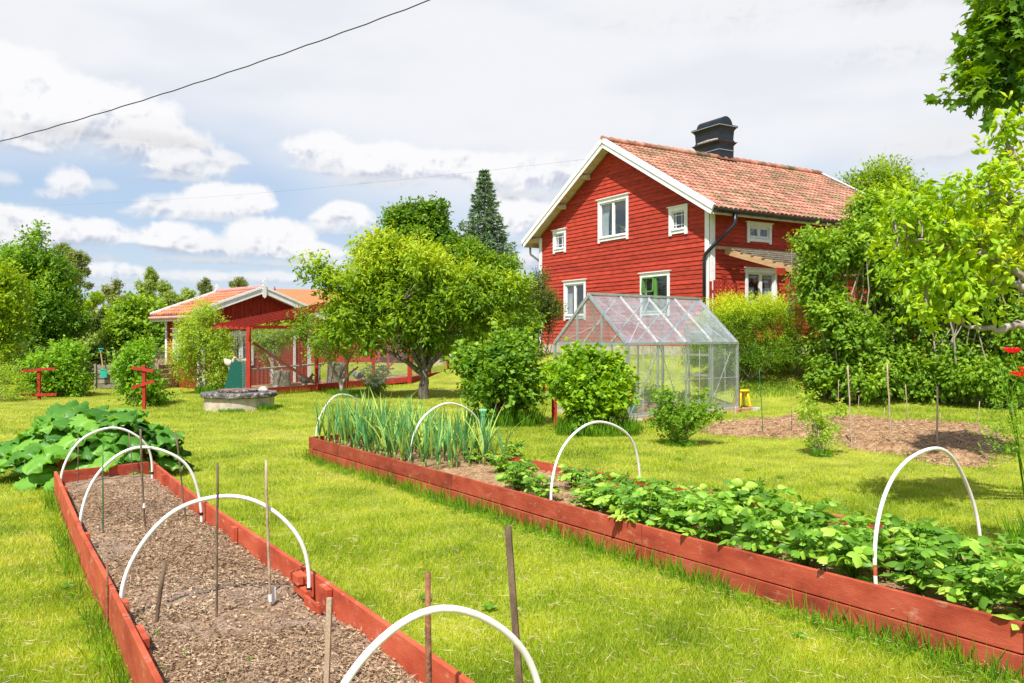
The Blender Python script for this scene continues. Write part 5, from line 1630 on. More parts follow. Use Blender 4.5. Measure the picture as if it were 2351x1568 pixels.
for i, (u, v, ln, r) in enumerate(((.28, .5, .5, .12), (.50, .45, .45, .10), (.58, .5, .7, .09), (.30, .42, .3, .1))):
    q = inr(u, v, r); a = random.random() * 3; d = Vector((math.cos(a), math.sin(a), .05))
    m_ = MB(); m_.tube([q - d * ln / 2, q + d * ln / 2], [r, r * .9], 10)
    tag(m_.build('log', BARKP, loc=q, smooth=True), ['pale log lying by the run brace', 'log lying left of the big stump', 'longest thin log on the run floor', 'short pale log nearest the run front'][i], 'log', 'stumps and logs in the hen run')
q = at_d(555, 893, 23.6); q.z = 0
t = thing('mesh_panel', q, 'dark green plastic mesh panel leaning upright against the run corner', 'mesh panel')
m_ = MB(); m_.beam(q + Vector((-.25, -.05, .02)), q + Vector((-.05, .1, .98)), .55, .03, up=(.2, -1, .2)); m_.build('panel', pm('green_mesh', [(.0, .05, .03), (.0, .11, .075)], 40, .6), t)
m_ = MB(); a, b = at_d(548, 866, 23.9), at_d(505, 868, 24.6); m_.tube([a, b], .05, 8)
tag(m_.build('perch_log', BARKP, loc=b), 'pale round pole end sticking out left of the green mesh panel', 'pole')
def hen(c, yaw, mat, lab, s=1.0):
    t = thing('hen', c, lab, 'hen', 'hens in the run')
    d = Vector((math.cos(yaw), math.sin(yaw), 0))
    P_ = lambda f, z: Vector(c) + d * f * s + U_ * z * s
    m_ = MB()
    m_.tube([P_(-.26, .42), P_(-.20, .36), P_(-.12, .29), P_(0, .25), P_(.09, .27), P_(.14, .33), P_(.17, .40), P_(.19, .43), P_(.225, .425), P_(.26, .41)], [x * s for x in (.015, .05, .095, .115, .09, .06, .04, .038, .028, .004)], 12)
    for o_ in (-.045, .045):
        n_ = Vector((-d.y, d.x, 0)) * o_ * s
        m_.tube([P_(.0, .18) + n_, P_(.01, .08) + n_, P_(.0, .0) + n_, P_(.06, .0) + n_], [.02 * s, .009 * s, .008 * s, .006 * s], 6)
    m_.build('body', mat, t, smooth=True)
    m_ = MB(); m_.beam(P_(.165, .475), P_(.215, .47), .012 * s, .035 * s); m_.build('comb', POPPY, t)
hen(inr(.93, .35, .06), 2.6, pm('grey_plumage', [(.12, .12, .13), (.3, .3, .31)], 20, .8), 'grey hen standing right of the big stump in the run', 1.1)
hen(inr(.48, .35, .06), .3, pm('dark_plumage', [(.04, .035, .03), (.12, .1, .09)], 20, .8), 'dark hen pecking left of the big stump in the run')
hen(inr(.03, 1.0, .68), -.5, pm('cream_plumage', [(.4, .33, .24), (.62, .55, .43)], 20, .8), 'cream coloured hen perched near the run corner')
# well with concrete lid
wp = Vector(((550 - CX) / F * 19.3, 19.3, 0))
t = thing('well', wp, 'round concrete well ring with a lichened slab lid on the lawn', 'well')
m_ = MB(); m_.lathe(wp - U_ * .1, [(.80, 0), (.80, .40)], 40); m_.build('ring', CONC, t)
m_ = MB(); m_.lathe(wp + U_ * .30, [(.86, 0), (.88, .02), (.88, .09), (.86, .11), (.4, .115)], 40, wob=.006); m_.build('slab', CONCD, t)
m_ = MB(); m_.lathe(wp + Vector((-.02, 0, .415)), [(.46, 0), (.47, .015), (.47, .05), (.44, .06), (.2, .062)], 32, wob=.02); m_.build('lid', MOSSY, t)
q = wp + Vector((.60, -.1, .42))
m_ = MB(); m_.lathe(q, [(.10, 0), (.12, .04), (.09, .10), (.04, .13)], 9, wob=.15)
tag(m_.build('rock', STONE, loc=q), 'pale rough rock lying on the edge of the well slab', 'rock')
# second well and stone beyond the plum tree
q = at_g(1005, 838)
t = thing('well', q, 'second round concrete well far behind the plum tree trunk', 'well')
m_ = MB(); m_.lathe(q - U_ * .3, [(.55, 0), (.55, .72)], 30); m_.build('ring', CONC, t)
m_ = MB(); m_.lathe(q + U_ * .42, [(.62, 0), (.62, .08), (.3, .09)], 30); m_.build('slab', CONCD, t)
m_ = MB(); m_.tube([q + Vector((.1, 0, .5)), q + Vector((.1, 0, .68)), q + Vector((.18, 0, .72)), q + Vector((.2, 0, .62))], .03, 8); m_.build('pump', BLACK, t)
q = at_g(1038, 832)
m_ = MB(); m_.lathe(q - U_ * .1, [(.30, 0), (.36, .2), (.30, .55), (.12, .72)], 9, wob=.12)
tag(m_.build('boulder', STONE, loc=q), 'upright grey boulder beside the far well', 'boulder')
# compost boxes with spade
cp = at_z(250, 888, 0)
t = thing('compost_box', cp, 'grey slatted timber compost box heaped with hay, with a spade stuck in', 'compost box')
c0 = at_d(221, 888, 26.6); c0.z = 0
ca = Vector((1, -.12, 0)).normalized(); cb = Vector((.25, 1, 0)).normalized()
for k in range(5):
    z = .09 + k * .16
    for p, q2 in ((c0, c0 + ca * 2.2), (c0, c0 + cb * 1.3), (c0 + cb * 1.3, c0 + cb * 1.3 + ca * 2.2), (c0 + ca * 2.2, c0 + ca * 2.2 + cb * 1.3)):
        m_ = MB(); m_.beam(p + U_ * z, q2 + U_ * z, .03, .13, tint=random.random()); m_.build('board', GREY_T, t)
for p in (c0, c0 + ca * 1.1, c0 + ca * 2.2):
    m_ = MB(); m_.beam(p - Vector((0, .04, 0)), p + Vector((0, -.04, .82)), .09, .05); m_.build('post', GREY_T, t)
m_ = MB(); cc = c0 + ca * 1.1 + cb * .65
P, D = blob_points([(cc.x, cc.y, .55, 1.05, .6, .5)], 5000, .9)
flakes(m_, P[P[:, 2] > .4], (.06, .22), .08, .9); m_.build('hay', STRAW, t)
sp_ = at_d(327 / 1.3773, 1170 / 1.3773, 26.4); st_ = at_d(318 / 1.3773, 1112 / 1.3773, 26.4)
t = thing('spade', sp_, 'spade with teal handle and pale shaft stuck in the compost heap', 'spade')
m_ = MB(); m_.tube([sp_, st_], .022, 8); m_.build('shaft', PINE, t)
m_ = MB(); m_.tube([st_, st_ + Vector((-.07, 0, .10)), st_ + Vector((.09, 0, .10)), st_ + Vector((0, 0, 0))], .022, 8); m_.build('handle', TEAL, t)
m_ = MB(); m_.beam(sp_ + Vector((-.1, 0, .02)), sp_ + Vector((.12, 0, .0)), .05, .05); m_.beam(sp_, sp_ + Vector((.02, 0, -.25)), .2, .03, up=(0, 1, 0)); m_.build('blade', TEAL, t)
q = at_d(372, 870, 29.5); q.z = 0
m_ = MB(); P, D = blob_points([(q.x, q.y, .3, 1.0, .8, .75)], 4000, .9); flakes(m_, P[P[:, 2] > 0], (.15, .5), .06, .9)
tag(m_.build('brushwood_pile', pm('brushwood', [(.14, .09, .06), (.3, .22, .16)], 3, .9, attr=True), loc=q), 'brown heap of brushwood beside the shed corner', 'brushwood heap')
m_ = MB(); 
for k in range(4): m_.beam(q + Vector((-1.1, -.9, .1 + k * .17)), q + Vector((1.2, -1.0, .1 + k * .17)), .04, .14, tint=random.random())
tag(m_.build('plank_wall', GREY_T, loc=q), 'low grey plank wall holding the brushwood heap', 'plank wall')
# red trellis crosses
def cross(p, hgt, arms, lab):
    t = thing('plant_support', p, lab, 'plant support', 'red wooden plant supports')
    m_ = MB(); m_.beam(p - U_ * .1, p + U_ * hgt, .07, .07); m_.build('post', REDV, t)
    for z, l0, l1, tilt in arms:
        m_ = MB(); m_.beam(p + Vector((-l0, -.05, z - tilt)), p + Vector((l1, -.05, z + tilt)), .04, .07); m_.build('crossbar', REDV, t)
c = at_z(90, 918, 0); d = c.y; k = d / F
cross(c, (918 - 845) * k, [((918 - 849) * k, 40 * k, 40 * k, 3 * k), ((918 - 906) * k, 42 * k, 42 * k, .5 * k)], 'red support with two level bars in front of the left raspberry bush')
c = at_z(331, 938, 0); d = c.y; k = d / F
cross(c, (938 - 838) * k, [((938 - 848) * k, 26 * k, 24 * k, -4 * k), ((938 - 882) * k, 25 * k, 26 * k, 8 * k)], 'red support with tilted crossbars in front of the right raspberry bush')
# currant frames
def cframe(x0, x1, y, z, zb_, lab):
    p = Vector(((x0 + x1) / 2, y, 0)); t = thing('bush_support', p, lab, 'bush support', 'red wooden bush supports')
    w = x1 - x0
    for xx in (x0, x1):
        for yy in (y, y + .9):
            m_ = MB(); m_.beam(Vector((xx, yy, -.1)), Vector((xx, yy, z)), .06, .06); m_.build('post', REDV, t)
    for a, b in (((x0 - .12, y), (x1 + .12, y)), ((x0, y), (x0, y + .9)), ((x1, y), (x1, y + .9)), ((x0, y + .9), (x1, y + .9))):
        m_ = MB(); m_.beam(Vector((*a, z - .04)) - Vector((0, .05, 0)), Vector((*b, z - .04)) - Vector((0, .05, 0)), .04, .09); m_.build('rail', REDV, t)
    return t
cframe(-.25, .85, 15.75, .80, 0, 'red timber frame under the left currant bush')
cframe(1.10, 1.98, 14.35, .76, 0, 'red timber frame under the bright currant bush before the greenhouse')
# barn far behind
bn = thing('barn', (-6, 52, 0), 'long red barn with plain orange roof far behind the plum tree', 'barn')
ba, bb = Vector((-15.6, 52, 0)), Vector((3.2, 56, 0))
bd = (bb - ba).normalized(); bnm = Vector((bd.y, -bd.x, 0))
boardwall(bn, ba, bd, bnm, .0, lambda s_: 3.2, (bb - ba).length, [], REDV, w=.4)
boardwall(bn, ba - bnm * 7, -bnm if False else bnm, -bd, .0, lambda s_: 3.2 + 2.0 * (1 - abs(s_ - 3.5) / 3.5), 7, [], REDV, w=.4)
m_ = MB(); zr = 4.98
for sg in (0, 1):
    e0 = ba + bnm * .4 if sg == 0 else ba - bnm * 7.4
    r0 = ba - bnm * 3.5
    v = [e0 - bd * .4 + U_ * 3.05, e0 + bd * ((bb - ba).length + .4) + U_ * 3.05, r0 + bd * ((bb - ba).length + .4) + U_ * zr, r0 - bd * .4 + U_ * zr]
    m_.add([tuple(p) for p in v] + [tuple(p - U_ * .12) for p in v], [(0, 1, 2, 3), (7, 6, 5, 4), (0, 4, 5, 1), (1, 5, 6, 2), (2, 6, 7, 3), (3, 7, 4, 0)])
rf = m_.build('roof', TILE3, bn)
m_ = MB(); q = ba - bnm * 3.5 + bd * 17; m_.box(q + U_ * 5.2, (.8, .8, 1.2)); m_.build('chimney', BRICK, rf)
# overhead cables
def cable(p, q, sag, r, lab, n=24, twist=0.0):
    p, q = Vector(p), Vector(q); pts = []
    for i in range(n + 1):
        t_ = i / n; v = p.lerp(q, t_); v.z -= sag * 4 * t_ * (1 - t_); v.z += twist * math.sin(i * 1.9); pts.append(v)
    m_ = MB(); m_.tube(pts, r, 6); return tag(m_.build('cable', BLACK, loc=p), lab, 'cable')
cable(at_d(-260, 388, 15), at_d(1180, -75, 11), .22, .0085, 'dark twisted overhead cable crossing the sky at the upper left', 60, .006)
cable(at_d(-60, 472, 60), at_d(1372, 362, 28.2), .5, .0024, 'faint thin wire running to the house gable across the clouds')
for k, dz in enumerate((0, 9)):
    cable(at_d(200, 752 + dz, 70), at_d(470, 735 + dz * .6, 60), .15, .018, ['upper pale wire in front of the distant trees', 'lower pale wire in front of the distant trees'][k])
# sheep in the far pasture
def sheep(c, yaw, lab):
    t = thing('sheep', c, lab, 'sheep', 'sheep in the far pasture')
    d = Vector((math.cos(yaw), math.sin(yaw), 0)); n_ = Vector((-d.y, d.x, 0)); P_ = lambda f, z: Vector(c) + d * f + U_ * z
    m_ = MB(); m_.tube([P_(-.5, .62), P_(-.42, .66), P_(-.1, .66), P_(.3, .68), P_(.5, .72), P_(.62, .80), P_(.74, .72), P_(.84, .64)], [.06, .24, .30, .30, .2, .12, .10, .05], 12)
    for f in (-.35, .35):
        for o_ in (-.14, .14): m_.tube([P_(f, .5) + n_ * o_, P_(f - .02, .25) + n_ * o_, P_(f, 0) + n_ * o_], [.08, .045, .04], 6)
    m_.build('body', pm('wool', [(.45, .42, .36), (.65, .62, .56)], 8, .95), t, smooth=True)
for px, py, yw, lab in ((262, 768, 0.2, 'pale sheep grazing in the far pasture left of the round lilac'), (286, 758, 2.6, 'smaller sheep farther back in the far pasture')):
    c = at_d(px, py, 75); c.z = max(gz1(c.x, c.y), c.z - .3); sheep(c, yw, lab)

# ================================================================== VEGETATION
BOOST = 1.1
def bl(px, py, rx, ry, d, rd=None, dy=0.0):
    c = at_d(px, py, d + dy)
    return (c.x, c.y, c.z, rx / F * d * BOOST, (rd if rd is not None else rx / F * d) * BOOST, ry / F * d * BOOST)
def gbase(px, d):
    x = (px - CX) / F * d; return Vector((x, d, gz1(x, d)))

run_shrub()
# --- plum tree in the middle
D_ = 22.3
pb = gbase(973, D_)
tree('plum_tree', pb, 'bright green plum tree with short trunk in the middle of the lawn', 'tree',
     [bl(885, 660, 80, 60, D_, 1.5), bl(1010, 700, 80, 60, D_, 1.6), bl(815, 700, 60, 60, D_, 1.2), bl(905, 590, 56, 44, D_, 1.1), bl(975, 620, 50, 44, D_, 1.2), bl(1090, 690, 68, 50, D_, 1.2), bl(1045, 650, 50, 36, D_, 1.0),
      bl(755, 645, 36, 30, D_, .6), bl(1165, 675, 44, 40, D_, .7), bl(860, 585, 40, 34, D_, .8), bl(985, 775, 70, 28, D_, 1.0), bl(855, 780, 56, 34, D_, .9), bl(1105, 755, 55, 34, D_, .9), bl(705, 612, 24, 15, D_, .3), bl(730, 628, 24, 15, D_, .3), bl(780, 740, 36, 46, D_, .7), bl(930, 730, 60, 44, D_, 1.2), bl(1195, 720, 26, 36, D_, .5)],
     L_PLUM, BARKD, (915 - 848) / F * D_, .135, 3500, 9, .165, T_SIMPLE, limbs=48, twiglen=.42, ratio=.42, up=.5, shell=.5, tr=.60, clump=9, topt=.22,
     forks=[at_d(900, 730, D_), at_d(960, 700, D_ + .3), at_d(1035, 760, D_ - .4), at_d(860, 790, D_ - .3), at_d(1000, 690, D_ + .8), at_d(925, 690, D_ - .8)])
# --- small apple tree by the run
D_ = 24.2; ab = gbase(785, D_)
tree('apple_tree', ab, 'small forked apple tree with pale limbs before the hen run', 'tree',
     [bl(735, 770, 50, 40, D_, .8), bl(790, 800, 40, 35, D_, .7), bl(700, 745, 34, 28, D_, .5), bl(770, 740, 50, 30, D_, .7), bl(740, 815, 34, 20, D_, .5), bl(820, 770, 30, 25, D_, .5)],
     L_APPLE, BARKP, (902 - 872) / F * D_, .085, 750, 8, .085, T_QUAD, limbs=16, twiglen=.3, tr=.6,
     forks=[at_d(752, 825, D_), at_d(800, 830, D_ + .1), at_d(822, 842, D_), at_d(735, 800, D_)])
# --- airy shrub in front of the shed
D_ = 24.3; 
shrub('willow_shrub', gbase(480, D_), 'airy pale green shrub in front of the shed corner', 'shrub',
      [bl(460, 760, 40, 45, D_, .6), bl(440, 825, 36, 55, D_, .6), bl(495, 790, 38, 55, D_, .6), bl(475, 720, 28, 24, D_, .4), bl(520, 840, 22, 40, D_, .4), bl(500, 870, 36, 22, D_, .5), bl(425, 760, 20, 30, D_, .3)],
      L_WILLOW, 2600, 9, .075, T_QUAD, stems=26, stem_r=.022, twiglen=.28, ratio=.4, shell=.3, tr=.6, bark=BARK, spread=.25)
# --- cow parsley clump
D_ = 24.0; q = gbase(862, D_)
t = shrub('flowering_clump', q, 'clump of white umbel flowers in front of the hen run', 'flowers', [bl(862, 884, 20, 13, D_, .3)], L_RASP, 200, 6, .08, stems=10, stem_r=.006, twiglen=.2, tr=.5)
m_ = MB(); P, D = blob_points([bl(862, 858, 32, 22, 23.6, .35)], 60, .8)
for p in P:
    c = Vector(p); m_.tube([q + Vector((random.uniform(-.15, .15), 0, .1)), c], .004, 4, tint=.5)
    k = 26; a_ = RNG.random(k) * 2 * PI; r_ = RNG.random(k) ** .5 * .09
    PP_ = np.column_stack([c.x + r_ * np.cos(a_), c.y + r_ * np.sin(a_), c.z - r_ * .15])
    leaves(m_, PP_, RNG.normal(size=(k, 3)) * [1, 1, .5], RNG.normal(size=(k, 3)) * .6 + [0, -.4, 1], .045, .04, T_QUAD, RNG.random(k))
m_.build('umbels', UMBEL, t)
# --- linden and spruce behind
D_ = 52
tree('linden_tree', gbase(960, D_), 'tall dark green linden rising behind the plum tree', 'tree',
     [bl(955, 545, 80, 80, D_, 2), bl(895, 585, 62, 66, D_, 2), bl(1015, 590, 70, 66, D_, 2), bl(985, 500, 46, 42, D_, 1.2), bl(940, 640, 140, 66, D_, 2.5), bl(868, 600, 42, 48, D_, 1.4), bl(1060, 610, 56, 64, D_, 1.6), bl(925, 510, 40, 36, D_, 1.2)],
     L_LINDEN, BARK, 3.2, .3, 6500, 9, .24, limbs=14, twiglen=.55, ratio=.7, tr=.55)
tree('birch_tree', gbase(1110, 49), 'lighter round crowned tree at the foot of the blue green spruce', 'tree',
     [bl(1090, 620, 50, 45, 49, 1.2), bl(1140, 625, 44, 42, 49, 1.2), bl(1080, 580, 30, 30, 49, 1)],
     L_LINDEN, BARK, 2.5, .16, 1900, 8, .20, limbs=8, twiglen=.5, ratio=.6, tb=.12)
def conifer(name, base, H, R, lab, leaf=L_SPRUCE, tiers=34, bark=BARK, needle=.22, up=.28, z0=.06, per=30, cat='tree', group=None, power=.85):
    base = Vector(base); t = thing(name, base, lab, cat, group)
    tb_ = MB(); tb_.tube([base - U_ * .2, base + U_ * H * .5, base + U_ * (H - .1)], [H * .014, H * .009, .02], 8)
    cb_ = MB()
    for i in range(tiers):
        f = (i + .5) / tiers; z = H * (z0 + (1 - z0) * f); r = R * (1 - f) ** power * random.uniform(.82, 1.12) + .12
        nb_ = max(5, int(11 * (1 - f) + 4)); off = random.random() * 6
        for b in range(nb_):
            a = off + 2 * PI * b / nb_ + random.uniform(-.2, .2); rr = r * random.uniform(.75, 1.1)
            d = Vector((math.cos(a), math.sin(a), 0))
            p0 = base + U_ * z; pts = [p0 + d * rr * k + U_ * (rr * (-.30 * k + up * 1.0 * k * k)) for k in (0, .35, .7, 1.0)]
            tb_.tube(pts, [.03, .022, .014, .006], 4)
            n_ = int(per * (.35 + rr / R * 1.6))
            k = RNG.random(n_) ** .6
            P = np.array([tuple(p0)]) + np.outer(k * rr, [d.x, d.y, 0]); P[:, 2] += rr * (-.30 * k + up * k * k)
            side = np.array([-d.y, d.x, 0]); w = RNG.normal(size=n_) * .20 * rr * (1.1 - k)
            P += np.outer(w, side); P[:, 2] -= np.abs(w) * .15 + RNG.random(n_) * .06
            A = np.array([d.x, d.y, .05]) * .8 + np.outer(np.sign(w), side) * .8 + RNG.normal(size=(n_, 3)) * .35
            leaves(cb_, P, A, np.array([0, 0, 1.]) + RNG.normal(size=(n_, 3)) * .4, needle * (.7 + .6 * RNG.random(n_)), needle * .32, T_QUAD, .15 + .6 * RNG.random(n_) + .15 * k)
    tb_.build('trunk', bark, t); cb_.build('crown', leaf, t)
    return t
sb_ = gbase(1112, 52)
conifer('spruce_tree', sb_, CAMZ + (HY - 388) / F * 52 - sb_.z, 4.1, 'tall blue green spruce left of the red house', tiers=46, per=110, needle=.26, power=.95)
# --- dark shrub at the house corner
D_ = 27.5
shrub('dark_shrub', gbase(1245, D_), 'dark fine leaved shrub against the left corner of the house', 'shrub',
      [bl(1240, 690, 42, 55, D_, .9), bl(1265, 720, 26, 50, D_, .7), bl(1215, 730, 34, 50, D_, .9), bl(1238, 645, 22, 22, D_, .5)], L_JUN, 3200, 8, .065, stems=14, twiglen=.22, ratio=.45, tr=.75, tb=.05)
shrub('dark_shrub', gbase(1165, 26.5), 'low dark bush below the right side of the plum crown', 'shrub',
      [bl(1160, 770, 55, 42, 26.5, .9), bl(1205, 760, 40, 50, 26.5, .9), bl(1110, 790, 40, 25, 26.5, .7)], L_LINDEN, 1500, 8, .09, stems=10, twiglen=.25, ratio=.6, tb=-.05)
# --- currant bushes
D_ = 16.0
shrub('currant_bush', gbase(1150, D_), 'large currant bush with lobed leaves over the left red frame', 'bush',
      [bl(1110, 850, 50, 48, D_, .5), bl(1175, 830, 52, 46, D_, .6), bl(1208, 880, 36, 56, D_, .5), bl(1160, 920, 58, 32, D_, .45), bl(1150, 802, 32, 28, D_, .4), bl(1208, 795, 22, 24, D_, .3), bl(1072, 832, 22, 18, D_, .25), bl(1110, 900, 36, 32, D_, .3, -.45), bl(1185, 900, 38, 40, D_, .3, -.45), bl(1150, 855, 46, 40, D_, .4, -.4)],
      L_CURR, 1150, 9, .090, T_LOBE, stems=26, twiglen=.24, ratio=1.0, shell=.5, tr=.62, up=.45, clump=9)
D_ = 14.6
shrub('currant_bush', gbase(1350, D_), 'bright yellow green currant bush directly before the greenhouse gable', 'bush',
      [bl(1315, 870, 46, 42, D_, .5), bl(1385, 880, 48, 44, D_, .5), bl(1350, 940, 54, 40, D_, .45), bl(1330, 822, 26, 24, D_, .3), bl(1395, 832, 20, 20, D_, .25), bl(1275, 862, 22, 22, D_, .25), bl(1425, 905, 18, 38, D_, .3), bl(1330, 920, 40, 40, D_, .3, -.4), bl(1395, 925, 34, 40, D_, .3, -.4), bl(1355, 972, 44, 20, D_, .3, -.35)],
      L_CURR2, 1050, 9, .094, T_LOBE, stems=26, twiglen=.24, ratio=1.0, shell=.5, tr=.62, up=.45, clump=9)
for t, q, h_ in INSIDE:
    m_ = MB(); m_.tube([q, q + U_ * h_], .006, 5); m_.build('stem', L_WEED, t)
    m_ = MB(); crown(m_, [(q.x, q.y, q.z + h_ * .6, .16, .16, h_ * .45)], 45, 6, .07, T_SIMPLE, twiglen=.12, ratio=.5); m_.build('foliage', L_APPLE, t)
# --- gooseberries
D_ = 12.9
shrub('gooseberry_bush', gbase(1560, D_), 'low spreading gooseberry bush right of the yellow green currant', 'bush',
      [bl(1545, 955, 52, 34, D_, .4), bl(1600, 955, 48, 24, D_, .35), bl(1560, 1000, 30, 28, D_, .25), bl(1525, 920, 24, 20, D_, .2), bl(1645, 960, 16, 14, D_, .15), bl(1612, 915, 8, 22, D_, .08)],
      L_APPLE, 620, 8, .042, T_LOBE, stems=26, stem_r=.009, twiglen=.13, ratio=1.0, tr=.6, spread=.12, shell=.4)
D_ = 11.8
shrub('gooseberry_bush', gbase(1880, D_), 'slim upright gooseberry bush growing in front of the mulched patch', 'bush',
      [bl(1868, 945, 26, 40, D_, .2), bl(1888, 985, 30, 30, D_, .22), bl(1875, 1020, 22, 22, D_, .18), bl(1925, 940, 14, 14, D_, .12), bl(1860, 915, 12, 14, D_, .1)],
      L_WILLOW, 260, 7, .036, T_LOBE, stems=20, stem_r=.007, twiglen=.12, ratio=1.0, tr=.5, spread=.1, shell=.3)
# --- golden spirea by the house
D_ = 21.6
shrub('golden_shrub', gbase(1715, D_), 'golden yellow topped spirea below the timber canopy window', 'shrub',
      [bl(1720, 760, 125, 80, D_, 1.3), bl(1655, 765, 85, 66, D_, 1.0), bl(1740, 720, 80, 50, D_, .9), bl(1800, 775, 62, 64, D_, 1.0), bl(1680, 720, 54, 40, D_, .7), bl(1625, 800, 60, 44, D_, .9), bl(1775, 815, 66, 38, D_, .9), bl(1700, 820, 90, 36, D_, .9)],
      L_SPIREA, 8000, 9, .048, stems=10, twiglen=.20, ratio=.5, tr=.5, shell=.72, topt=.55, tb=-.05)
shrub('green_bush', gbase(1610, 23.4), 'dull green bush seen through the greenhouse glass', 'bush',
      [bl(1620, 812, 46, 34, 23.4, .6)], L_LILAC, 700, 8, .06, stems=6, twiglen=.18, ratio=.6)
# --- pergola climber
shrub('climbing_plant', gbase(1826, 21.9), 'loose climber with reddish shoots winding round the pergola post', 'climber',
      [bl(1815, 640, 16, 36, 21.9, .3), bl(1835, 560, 20, 24, 21.9, .3), bl(1830, 700, 26, 40, 21.9, .3), bl(1850, 640, 26, 30, 21.9, .4)], L_CURR2, 260, 7, .055, stems=10, stem_r=.012, twiglen=.2, tr=.6, shell=.2)
# --- lilac hedge on the right
specs = [(1925, 20.6, [bl(1905, 610, 56, 56, 20.6, .9), bl(1905, 720, 50, 70, 20.6, .9), bl(1945, 800, 66, 66, 20.6, .9), bl(1965, 570, 46, 44, 20.6, .8), bl(1862, 560, 26, 30, 20.6, .4), bl(1880, 650, 34, 40, 20.6, .5)], 'leftmost lilac of the tall hedge, leaning towards the pergola'),
         (2040, 20.9, [bl(2030, 560, 75, 95, 20.9, 1.1), bl(2060, 700, 80, 100, 20.9, 1.0), bl(2040, 820, 90, 60, 20.9, .9), bl(2080, 480, 50, 45, 20.9, .8), bl(2000, 490, 38, 45, 20.9, .7)], 'second lilac of the tall hedge with bare lower stems'),
         (2170, 20.4, [bl(2150, 520, 80, 70, 20.4, 1.1), bl(2190, 680, 90, 110, 20.4, 1.0), bl(2180, 820, 90, 66, 20.4, .9), bl(2230, 500, 60, 60, 20.4, .9)], 'third lilac of the hedge behind the pear branches'),
         (2310, 19.6, [bl(2300, 560, 90, 90, 19.6, 1.1), bl(2330, 720, 90, 110, 19.6, 1.0), bl(2300, 830, 100, 56, 19.6, .9)], 'fourth lilac of the hedge, above the poppies at the right edge'),
         (2460, 19.4, [bl(2440, 600, 90, 110, 19.4, 1.1), bl(2450, 780, 100, 100, 19.4, 1.0)], 'last lilac of the hedge, mostly outside the right edge')]
for px, d, bs, lab in specs:
    bs = bs + [bl(px - 30, 868, 60, 26, d, .6, -.4), bl(px + 50, 872, 60, 24, d, .6, -.4)]
    shrub('lilac_shrub', gbase(px, d), lab, 'shrub', bs, L_LILAC, 2700, 9, .125, T_SIMPLE, stems=46, stem_r=.030, bark=BARKP, group='lilac shrubs forming the hedge', twiglen=.34, ratio=.72, tr=.62, spread=.6, shell=.68, droop=.6, clump=10)
# --- ash tree behind the house, dead twig
D_ = 44
tree('ash_tree', gbase(2010, D_), 'bright green tree top showing above the right end of the house roof', 'tree',
     [bl(2050, 392, 34, 30, D_, 1), bl(1995, 412, 46, 34, D_, 1.3), bl(2060, 430, 70, 40, D_, 1.5), bl(1960, 430, 30, 24, D_, 1), bl(2020, 500, 80, 70, D_, 2)],
     L_PLUM, BARK, 6, .2, 1500, 8, .19, limbs=12, twiglen=.55, ratio=.45, tr=.5)
# --- pear branches on the right
D_ = 7.6; pt = Vector((6.6, 7.8, 0))
def PD(px, py, d=7.4): return at_d(px, py, d)
t = thing('pear_tree', pt, 'yellow green pear tree reaching in from the right edge before the hedge', 'tree')
tb_ = MB(); limb(tb_, pt - U_ * .1, Vector((6.5, 7.7, 1.5)), .14, .11, .03, 12)
mains = [[(6.5, 7.7, 1.5), PD(2360, 742), PD(2290, 756), PD(2215, 748)], [(6.5, 7.7, 1.5), PD(2400, 670), PD(2280, 590), PD(2150, 560), PD(2060, 545)],
         [(6.5, 7.7, 1.6), PD(2390, 600), PD(2330, 480), PD(2270, 430)], [(6.5, 7.7, 1.7), PD(2420, 500), PD(2355, 400), PD(2300, 300)],
         [(6.5, 7.7, 1.5), PD(2420, 690), PD(2320, 650), PD(2200, 640), PD(2110, 640)]]
allp = []
for pts in mains:
    P3 = [Vector(p) for p in pts]
    fine = []
    for i in range(len(P3) - 1):
        for k in range(6):
            f = k / 6; v = P3[i].lerp(P3[i + 1], f); fine.append(v + Vector((random.uniform(-1, 1), random.uniform(-1, 1), random.uniform(-1, 1))) * .018)
    fine.append(P3[-1]); nn = len(fine)
    tb_.tube(fine, [.05 * (1 - i / nn) + .010 for i in range(nn)], 8)
    allp += fine[6:]
cb_ = MB()
pblobs = [bl(2080, 500, 60, 55, 7.5, .35), bl(2160, 470, 80, 60, 7.5, .4), bl(2120, 560, 80, 55, 7.4, .4), bl(2230, 540, 80, 70, 7.4, .4), bl(2310, 470, 60, 75, 7.4, .4), bl(2200, 640, 90, 50, 7.3, .35), bl(2110, 650, 50, 36, 7.3, .3),
          bl(2300, 640, 70, 60, 7.3, .4), bl(2310, 390, 40, 50, 7.4, .3), bl(2320, 305, 34, 34, 7.4, .2), bl(2160, 720, 60, 34, 7.3, .25), bl(2040, 590, 28, 26, 7.4, .2), bl(2280, 570, 80, 80, 7.8, .4)]
P = crown(cb_, pblobs, 560, 8, .082, T_OVAL, twiglen=.17, ratio=.56, up=.35, shell=.4, tr=.7, tb=.05, droop=.35)
for i in range(0, len(P), 3):
    tgt = Vector(P[i]); st = min(allp, key=lambda q_: (q_ - tgt).length)
    if (st - tgt).length < 1.2: limb(tb_, st, tgt, .009, .003, .12, 4, 4)
tb_.build('trunk', BARKP, t, smooth=True); cb_.build('crown', L_PEAR, t)
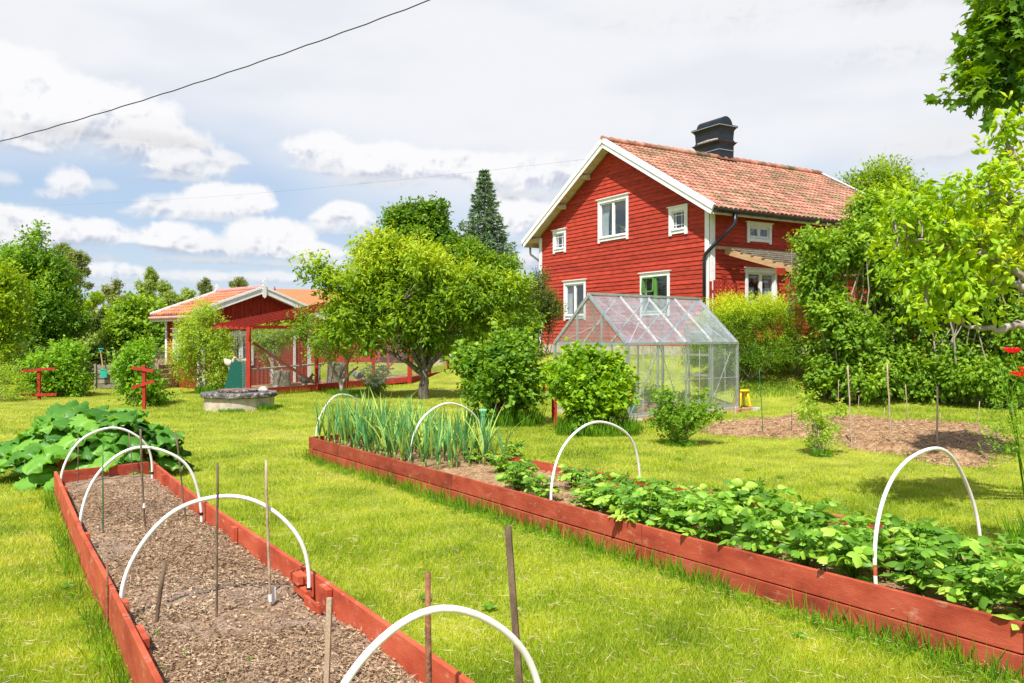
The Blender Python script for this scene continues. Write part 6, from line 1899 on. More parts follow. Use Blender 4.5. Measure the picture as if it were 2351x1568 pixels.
# --- maple in the top right corner
t = thing('maple_tree', (9.5, 9.2, 0), 'maple with large lobed leaves hanging into the top right corner', 'tree')
tb_ = MB(); m0 = Vector((9.5, 9.2, 0)); limb(tb_, m0 - U_ * .1, m0 + U_ * 4, .24, .18, .02, 12)
mb1 = [m0 + U_ * 4, PD(2480, 40, 9), PD(2390, 60, 9), PD(2320, 130, 9), PD(2260, 190, 9)]
mb2 = [m0 + U_ * 4, PD(2480, -60, 9), PD(2380, -40, 9), PD(2300, 40, 9)]
mb3 = [m0 + U_ * 4, PD(2480, 160, 9), PD(2380, 170, 9), PD(2345, 210, 9)]
allp = []
for pts in (mb1, mb2, mb3):
    fine = []
    for i in range(len(pts) - 1):
        for k in range(5):
            fine.append(pts[i].lerp(pts[i + 1], k / 5) + Vector((random.uniform(-1, 1), random.uniform(-1, 1), random.uniform(-1, 1))) * .03)
    fine.append(pts[-1]); tb_.tube(fine, [.05 * (1 - i / len(fine)) + .008 for i in range(len(fine))], 7); allp += fine[5:]
cb_ = MB()
mbl = [bl(2300, 60, 60, 60, 9, .5), bl(2290, 150, 56, 56, 9, .4), bl(2240, 205, 38, 34, 9, .3), bl(2340, 20, 70, 60, 9, .6), bl(2345, 200, 26, 34, 8.8, .3), bl(2350, 110, 50, 60, 9.2, .5), bl(2400, 90, 60, 110, 9.2, .6), bl(2250, 130, 30, 34, 9, .3), bl(2310, 215, 16, 14, 9, .2), bl(2400, -40, 120, 70, 9.3, .8)]
P = crown(cb_, mbl, 560, 6, .135, T_MAPLE, twiglen=.22, ratio=1.05, up=.2, shell=.5, tr=.55, tb=-.02, droop=.7)
for i in range(0, len(P), 3):
    tgt = Vector(P[i]); st = min(allp, key=lambda q_: (q_ - tgt).length)
    if (st - tgt).length < 1.6: limb(tb_, st, tgt, .010, .003, .12, 4, 4)
tb_.build('trunk', BARK, t, smooth=True); cb_.build('crown', L_LINDEN, t)
# --- trees on the left
D_ = 31
tree('broadleaf_tree', gbase(95, D_), 'big dark green tree with pointed top at the left, beside the pines', 'tree',
     [bl(78, 650, 62, 66, D_, 1.4), bl(80, 585, 34, 42, D_, .7), bl(78, 548, 13, 28, D_, .25), bl(35, 605, 40, 45, D_, 1), bl(128, 690, 46, 60, D_, 1.2), bl(60, 740, 85, 75, D_, 1.6), bl(135, 765, 50, 62, D_, 1.3), bl(20, 660, 50, 70, D_, 1.2), bl(112, 620, 22, 30, D_, .5)],
     L_MAPLE, BARK, 2, .2, 5200, 9, .15, limbs=20, twiglen=.42, ratio=.5, tr=.62)
D_ = 25
tree('bright_tree', gbase(-20, D_), 'lighter yellow green tree cut by the left edge', 'tree',
     [bl(0, 690, 55, 60, D_, 1.2), bl(20, 740, 40, 40, D_, .8), bl(-40, 780, 80, 80, D_, 1.3), bl(10, 640, 24, 24, D_, .6)],
     L_PLUM, BARK, 1.5, .14, 1900, 8, .12, limbs=12, twiglen=.38, ratio=.5, tr=.55)
D_ = 29
shrub('dark_hedge', gbase(120, D_), 'dark shady undergrowth below the big left tree', 'hedge',
      [bl(60, 830, 120, 50, D_, 1.2), bl(160, 845, 50, 34, D_, 1), bl(-60, 830, 100, 60, D_, 1.2)], L_JUN, 2000, 8, .11, stems=12, twiglen=.3, ratio=.6)
shrub('dark_hedge', gbase(240, 32), 'low dark green hedge between the big left tree and the round lilac', 'hedge',
      [bl(200, 835, 50, 26, 32, 1), bl(250, 838, 50, 26, 32, 1), bl(330, 830, 60, 30, 32, 1)], L_JUN, 1500, 8, .12, stems=8, twiglen=.3, ratio=.6, tb=.1)
D_ = 34
shrub('round_lilac', gbase(310, D_), 'rounded dark green lilac left of the shed', 'shrub',
      [bl(320, 770, 62, 62, D_, 1.3), bl(270, 800, 52, 40, D_, 1.1), bl(330, 715, 34, 30, D_, .8), bl(370, 800, 34, 45, D_, .9), bl(290, 745, 34, 40, D_, .9)],
      L_LILAC, 2600, 9, .15, stems=10, twiglen=.4, ratio=.72, tr=.6, tb=.06, droop=.6)
D_ = 23.4
shrub('raspberry_bush', gbase(115, D_), 'broad raspberry bush behind the red support with level bars', 'bush',
      [bl(120, 840, 66, 45, D_, .9), bl(100, 885, 62, 34, D_, .8), bl(150, 820, 36, 30, D_, .6), bl(160, 880, 40, 40, D_, .7)],
      L_RASP, 1300, 8, .11, T_QUAD, stems=16, stem_r=.008, twiglen=.26, ratio=.6, tr=.6)
shrub('pale_weeds', gbase(5, 21.5), 'pale dry looking weeds at the left edge beside the raspberries', 'weeds',
      [bl(0, 870, 55, 30, 21.5, .7), bl(30, 900, 30, 20, 21.5, .5)], L_WILLOW, 500, 7, .07, stems=20, stem_r=.006, twiglen=.3, ratio=.3)
D_ = 20.4
shrub('raspberry_bush', gbase(322, D_), 'upright raspberry bush behind the red support with tilted bars', 'bush',
      [bl(322, 830, 56, 38, D_, .6), bl(310, 880, 44, 50, D_, .5), bl(350, 890, 30, 45, D_, .5), bl(335, 930, 36, 24, D_, .45)],
      L_RASP, 1050, 8, .10, T_QUAD, stems=16, stem_r=.008, twiglen=.24, ratio=.6, tr=.6)
# --- pines, birches and distant trees
def pine(px, top, bot_px, d, clumps, lab, tr_, group=None, leaf=L_PINE, name='pine_tree', bark=BARKPINE, L=.55, n=900):
    b = gbase(px, d); t = thing(name, b, lab, 'tree', group)
    n = int(n * 1.5); L *= .55
    tb_ = MB(); tp = at_d(px, top + 6, d); limb(tb_, b - U_ * .3, tp, tr_, tr_ * .35, .015, 8, 10)
    bs = [bl(x, y, rx, ry, d) for x, y, rx, ry in clumps]
    bs = [(b_[0], b_[1], b_[2], b_[3] / BOOST, b_[4] / BOOST, b_[5] / BOOST) for b_ in bs]
    cb_ = MB(); P = crown(cb_, bs, n, 8, L, T_QUAD, twiglen=L * 1.3, ratio=.35, up=.5, shell=.5, tr=.6, clump=5 if leaf != L_PINE else 4)
    for i in RNG.choice(len(P), 16):
        tgt = Vector(P[i]); st = Vector((b.x + (tp.x - b.x) * .8, b.y, min(tgt.z - .3, tp.z))); limb(tb_, st, tgt, tr_ * .25, .03, .1, 4, 4)
    tb_.build('trunk', bark, t); cb_.build('crown', leaf, t)
D_ = 85
pine(180, 575, 0, D_, [(172, 590, 22, 16), (195, 600, 16, 12), (160, 612, 16, 12), (198, 628, 14, 9), (178, 640, 18, 9), (200, 655, 12, 6), (160, 655, 14, 6), (185, 615, 18, 10)], 'front pine with bare reddish trunk standing against the clouds', .22, L=.42)
pine(149, 560, 0, D_ + 6, [(150, 570, 20, 14), (140, 595, 14, 16), (158, 600, 16, 14), (145, 630, 14, 18), (160, 640, 12, 14), (142, 660, 16, 14)], 'rear pine with a denser crown left of the bare trunked pine', .22, L=.42)
pine(265, 645, 0, 80, [(268, 652, 12, 7), (262, 668, 24, 10), (270, 690, 32, 14), (262, 715, 36, 18), (275, 735, 34, 16)], 'broad dark pine between the bright grove and the birch', .2, n=1400, L=.42)
pine(342, 616, 0, 84, [(342, 630, 18, 14), (335, 655, 22, 18), (350, 665, 22, 16), (335, 690, 24, 18), (352, 640, 14, 14)], 'tall feathery birch left of the shed roof', .13, leaf=L_BIRCH, name='birch_tree', bark=BARKP, n=1200, L=.38)
pine(385, 648, 0, 80, [(380, 660, 22, 14), (390, 685, 32, 22), (370, 710, 34, 24), (395, 720, 34, 20)], 'bushy birch right of the tall feathery birch', .13, leaf=L_BIRCH, name='birch_tree', bark=BARKP, n=1400, L=.38)
pine(432, 660, 0, 80, [(432, 672, 16, 12), (425, 692, 24, 16), (440, 705, 20, 14)], 'rounded tree top above the left slope of the shed roof', .13, leaf=L_BIRCH, name='birch_tree', bark=BARKP, n=800, L=.38)
pine(470, 645, 0, 84, [(472, 648, 9, 5), (464, 658, 10, 7), (478, 662, 10, 5), (468, 674, 9, 6)], 'thin pine top above the shed roof', .12, n=300, L=.38)
pine(547, 640, 0, 84, [(548, 646, 12, 8), (540, 655, 12, 8), (558, 656, 12, 6), (545, 668, 14, 8)], 'pine top just left of the shed finial', .14, n=420, L=.38)
for i, (px, d, c, lab) in enumerate(((215, 110, [(215, 690, 36, 22), (235, 680, 24, 16), (200, 705, 30, 20)], 'bright green rounded grove tree right of the bare pine'),
                       (190, 105, [(190, 730, 26, 18), (205, 745, 30, 16)], 'small light tree under the pines'),
                       (232, 60, [(232, 745, 14, 22), (240, 720, 10, 14)], 'dark narrow juniper before the broad pine'))):
    pine(px, 700, 0, d, c, lab, .12, leaf=(L_PLUM, L_BIRCH, L_JUN)[i], name=('grove_tree', 'grove_tree', 'juniper')[i], n=900, L=.4)
m_ = MB()
bs = [bl(x, 752 + random.uniform(-6, 6), 70, 18 + random.uniform(0, 8), 150, 6) for x in range(-900, 3300, 90)]
crown(m_, bs, 9000, 7, 1.3, T_QUAD, twiglen=1.6, ratio=.6, tr=.6)
tag(m_.build('distant_woods', L_FAR, loc=(0, 150, 0)), 'distant belt of woods along the far edge of the pasture', 'woods', kind='stuff')
shrub('pasture_bushes', gbase(275, 55), 'light green bushes at the edge of the far pasture', 'bush', [bl(262, 785, 34, 14, 55, 1), bl(225, 790, 30, 14, 55, 1), bl(300, 775, 30, 18, 55, 1)], L_BIRCH, 700, 8, .2, stems=6, twiglen=.4)
m_ = MB()
p = at_d(241, 782, 60); p.z = gz1(p.x, p.y)
m_.beam(p, p + U_ * 1.1, .10, .10); tag(m_.build('fence_post', WHITE, loc=p), 'white fence post at the edge of the far pasture', 'fence post')
# --- rhubarb in its dark red box
RP = Vector((-5.22, 10.0, 0))
t = thing('planter_box', RP, 'dark red wooden planter box hidden below the rhubarb leaves', 'planter')
bx = Vector((.70, .72, 0)).normalized(); by = Vector((-.72, .70, 0)).normalized()
for c_, d_, w_ in ((RP - by * .48, bx, .96), (RP + by * .48, bx, .96), (RP - bx * .48, by, .90), (RP + bx * .48, by, .90)):
    for z in (.12, .34):
        m_ = MB(); m_.beam(c_ - d_ * w_ / 2 + U_ * z, c_ + d_ * w_ / 2 + U_ * z, .03, .205); m_.build('board', BEDRED, t, bevel=.003)
m_ = MB(); m_.add([tuple(RP + bx * a_ * .46 + by * b_ * .46 + U_ * .38) for a_, b_ in ((-1, -1), (1, -1), (1, 1), (-1, 1))], [(0, 1, 2, 3)]); m_.build('soil', SOIL, t)
t = thing('rhubarb_plant', RP + U_ * .38, 'huge rhubarb with wide ruffled leaves at the left end of the bare bed', 'rhubarb')
lf = MB(); stm = MB()
def rhubarb_leaf(mbx, base, tip_dir, size, nup):
    A = Vector(tip_dir).normalized(); Nn = (Vector(nup) - A * A.dot(Vector(nup))).normalized(); B = Nn.cross(A)
    nu, nv = 19, 20; V = []; ph = random.random() * 9
    for i in range(nu):
        u = i / (nu - 1)
        wv = (math.sin(PI * min(1, u * .86 + .16)) ** .6) * (1 - .30 * u) * .56
        if i == nu - 1: wv = .03
        for j in range(nv):
            v = -1 + 2 * j / (nv - 1)
            rr = abs(v)
            ruff = .085 * math.sin(u * 19 + ph + v * 4) * rr ** 2 + .05 * math.sin(u * 37 + ph * 2 + v * 6) * rr ** 3
            vein = .026 * math.sin((u * 1.2 - rr * .45) * 46) * (1 - rr * .3) * min(1, rr * 4)
            x = u * 1.0 - .20 * (rr ** 1.5) * (1 - u) ** 2 + ruff * .5
            y = v * wv * (1 + ruff * 1.5 + .09 * rr * math.sin(u * 27 + ph))
            z = -.34 * u * u - .20 * rr * rr * wv * 1.6 + ruff + vein + .05
            V.append(Vector(base) + A * x * size + B * y * size + Nn * z * size)
    idx = lambda i, j: i * nv + j
    mbx.add([tuple(v) for v in V], [(idx(i, j), idx(i + 1, j), idx(i + 1, j + 1), idx(i, j + 1)) for i in range(nu - 1) for j in range(nv - 1)], random.random())
for k in range(120):
    a = k * 2.399 + random.uniform(-.3, .3); f = (k + .5) / 120
    rad = .16 + .92 * f ** .75 * random.uniform(.75, 1.1); hz = .74 - .48 * f ** 1.5 + random.uniform(-.1, .08)
    d = Vector((math.cos(a) * 1.12, math.sin(a) * .9, 0))
    c_ = RP + U_ * .38 + d * .08; e_ = RP + d * rad * .72 + U_ * max(.16, hz)
    mid_ = c_.lerp(e_, .5) + U_ * .16
    stm.tube([c_, mid_, e_], [.020, .017, .012], 7, tint=random.random())
    rhubarb_leaf(lf, e_, d * .95 + U_ * (.22 - .50 * f + random.uniform(-.25, .25)) + Vector((random.uniform(-.2, .2), random.uniform(-.2, .2), 0)), random.uniform(.30, .50), U_ + d * (.35 + .5 * f) + Vector((random.uniform(-.45, .45), random.uniform(-.45, .45), 0)))
stm.build('stalk', L_LEEKST, t, smooth=True)
lf.build('foliage', L_RHUB, t, smooth=True)
# --- poppies at the right edge
pq = Vector((4.10, 6.35, 0))
t = thing('poppy_plant', pq, 'clump of tall red poppies with buds and feathery leaves at the right edge', 'poppy')
fl = MB(); st_ = MB(); lv = MB(); bd_ = MB()
def petal_flower(c, s, lean=(0, 0, 1)):
    n_ = Vector(lean).normalized(); a0 = n_.orthogonal().normalized(); b0 = n_.cross(a0)
    for k in range(6):
        th = k * PI / 3 + (k % 2) * .1; d = a0 * math.cos(th) + b0 * math.sin(th); sd = n_.cross(d)
        V = []; nu, nv = 6, 7
        for i in range(nu):
            u = i / (nu - 1)
            for j in range(nv):
                v = -1 + 2 * j / (nv - 1)
                V.append(c + d * (u * s * (.9 if k % 2 else 1)) + sd * (v * s * .62 * math.sin(PI * (u * .62 + .06))) + n_ * s * (.55 * u * u + .10 * math.sin(v * 7 + k) * u - .02 * k))
        fl.add([tuple(v) for v in V], [(i * nv + j, (i + 1) * nv + j, (i + 1) * nv + j + 1, i * nv + j + 1) for i in range(nu - 1) for j in range(nv - 1)], random.random())
def P6(x, y, d): p_ = Z6(x, y); return at_d(p_[0], p_[1], d)
PDY = 6.3
for x, y, s_pet, bx_, by_ in ((2263, 455, .062, 2330, 700), (2315, 625, .060, 2345, 720), (2375, 590, .055, 2370, 800)):
    c = P6(x, y, PDY); fl = MB(); petal_flower(c - U_ * .03, s_pet); fl.build('flower', POPPY, t, smooth=True)
    st_.tube([pq + Vector((random.uniform(-.05, .2), 0, 0)), P6(bx_, by_, PDY), c - U_ * .03], .0045, 6)
for x, y, r in ((2172, 545, .016), (2220, 606, .013), (2226, 655, .013), (2300, 668, .013)):
    c = P6(x, y, PDY); bd_ = MB(); bd_.tube([c - U_ * r * 1.3, c - U_ * r * .4, c + U_ * r * .5, c + U_ * r * 1.3], [r * .5, r, r * .9, r * .25], 9); bd_.build('bud', L_WEED, t, smooth=True)
    st_.tube([pq + Vector((random.uniform(-.05, .1), 0, 0)), P6(2240 + (x - 2240) * .4, 740, PDY), c - U_ * r], .0035, 6)
m_2 = 900
P, D = blob_points([tuple(P6(2300, 830, PDY)) + (.17, .25, .30), tuple(P6(2320, 1020, PDY)) + (.26, .3, .34), tuple(P6(2280, 1100, PDY)) + (.26, .3, .2)], 230, .4)
for p_ in P:
    k = 9; t_ = np.linspace(0, 1, k)[:, None]; d = unit(np.array([[random.uniform(-1, .6), random.uniform(-.7, .7), random.uniform(.1, 1.2)]]))
    pos = p_[None] + d * t_ * .16 - np.array([0, 0, .05]) * t_ ** 2
    s_ = np.cross(d, RNG.normal(size=3)); s_ = unit(s_)
    A = d * .6 + s_ * np.where(np.arange(k) % 2, 1, -1)[:, None]
    leaves(lv, pos, A, RNG.normal(size=(k, 3)) * .3 + [0, 0, 1], .045 * (1.2 - t_[:, 0]), .010, T_QUAD, np.full(k, .3 + random.random() * .6))
st_.build('stem', L_WEED, t, smooth=True); lv.build('foliage', L_WEED, t)
for i, (px, py) in enumerate(((1130, 785), (1118, 795), (1108, 800))):
    p = at_d(px, py, 18.6); g = gbase(px, 18.6)
    t = thing('poppy_plant', g, ['tallest distant red poppy above the left currant bush', 'middle distant red poppy left of the currant bush top', 'lowest distant red poppy beside the plum leaves'][i], 'poppy', 'distant poppies')
    fl = MB(); petal_flower(p, .065); fl.build('petals', POPPY, t, smooth=True)
    m_ = MB(); m_.tube([g, p], .006, 5); m_.build('stem', L_WEED, t)
# --- leeks
def leek(seed):
    random.seed(seed)
    t = thing('leek_plant', (0, 0, 0), 'tall blue green leek in the dense block of leeks', 'leek', 'leeks in the planted bed')
    a = MB(); a.tube([(0, 0, -.03), (0, 0, .08), (0, 0, .12)], [.013, .012, .014], 7); a.build('shaft', L_LEEKST, t, smooth=True)
    b = MB()
    nl = random.randint(8, 11); fan = random.random() * PI
    for k in range(nl):
        th = fan + (0 if k % 2 else PI) + random.uniform(-.4, .4); d = Vector((math.cos(th), math.sin(th), 0)); sd = Vector((-d.y, d.x, 0))
        ln = random.uniform(.40, .70); w = random.uniform(.008, .0125); lean = random.uniform(.12, .5); bendz = random.random()
        V = []; n_ = 9
        for i in range(n_):
            u = i / (n_ - 1); ww = w * (1 - u ** 2.2) + .0015
            out_ = lean * u * ln * (.6 + .9 * u * (bendz > .45)); z = .09 + ln * (u - (.42 * u ** 3 if bendz > .62 else .10 * u ** 2))
            c = d * out_ + U_ * z
            V += [c - sd * ww - d * ww * .3, c + d * ww * .35, c + sd * ww - d * ww * .3]
        b.add([tuple(v) for v in V], [(i * 3 + j, i * 3 + 3 + j, i * 3 + 4 + j, i * 3 + 1 + j) for i in range(n_ - 1) for j in (0, 1)], random.random())
    b.build('leaves', L_LEEK, t, smooth=True)
    return t
lk_ = [leek(s_) for s_ in (1, 2, 3, 4, 5, 6)]
used = set()
def place(protos, x, y, z, s=1.0, used=used):
    p = random.choice(protos)
    o = p if p.name not in used else copy_tree(p)
    used.add(p.name)
    o.location = (x, y, z); o.rotation_euler = (0, 0, random.random() * 6.28); o.scale = (s, s, s * random.uniform(.92, 1.08))
    return o
random.seed(99)
Ltot = 10.9
for r in range(8):                                        # 8 rows across, spaced along the bed
    for c in range(21):
        y = 12.1 - c * .15 - r * .02
        a, b = at_y(B2F, min(11.5, y)), at_y(B2B, min(12.3, y + .72))
        f = .10 + .80 * r / 7
        p = a.lerp(b, f) + Vector((random.uniform(-.03, .03), random.uniform(-.03, .03), 0))
        if y > 11.55: continue
        if c > 15 and random.random() < .3: continue
        place(lk_, p.x, p.y, .205, random.uniform(.85, 1.10) if y > 9.6 else random.uniform(.80, 1.0))
# --- potatoes
def potato(seed, full=True):
    random.seed(seed); 
    t = thing('potato_plant', (0, 0, 0), 'leafy green potato plant in the long row of the planted bed', 'potato plant', 'potato plants in the planted bed')
    b = MB(); stx = MB()
    for k in range(11 if full else 6):
        a = random.random() * 6.28; d = Vector((math.cos(a), math.sin(a), 0)); h = random.uniform(.10, .33); r = random.uniform(.01, .15)
        e = d * r + U_ * h; stx.tube([d * .02, d * r * .55 + U_ * h * .55, e], [.008, .006, .005], 5)
        for q_ in range(4):
            a2 = a + q_ * 1.57 + random.uniform(-.5, .5); d2 = (Vector((math.cos(a2), math.sin(a2), random.uniform(.0, .35)))).normalized()
            base_ = e - U_ * .02 * q_
            stx.tube([base_, base_ + d2 * .11], [.003, .002], 4)
            k5 = [(0.05, 1, .055), (.05, -1, .055), (.085, 1, .070), (.085, -1, .070), (.11, 0, .095)]
            sd = Vector((-d2.y, d2.x, 0)).normalized()
            P_ = np.array([tuple(base_ + d2 * u_) for u_, s_, l_ in k5]); A_ = np.array([tuple(d2 * (.6 if s_ else 1) + sd * s_ + U_ * random.uniform(-.45, .1)) for u_, s_, l_ in k5])
            L_ = np.array([l_ for *_, l_ in k5]) * random.uniform(.8, 1.15)
            leaves(b, P_, A_, np.array([[-.05, -.2, .9]]) + RNG.normal(size=(5, 3)) * .55, L_, L_ * .72, T_OVAL, np.full(5, random.random() * .8 + .1) + RNG.normal(size=5) * .1)
    stx.build('stem', L_WEED, t, smooth=True); b.build('foliage', L_POTATO, t, smooth=True)
    return t
pt_ = [potato(s_) for s_ in (21, 22, 23, 24, 25, 26)]
ps_ = pt_
random.seed(5)
for r, f in enumerate((.17, .36, .56)):
    y = 7.75 - r * .14
    while y > 2.7:
        s_ = .93 if y < 6.2 else .82
        if not (y > 7.1 and random.random() < .25):
            a, b = at_y(B2F, y), at_y(B2B, min(12, y + .95))
            p = a.lerp(b, f + random.uniform(-.04, .04)) + Vector((0, random.uniform(-.05, .05), 0))
            place(ps_, p.x, p.y, .215, s_ * random.uniform(.88, 1.15))
        y -= .285
for k, (px, py, s_) in enumerate(((1092, 1062, .62), (1150, 1085, .75), (1180, 1060, .7), (1200, 1100, .8), (1128, 1055, .4))):
    p = at_z(px, py, .22); place(ps_, p.x, p.y, .21, s_)

# ================================================================== GRASS
random.seed(3)
bed1poly = [tuple(p) for p in B1L] + [tuple(p) for p in reversed(B1R)]
bed2poly = [tuple(p) for p in B2F] + [tuple(p) for p in reversed(B2B)]
ghpoly = [tuple(GP(s_, l_, 0))[:2] for s_, l_ in ((-.08, -.08), (GW + .08, -.08), (GW + .08, GL + .08), (-.08, GL + .08))]
runpoly = [tuple(p)[:2] for p in (RA, RB, RC, RD, SRT, SC, SC + SA * SLN, SRT + SA * SLN)]
runpoly = [tuple(p)[:2] for p in (RA, RB, RC, RD, SRT, SC + SB * .3)]
shedpoly = [tuple(p)[:2] for p in (SC, SRT, SRT + SA * SLN, SC + SA * SLN)]
def lawn_ok(x, y):
    k = np.ones(len(x), bool)
    for poly in (bed1poly, bed2poly, ghpoly, runpoly, shedpoly): k &= ~inside(poly, x, y)
    k &= ~(inside(OUT, x, y) & (edge_dist(OUT, x, y) > .05 + .12 * RNG.random(len(x))))
    k &= np.hypot(x - wp.x, y - wp.y) > .82
    r_ = np.column_stack([x - HC.x, y - HC.y]); a_ = r_ @ np.array(HU)[:2]; b_ = r_ @ np.array(HW_)[:2]
    k &= ~((a_ > 0) & (a_ < WID) & (b_ > 0) & (b_ < LEN))
    return k
def blades(n, d0, d1, name, h0, h1, w0, dense=1.0, halfang=.72):
    d = d0 * (d1 / d0) ** RNG.random(n)
    ang = (RNG.random(n) * 2 - 1) * halfang
    x, y = d * np.tan(ang), d
    k = lawn_ok(x, y); x, y, d = x[k], y[k], d[k]; n = len(x)
    lush = fbm(x, y, .9, 41, 4) + .5 * fbm(x, y, 5, 43, 2)
    z = gz(x, y) + .012 * fbm(x, y, 1.3, 3) - .004
    h = (h0 + (h1 - h0) * RNG.random(n) ** 1.4) * (1 + .38 * np.clip(lush, -1, 1.5)) * (1 + .18 * fbm(x, y, 11, 52, 2))
    w = w0 * (1 + d * .16) * (.7 + .6 * RNG.random(n))
    a = RNG.random(n) * 2 * PI; lean = .25 + .85 * RNG.random(n) ** 1.3
    tipx, tipy = np.cos(a) * lean * h, np.sin(a) * lean * h
    b = RNG.random(n) * 2 * PI; sx, sy = np.cos(b) * w / 2, np.sin(b) * w / 2
    V = np.empty((n, 3, 3), np.float32)
    V[:, 0] = np.column_stack([x - sx, y - sy, z]); V[:, 1] = np.column_stack([x + sx, y + sy, z])
    V[:, 2] = np.column_stack([x + tipx, y + tipy, z + h])
    dry = sm((fbm(x, y, 1.7, 47, 4) - .55) / .9)
    fine_ = fbm(x, y, 9, 49, 3)
    tint = .16 + .34 * RNG.random(n) + .18 * dry - .15 * lush + .12 * fine_ + np.where(RNG.random(n) < .07 + .34 * dry, .46, 0)
    h_ = None
    m_ = MB(); m_.add(V.reshape(-1, 3), np.arange(3 * n).reshape(n, 3), np.repeat(np.clip(tint, 0, 1), 3))
    return m_.build(name, L_GRASS)
g = blades(560000, 2.6, 9.5, 'lawn_grass', .022, .058, .0030)
tag(g, 'short mown grass of the near lawn around the beds', 'grass', kind='stuff')
g = blades(420000, 9.5, 40, 'lawn_grass', .03, .062, .0030)
tag(g, 'short mown grass of the far lawn up to the house', 'grass', kind='stuff')
# tufts and weeds along planks, bushes and well
def tuft_line(mbx, pts, n, h0, h1, spread, w=.006):
    P = []
    for (a, b) in zip(pts, pts[1:]):
        a, b = Vector((*a[:2], 0)), Vector((*b[:2], 0)); k = int(n * (b - a).length)
        t_ = RNG.random(k)[:, None]; P.append(np.array(a)[None, :2] * (1 - t_) + np.array(b)[None, :2] * t_ + RNG.normal(size=(k, 2)) * spread)
    P = np.concatenate(P); dens = fbm(P[:, 0], P[:, 1], 4, 60, 3); P = P[(dens > -.25) | (RNG.random(len(P)) < .3)]
    ok = np.ones(len(P), bool)
    for poly in (bed1poly, bed2poly): ok &= ~inside(poly, P[:, 0], P[:, 1])
    P = P[ok]
    n_ = len(P); h = h0 + (h1 - h0) * RNG.random(n_) ** 2; a = RNG.random(n_) * 6.28; ln = .1 + .7 * RNG.random(n_)
    A = np.column_stack([np.cos(a) * ln, np.sin(a) * ln, np.ones(n_)])
    Z = gz(P[:, 0], P[:, 1]) - .005
    leaves(mbx, np.column_stack([P, Z]), A, np.column_stack([np.cos(a), np.sin(a), np.full(n_, .3)]), h, w, T_QUAD, RNG.random(n_) * .9)
m_ = MB()
offl = lambda line, nn, k: [(p[0] + nn.x * k, p[1] + nn.y * k) for p in line]
tuft_line(m_, offl(B2F, N2_, -.09), 420, .05, .22, .05)
tuft_line(m_, offl(B2B, N2_, .06), 160, .04, .12, .04)
tuft_line(m_, offl(B1L, N1, -.07), 260, .04, .17, .045)
tuft_line(m_, offl(B1R, N1, .05), 150, .03, .09, .03)
tuft_line(m_, [tuple(RA + Vector((.1, -.1, 0))), tuple(RB + Vector((.1, -.1, 0)))], 130, .05, .22, .08, .010)
tuft_line(m_, [(x, y) for x, y in OUT] + [OUT[0]], 45, .05, .16, .10, .008)
for cx_, cy_, r_, hh_ in ((-.15, 15.75, .8, .42), (1.5, 14.2, .75, .42), (2.68, 12.8, .25, .12), (4.5, 11.7, .15, .14), (wp.x + .75, wp.y - .45, .25, .2), (wp.x + .1, wp.y - .85, .3, .12), (-5.0, 23.9, .5, .22), (-8.9, 24.2, .6, .35), (6.6, 21.0, .9, .16), (4.3, 6.3, .4, .4)):
    k = 1500 if r_ > .5 else 500
    a = RNG.random(k) * 6.28; rr = r_ * RNG.random(k) ** .5
    P = np.column_stack([cx_ + np.cos(a) * rr, cy_ + np.sin(a) * rr * .6]); h = hh_ * (.3 + .7 * RNG.random(k)); b = RNG.random(k) * 6.28
    leaves(m_, np.column_stack([P, gz(P[:, 0], P[:, 1])]), np.column_stack([np.cos(b) * .4, np.sin(b) * .4, np.ones(k)]), np.column_stack([np.cos(b), np.sin(b), np.full(k, .2)]), h, .010, T_QUAD, RNG.random(k) * .8)
tag(m_.build('long_grass', L_WEED), 'longer uncut grass along the planks and under the bushes', 'grass', kind='stuff')
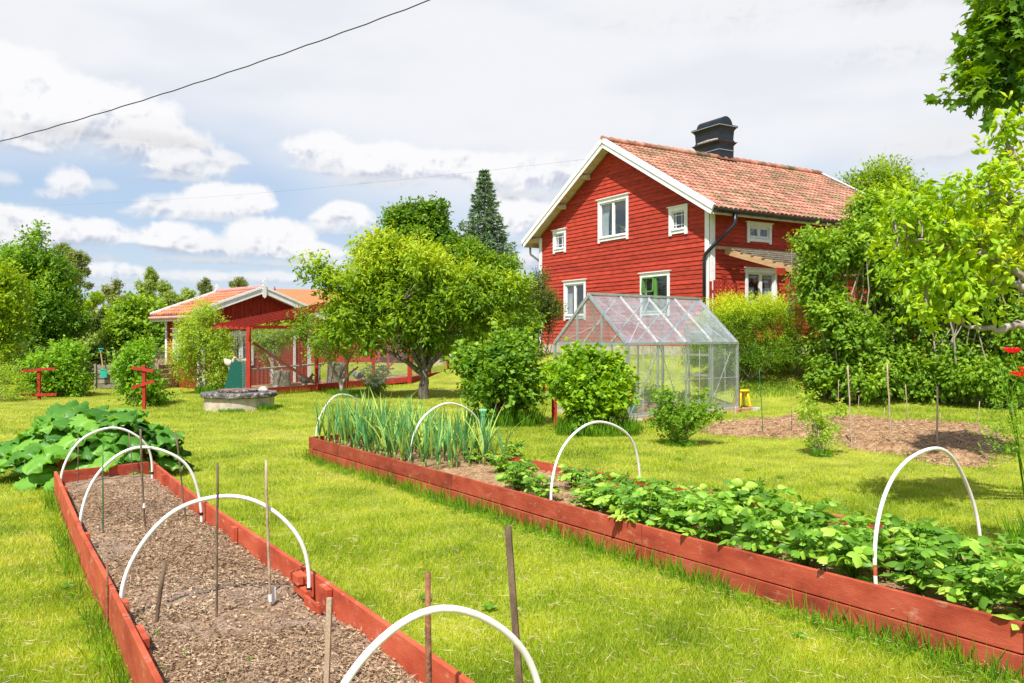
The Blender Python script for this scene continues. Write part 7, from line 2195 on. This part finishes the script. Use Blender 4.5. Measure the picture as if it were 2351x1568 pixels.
# feathery yarrow leaves along the front of the planted bed
m_ = MB()
for line, nn, k_, cnt, off in ((B2F, N2_, -1, 1500, .17), (B1L, N1, -1, 160, .10)):
    for i in range(cnt):
        t_ = random.random(); p = along(line, t_) + nn * k_ * (off * random.random() ** .8 + .03)
        if fbm(np.array([p.x]), np.array([p.y]), 3.5, 64, 3)[0] < -.35: continue
        a = random.random() * 6.28; d = Vector((math.cos(a) * .8, math.sin(a) * .8, random.uniform(.25, 1.3))).normalized(); L_ = random.uniform(.07, .15)
        n_ = 14; tt = np.linspace(.12, 1, n_); pos = np.array(p)[None] + np.outer(tt * L_, np.array(d)) - np.outer(tt ** 2 * L_ * .35, [0, 0, 1])
        sd = np.array(d.cross(U_).normalized()); A = np.outer(np.where(np.arange(n_) % 2, 1., -1.), sd) + np.array(d) * .5
        leaves(m_, pos, A, np.array([[0, 0, 1.]]) + RNG.normal(size=(n_, 3)) * .2, L_ * .26 * np.sin(tt * PI * .85 + .3), .006, T_QUAD, np.full(n_, .35 + .5 * random.random()))
tag(m_.build('yarrow', L_WEED), 'feathery yarrow leaves sprouting along the bed planks', 'weeds', kind='stuff')
# loose dry stalks on the lawn
m_ = MB(); n = 9000
d = 3 * (14 / 3) ** RNG.random(n); x = d * np.tan((RNG.random(n) * 2 - 1) * .7); k = lawn_ok(x, d); x, d = x[k], d[k]
P = np.column_stack([x, d, gz(x, d) + .035 + .02 * RNG.random(len(x))]); n = len(x)
A = RNG.normal(size=(n, 3)); A[:, 2] *= .15
leaves(m_, P, A, RNG.normal(size=(n, 3)) * .3 + [0, 0, 1], .03 + .07 * RNG.random(n) ** 2, .0035, T_QUAD, .4 + .6 * RNG.random(n))
tag(m_.build('dry_clippings', STRAW), 'dry straw coloured clippings lying on the lawn', 'clippings', kind='stuff')
# small weeds with round leaves
m_ = MB()
for i in range(60):
    d = 3.2 * (16 / 3.2) ** random.random(); x = d * math.tan(random.uniform(-.62, .62))
    if not lawn_ok(np.array([x]), np.array([d]))[0]: continue
    k = random.randint(4, 7); a = np.arange(k) * 6.28 / k + random.random(); s_ = random.uniform(.03, .07)
    A = np.column_stack([np.cos(a), np.sin(a), np.full(k, .25)])
    leaves(m_, np.tile([x, d, gz1(x, d) + .03], (k, 1)), A, np.tile([0, 0, 1.], (k, 1)) + RNG.normal(size=(k, 3)) * .2, s_, s_ * .6, T_OVAL, RNG.random(k) * .6)
tag(m_.build('lawn_weeds', L_WEED), 'small broad leaved weeds scattered in the lawn', 'weeds', kind='stuff')
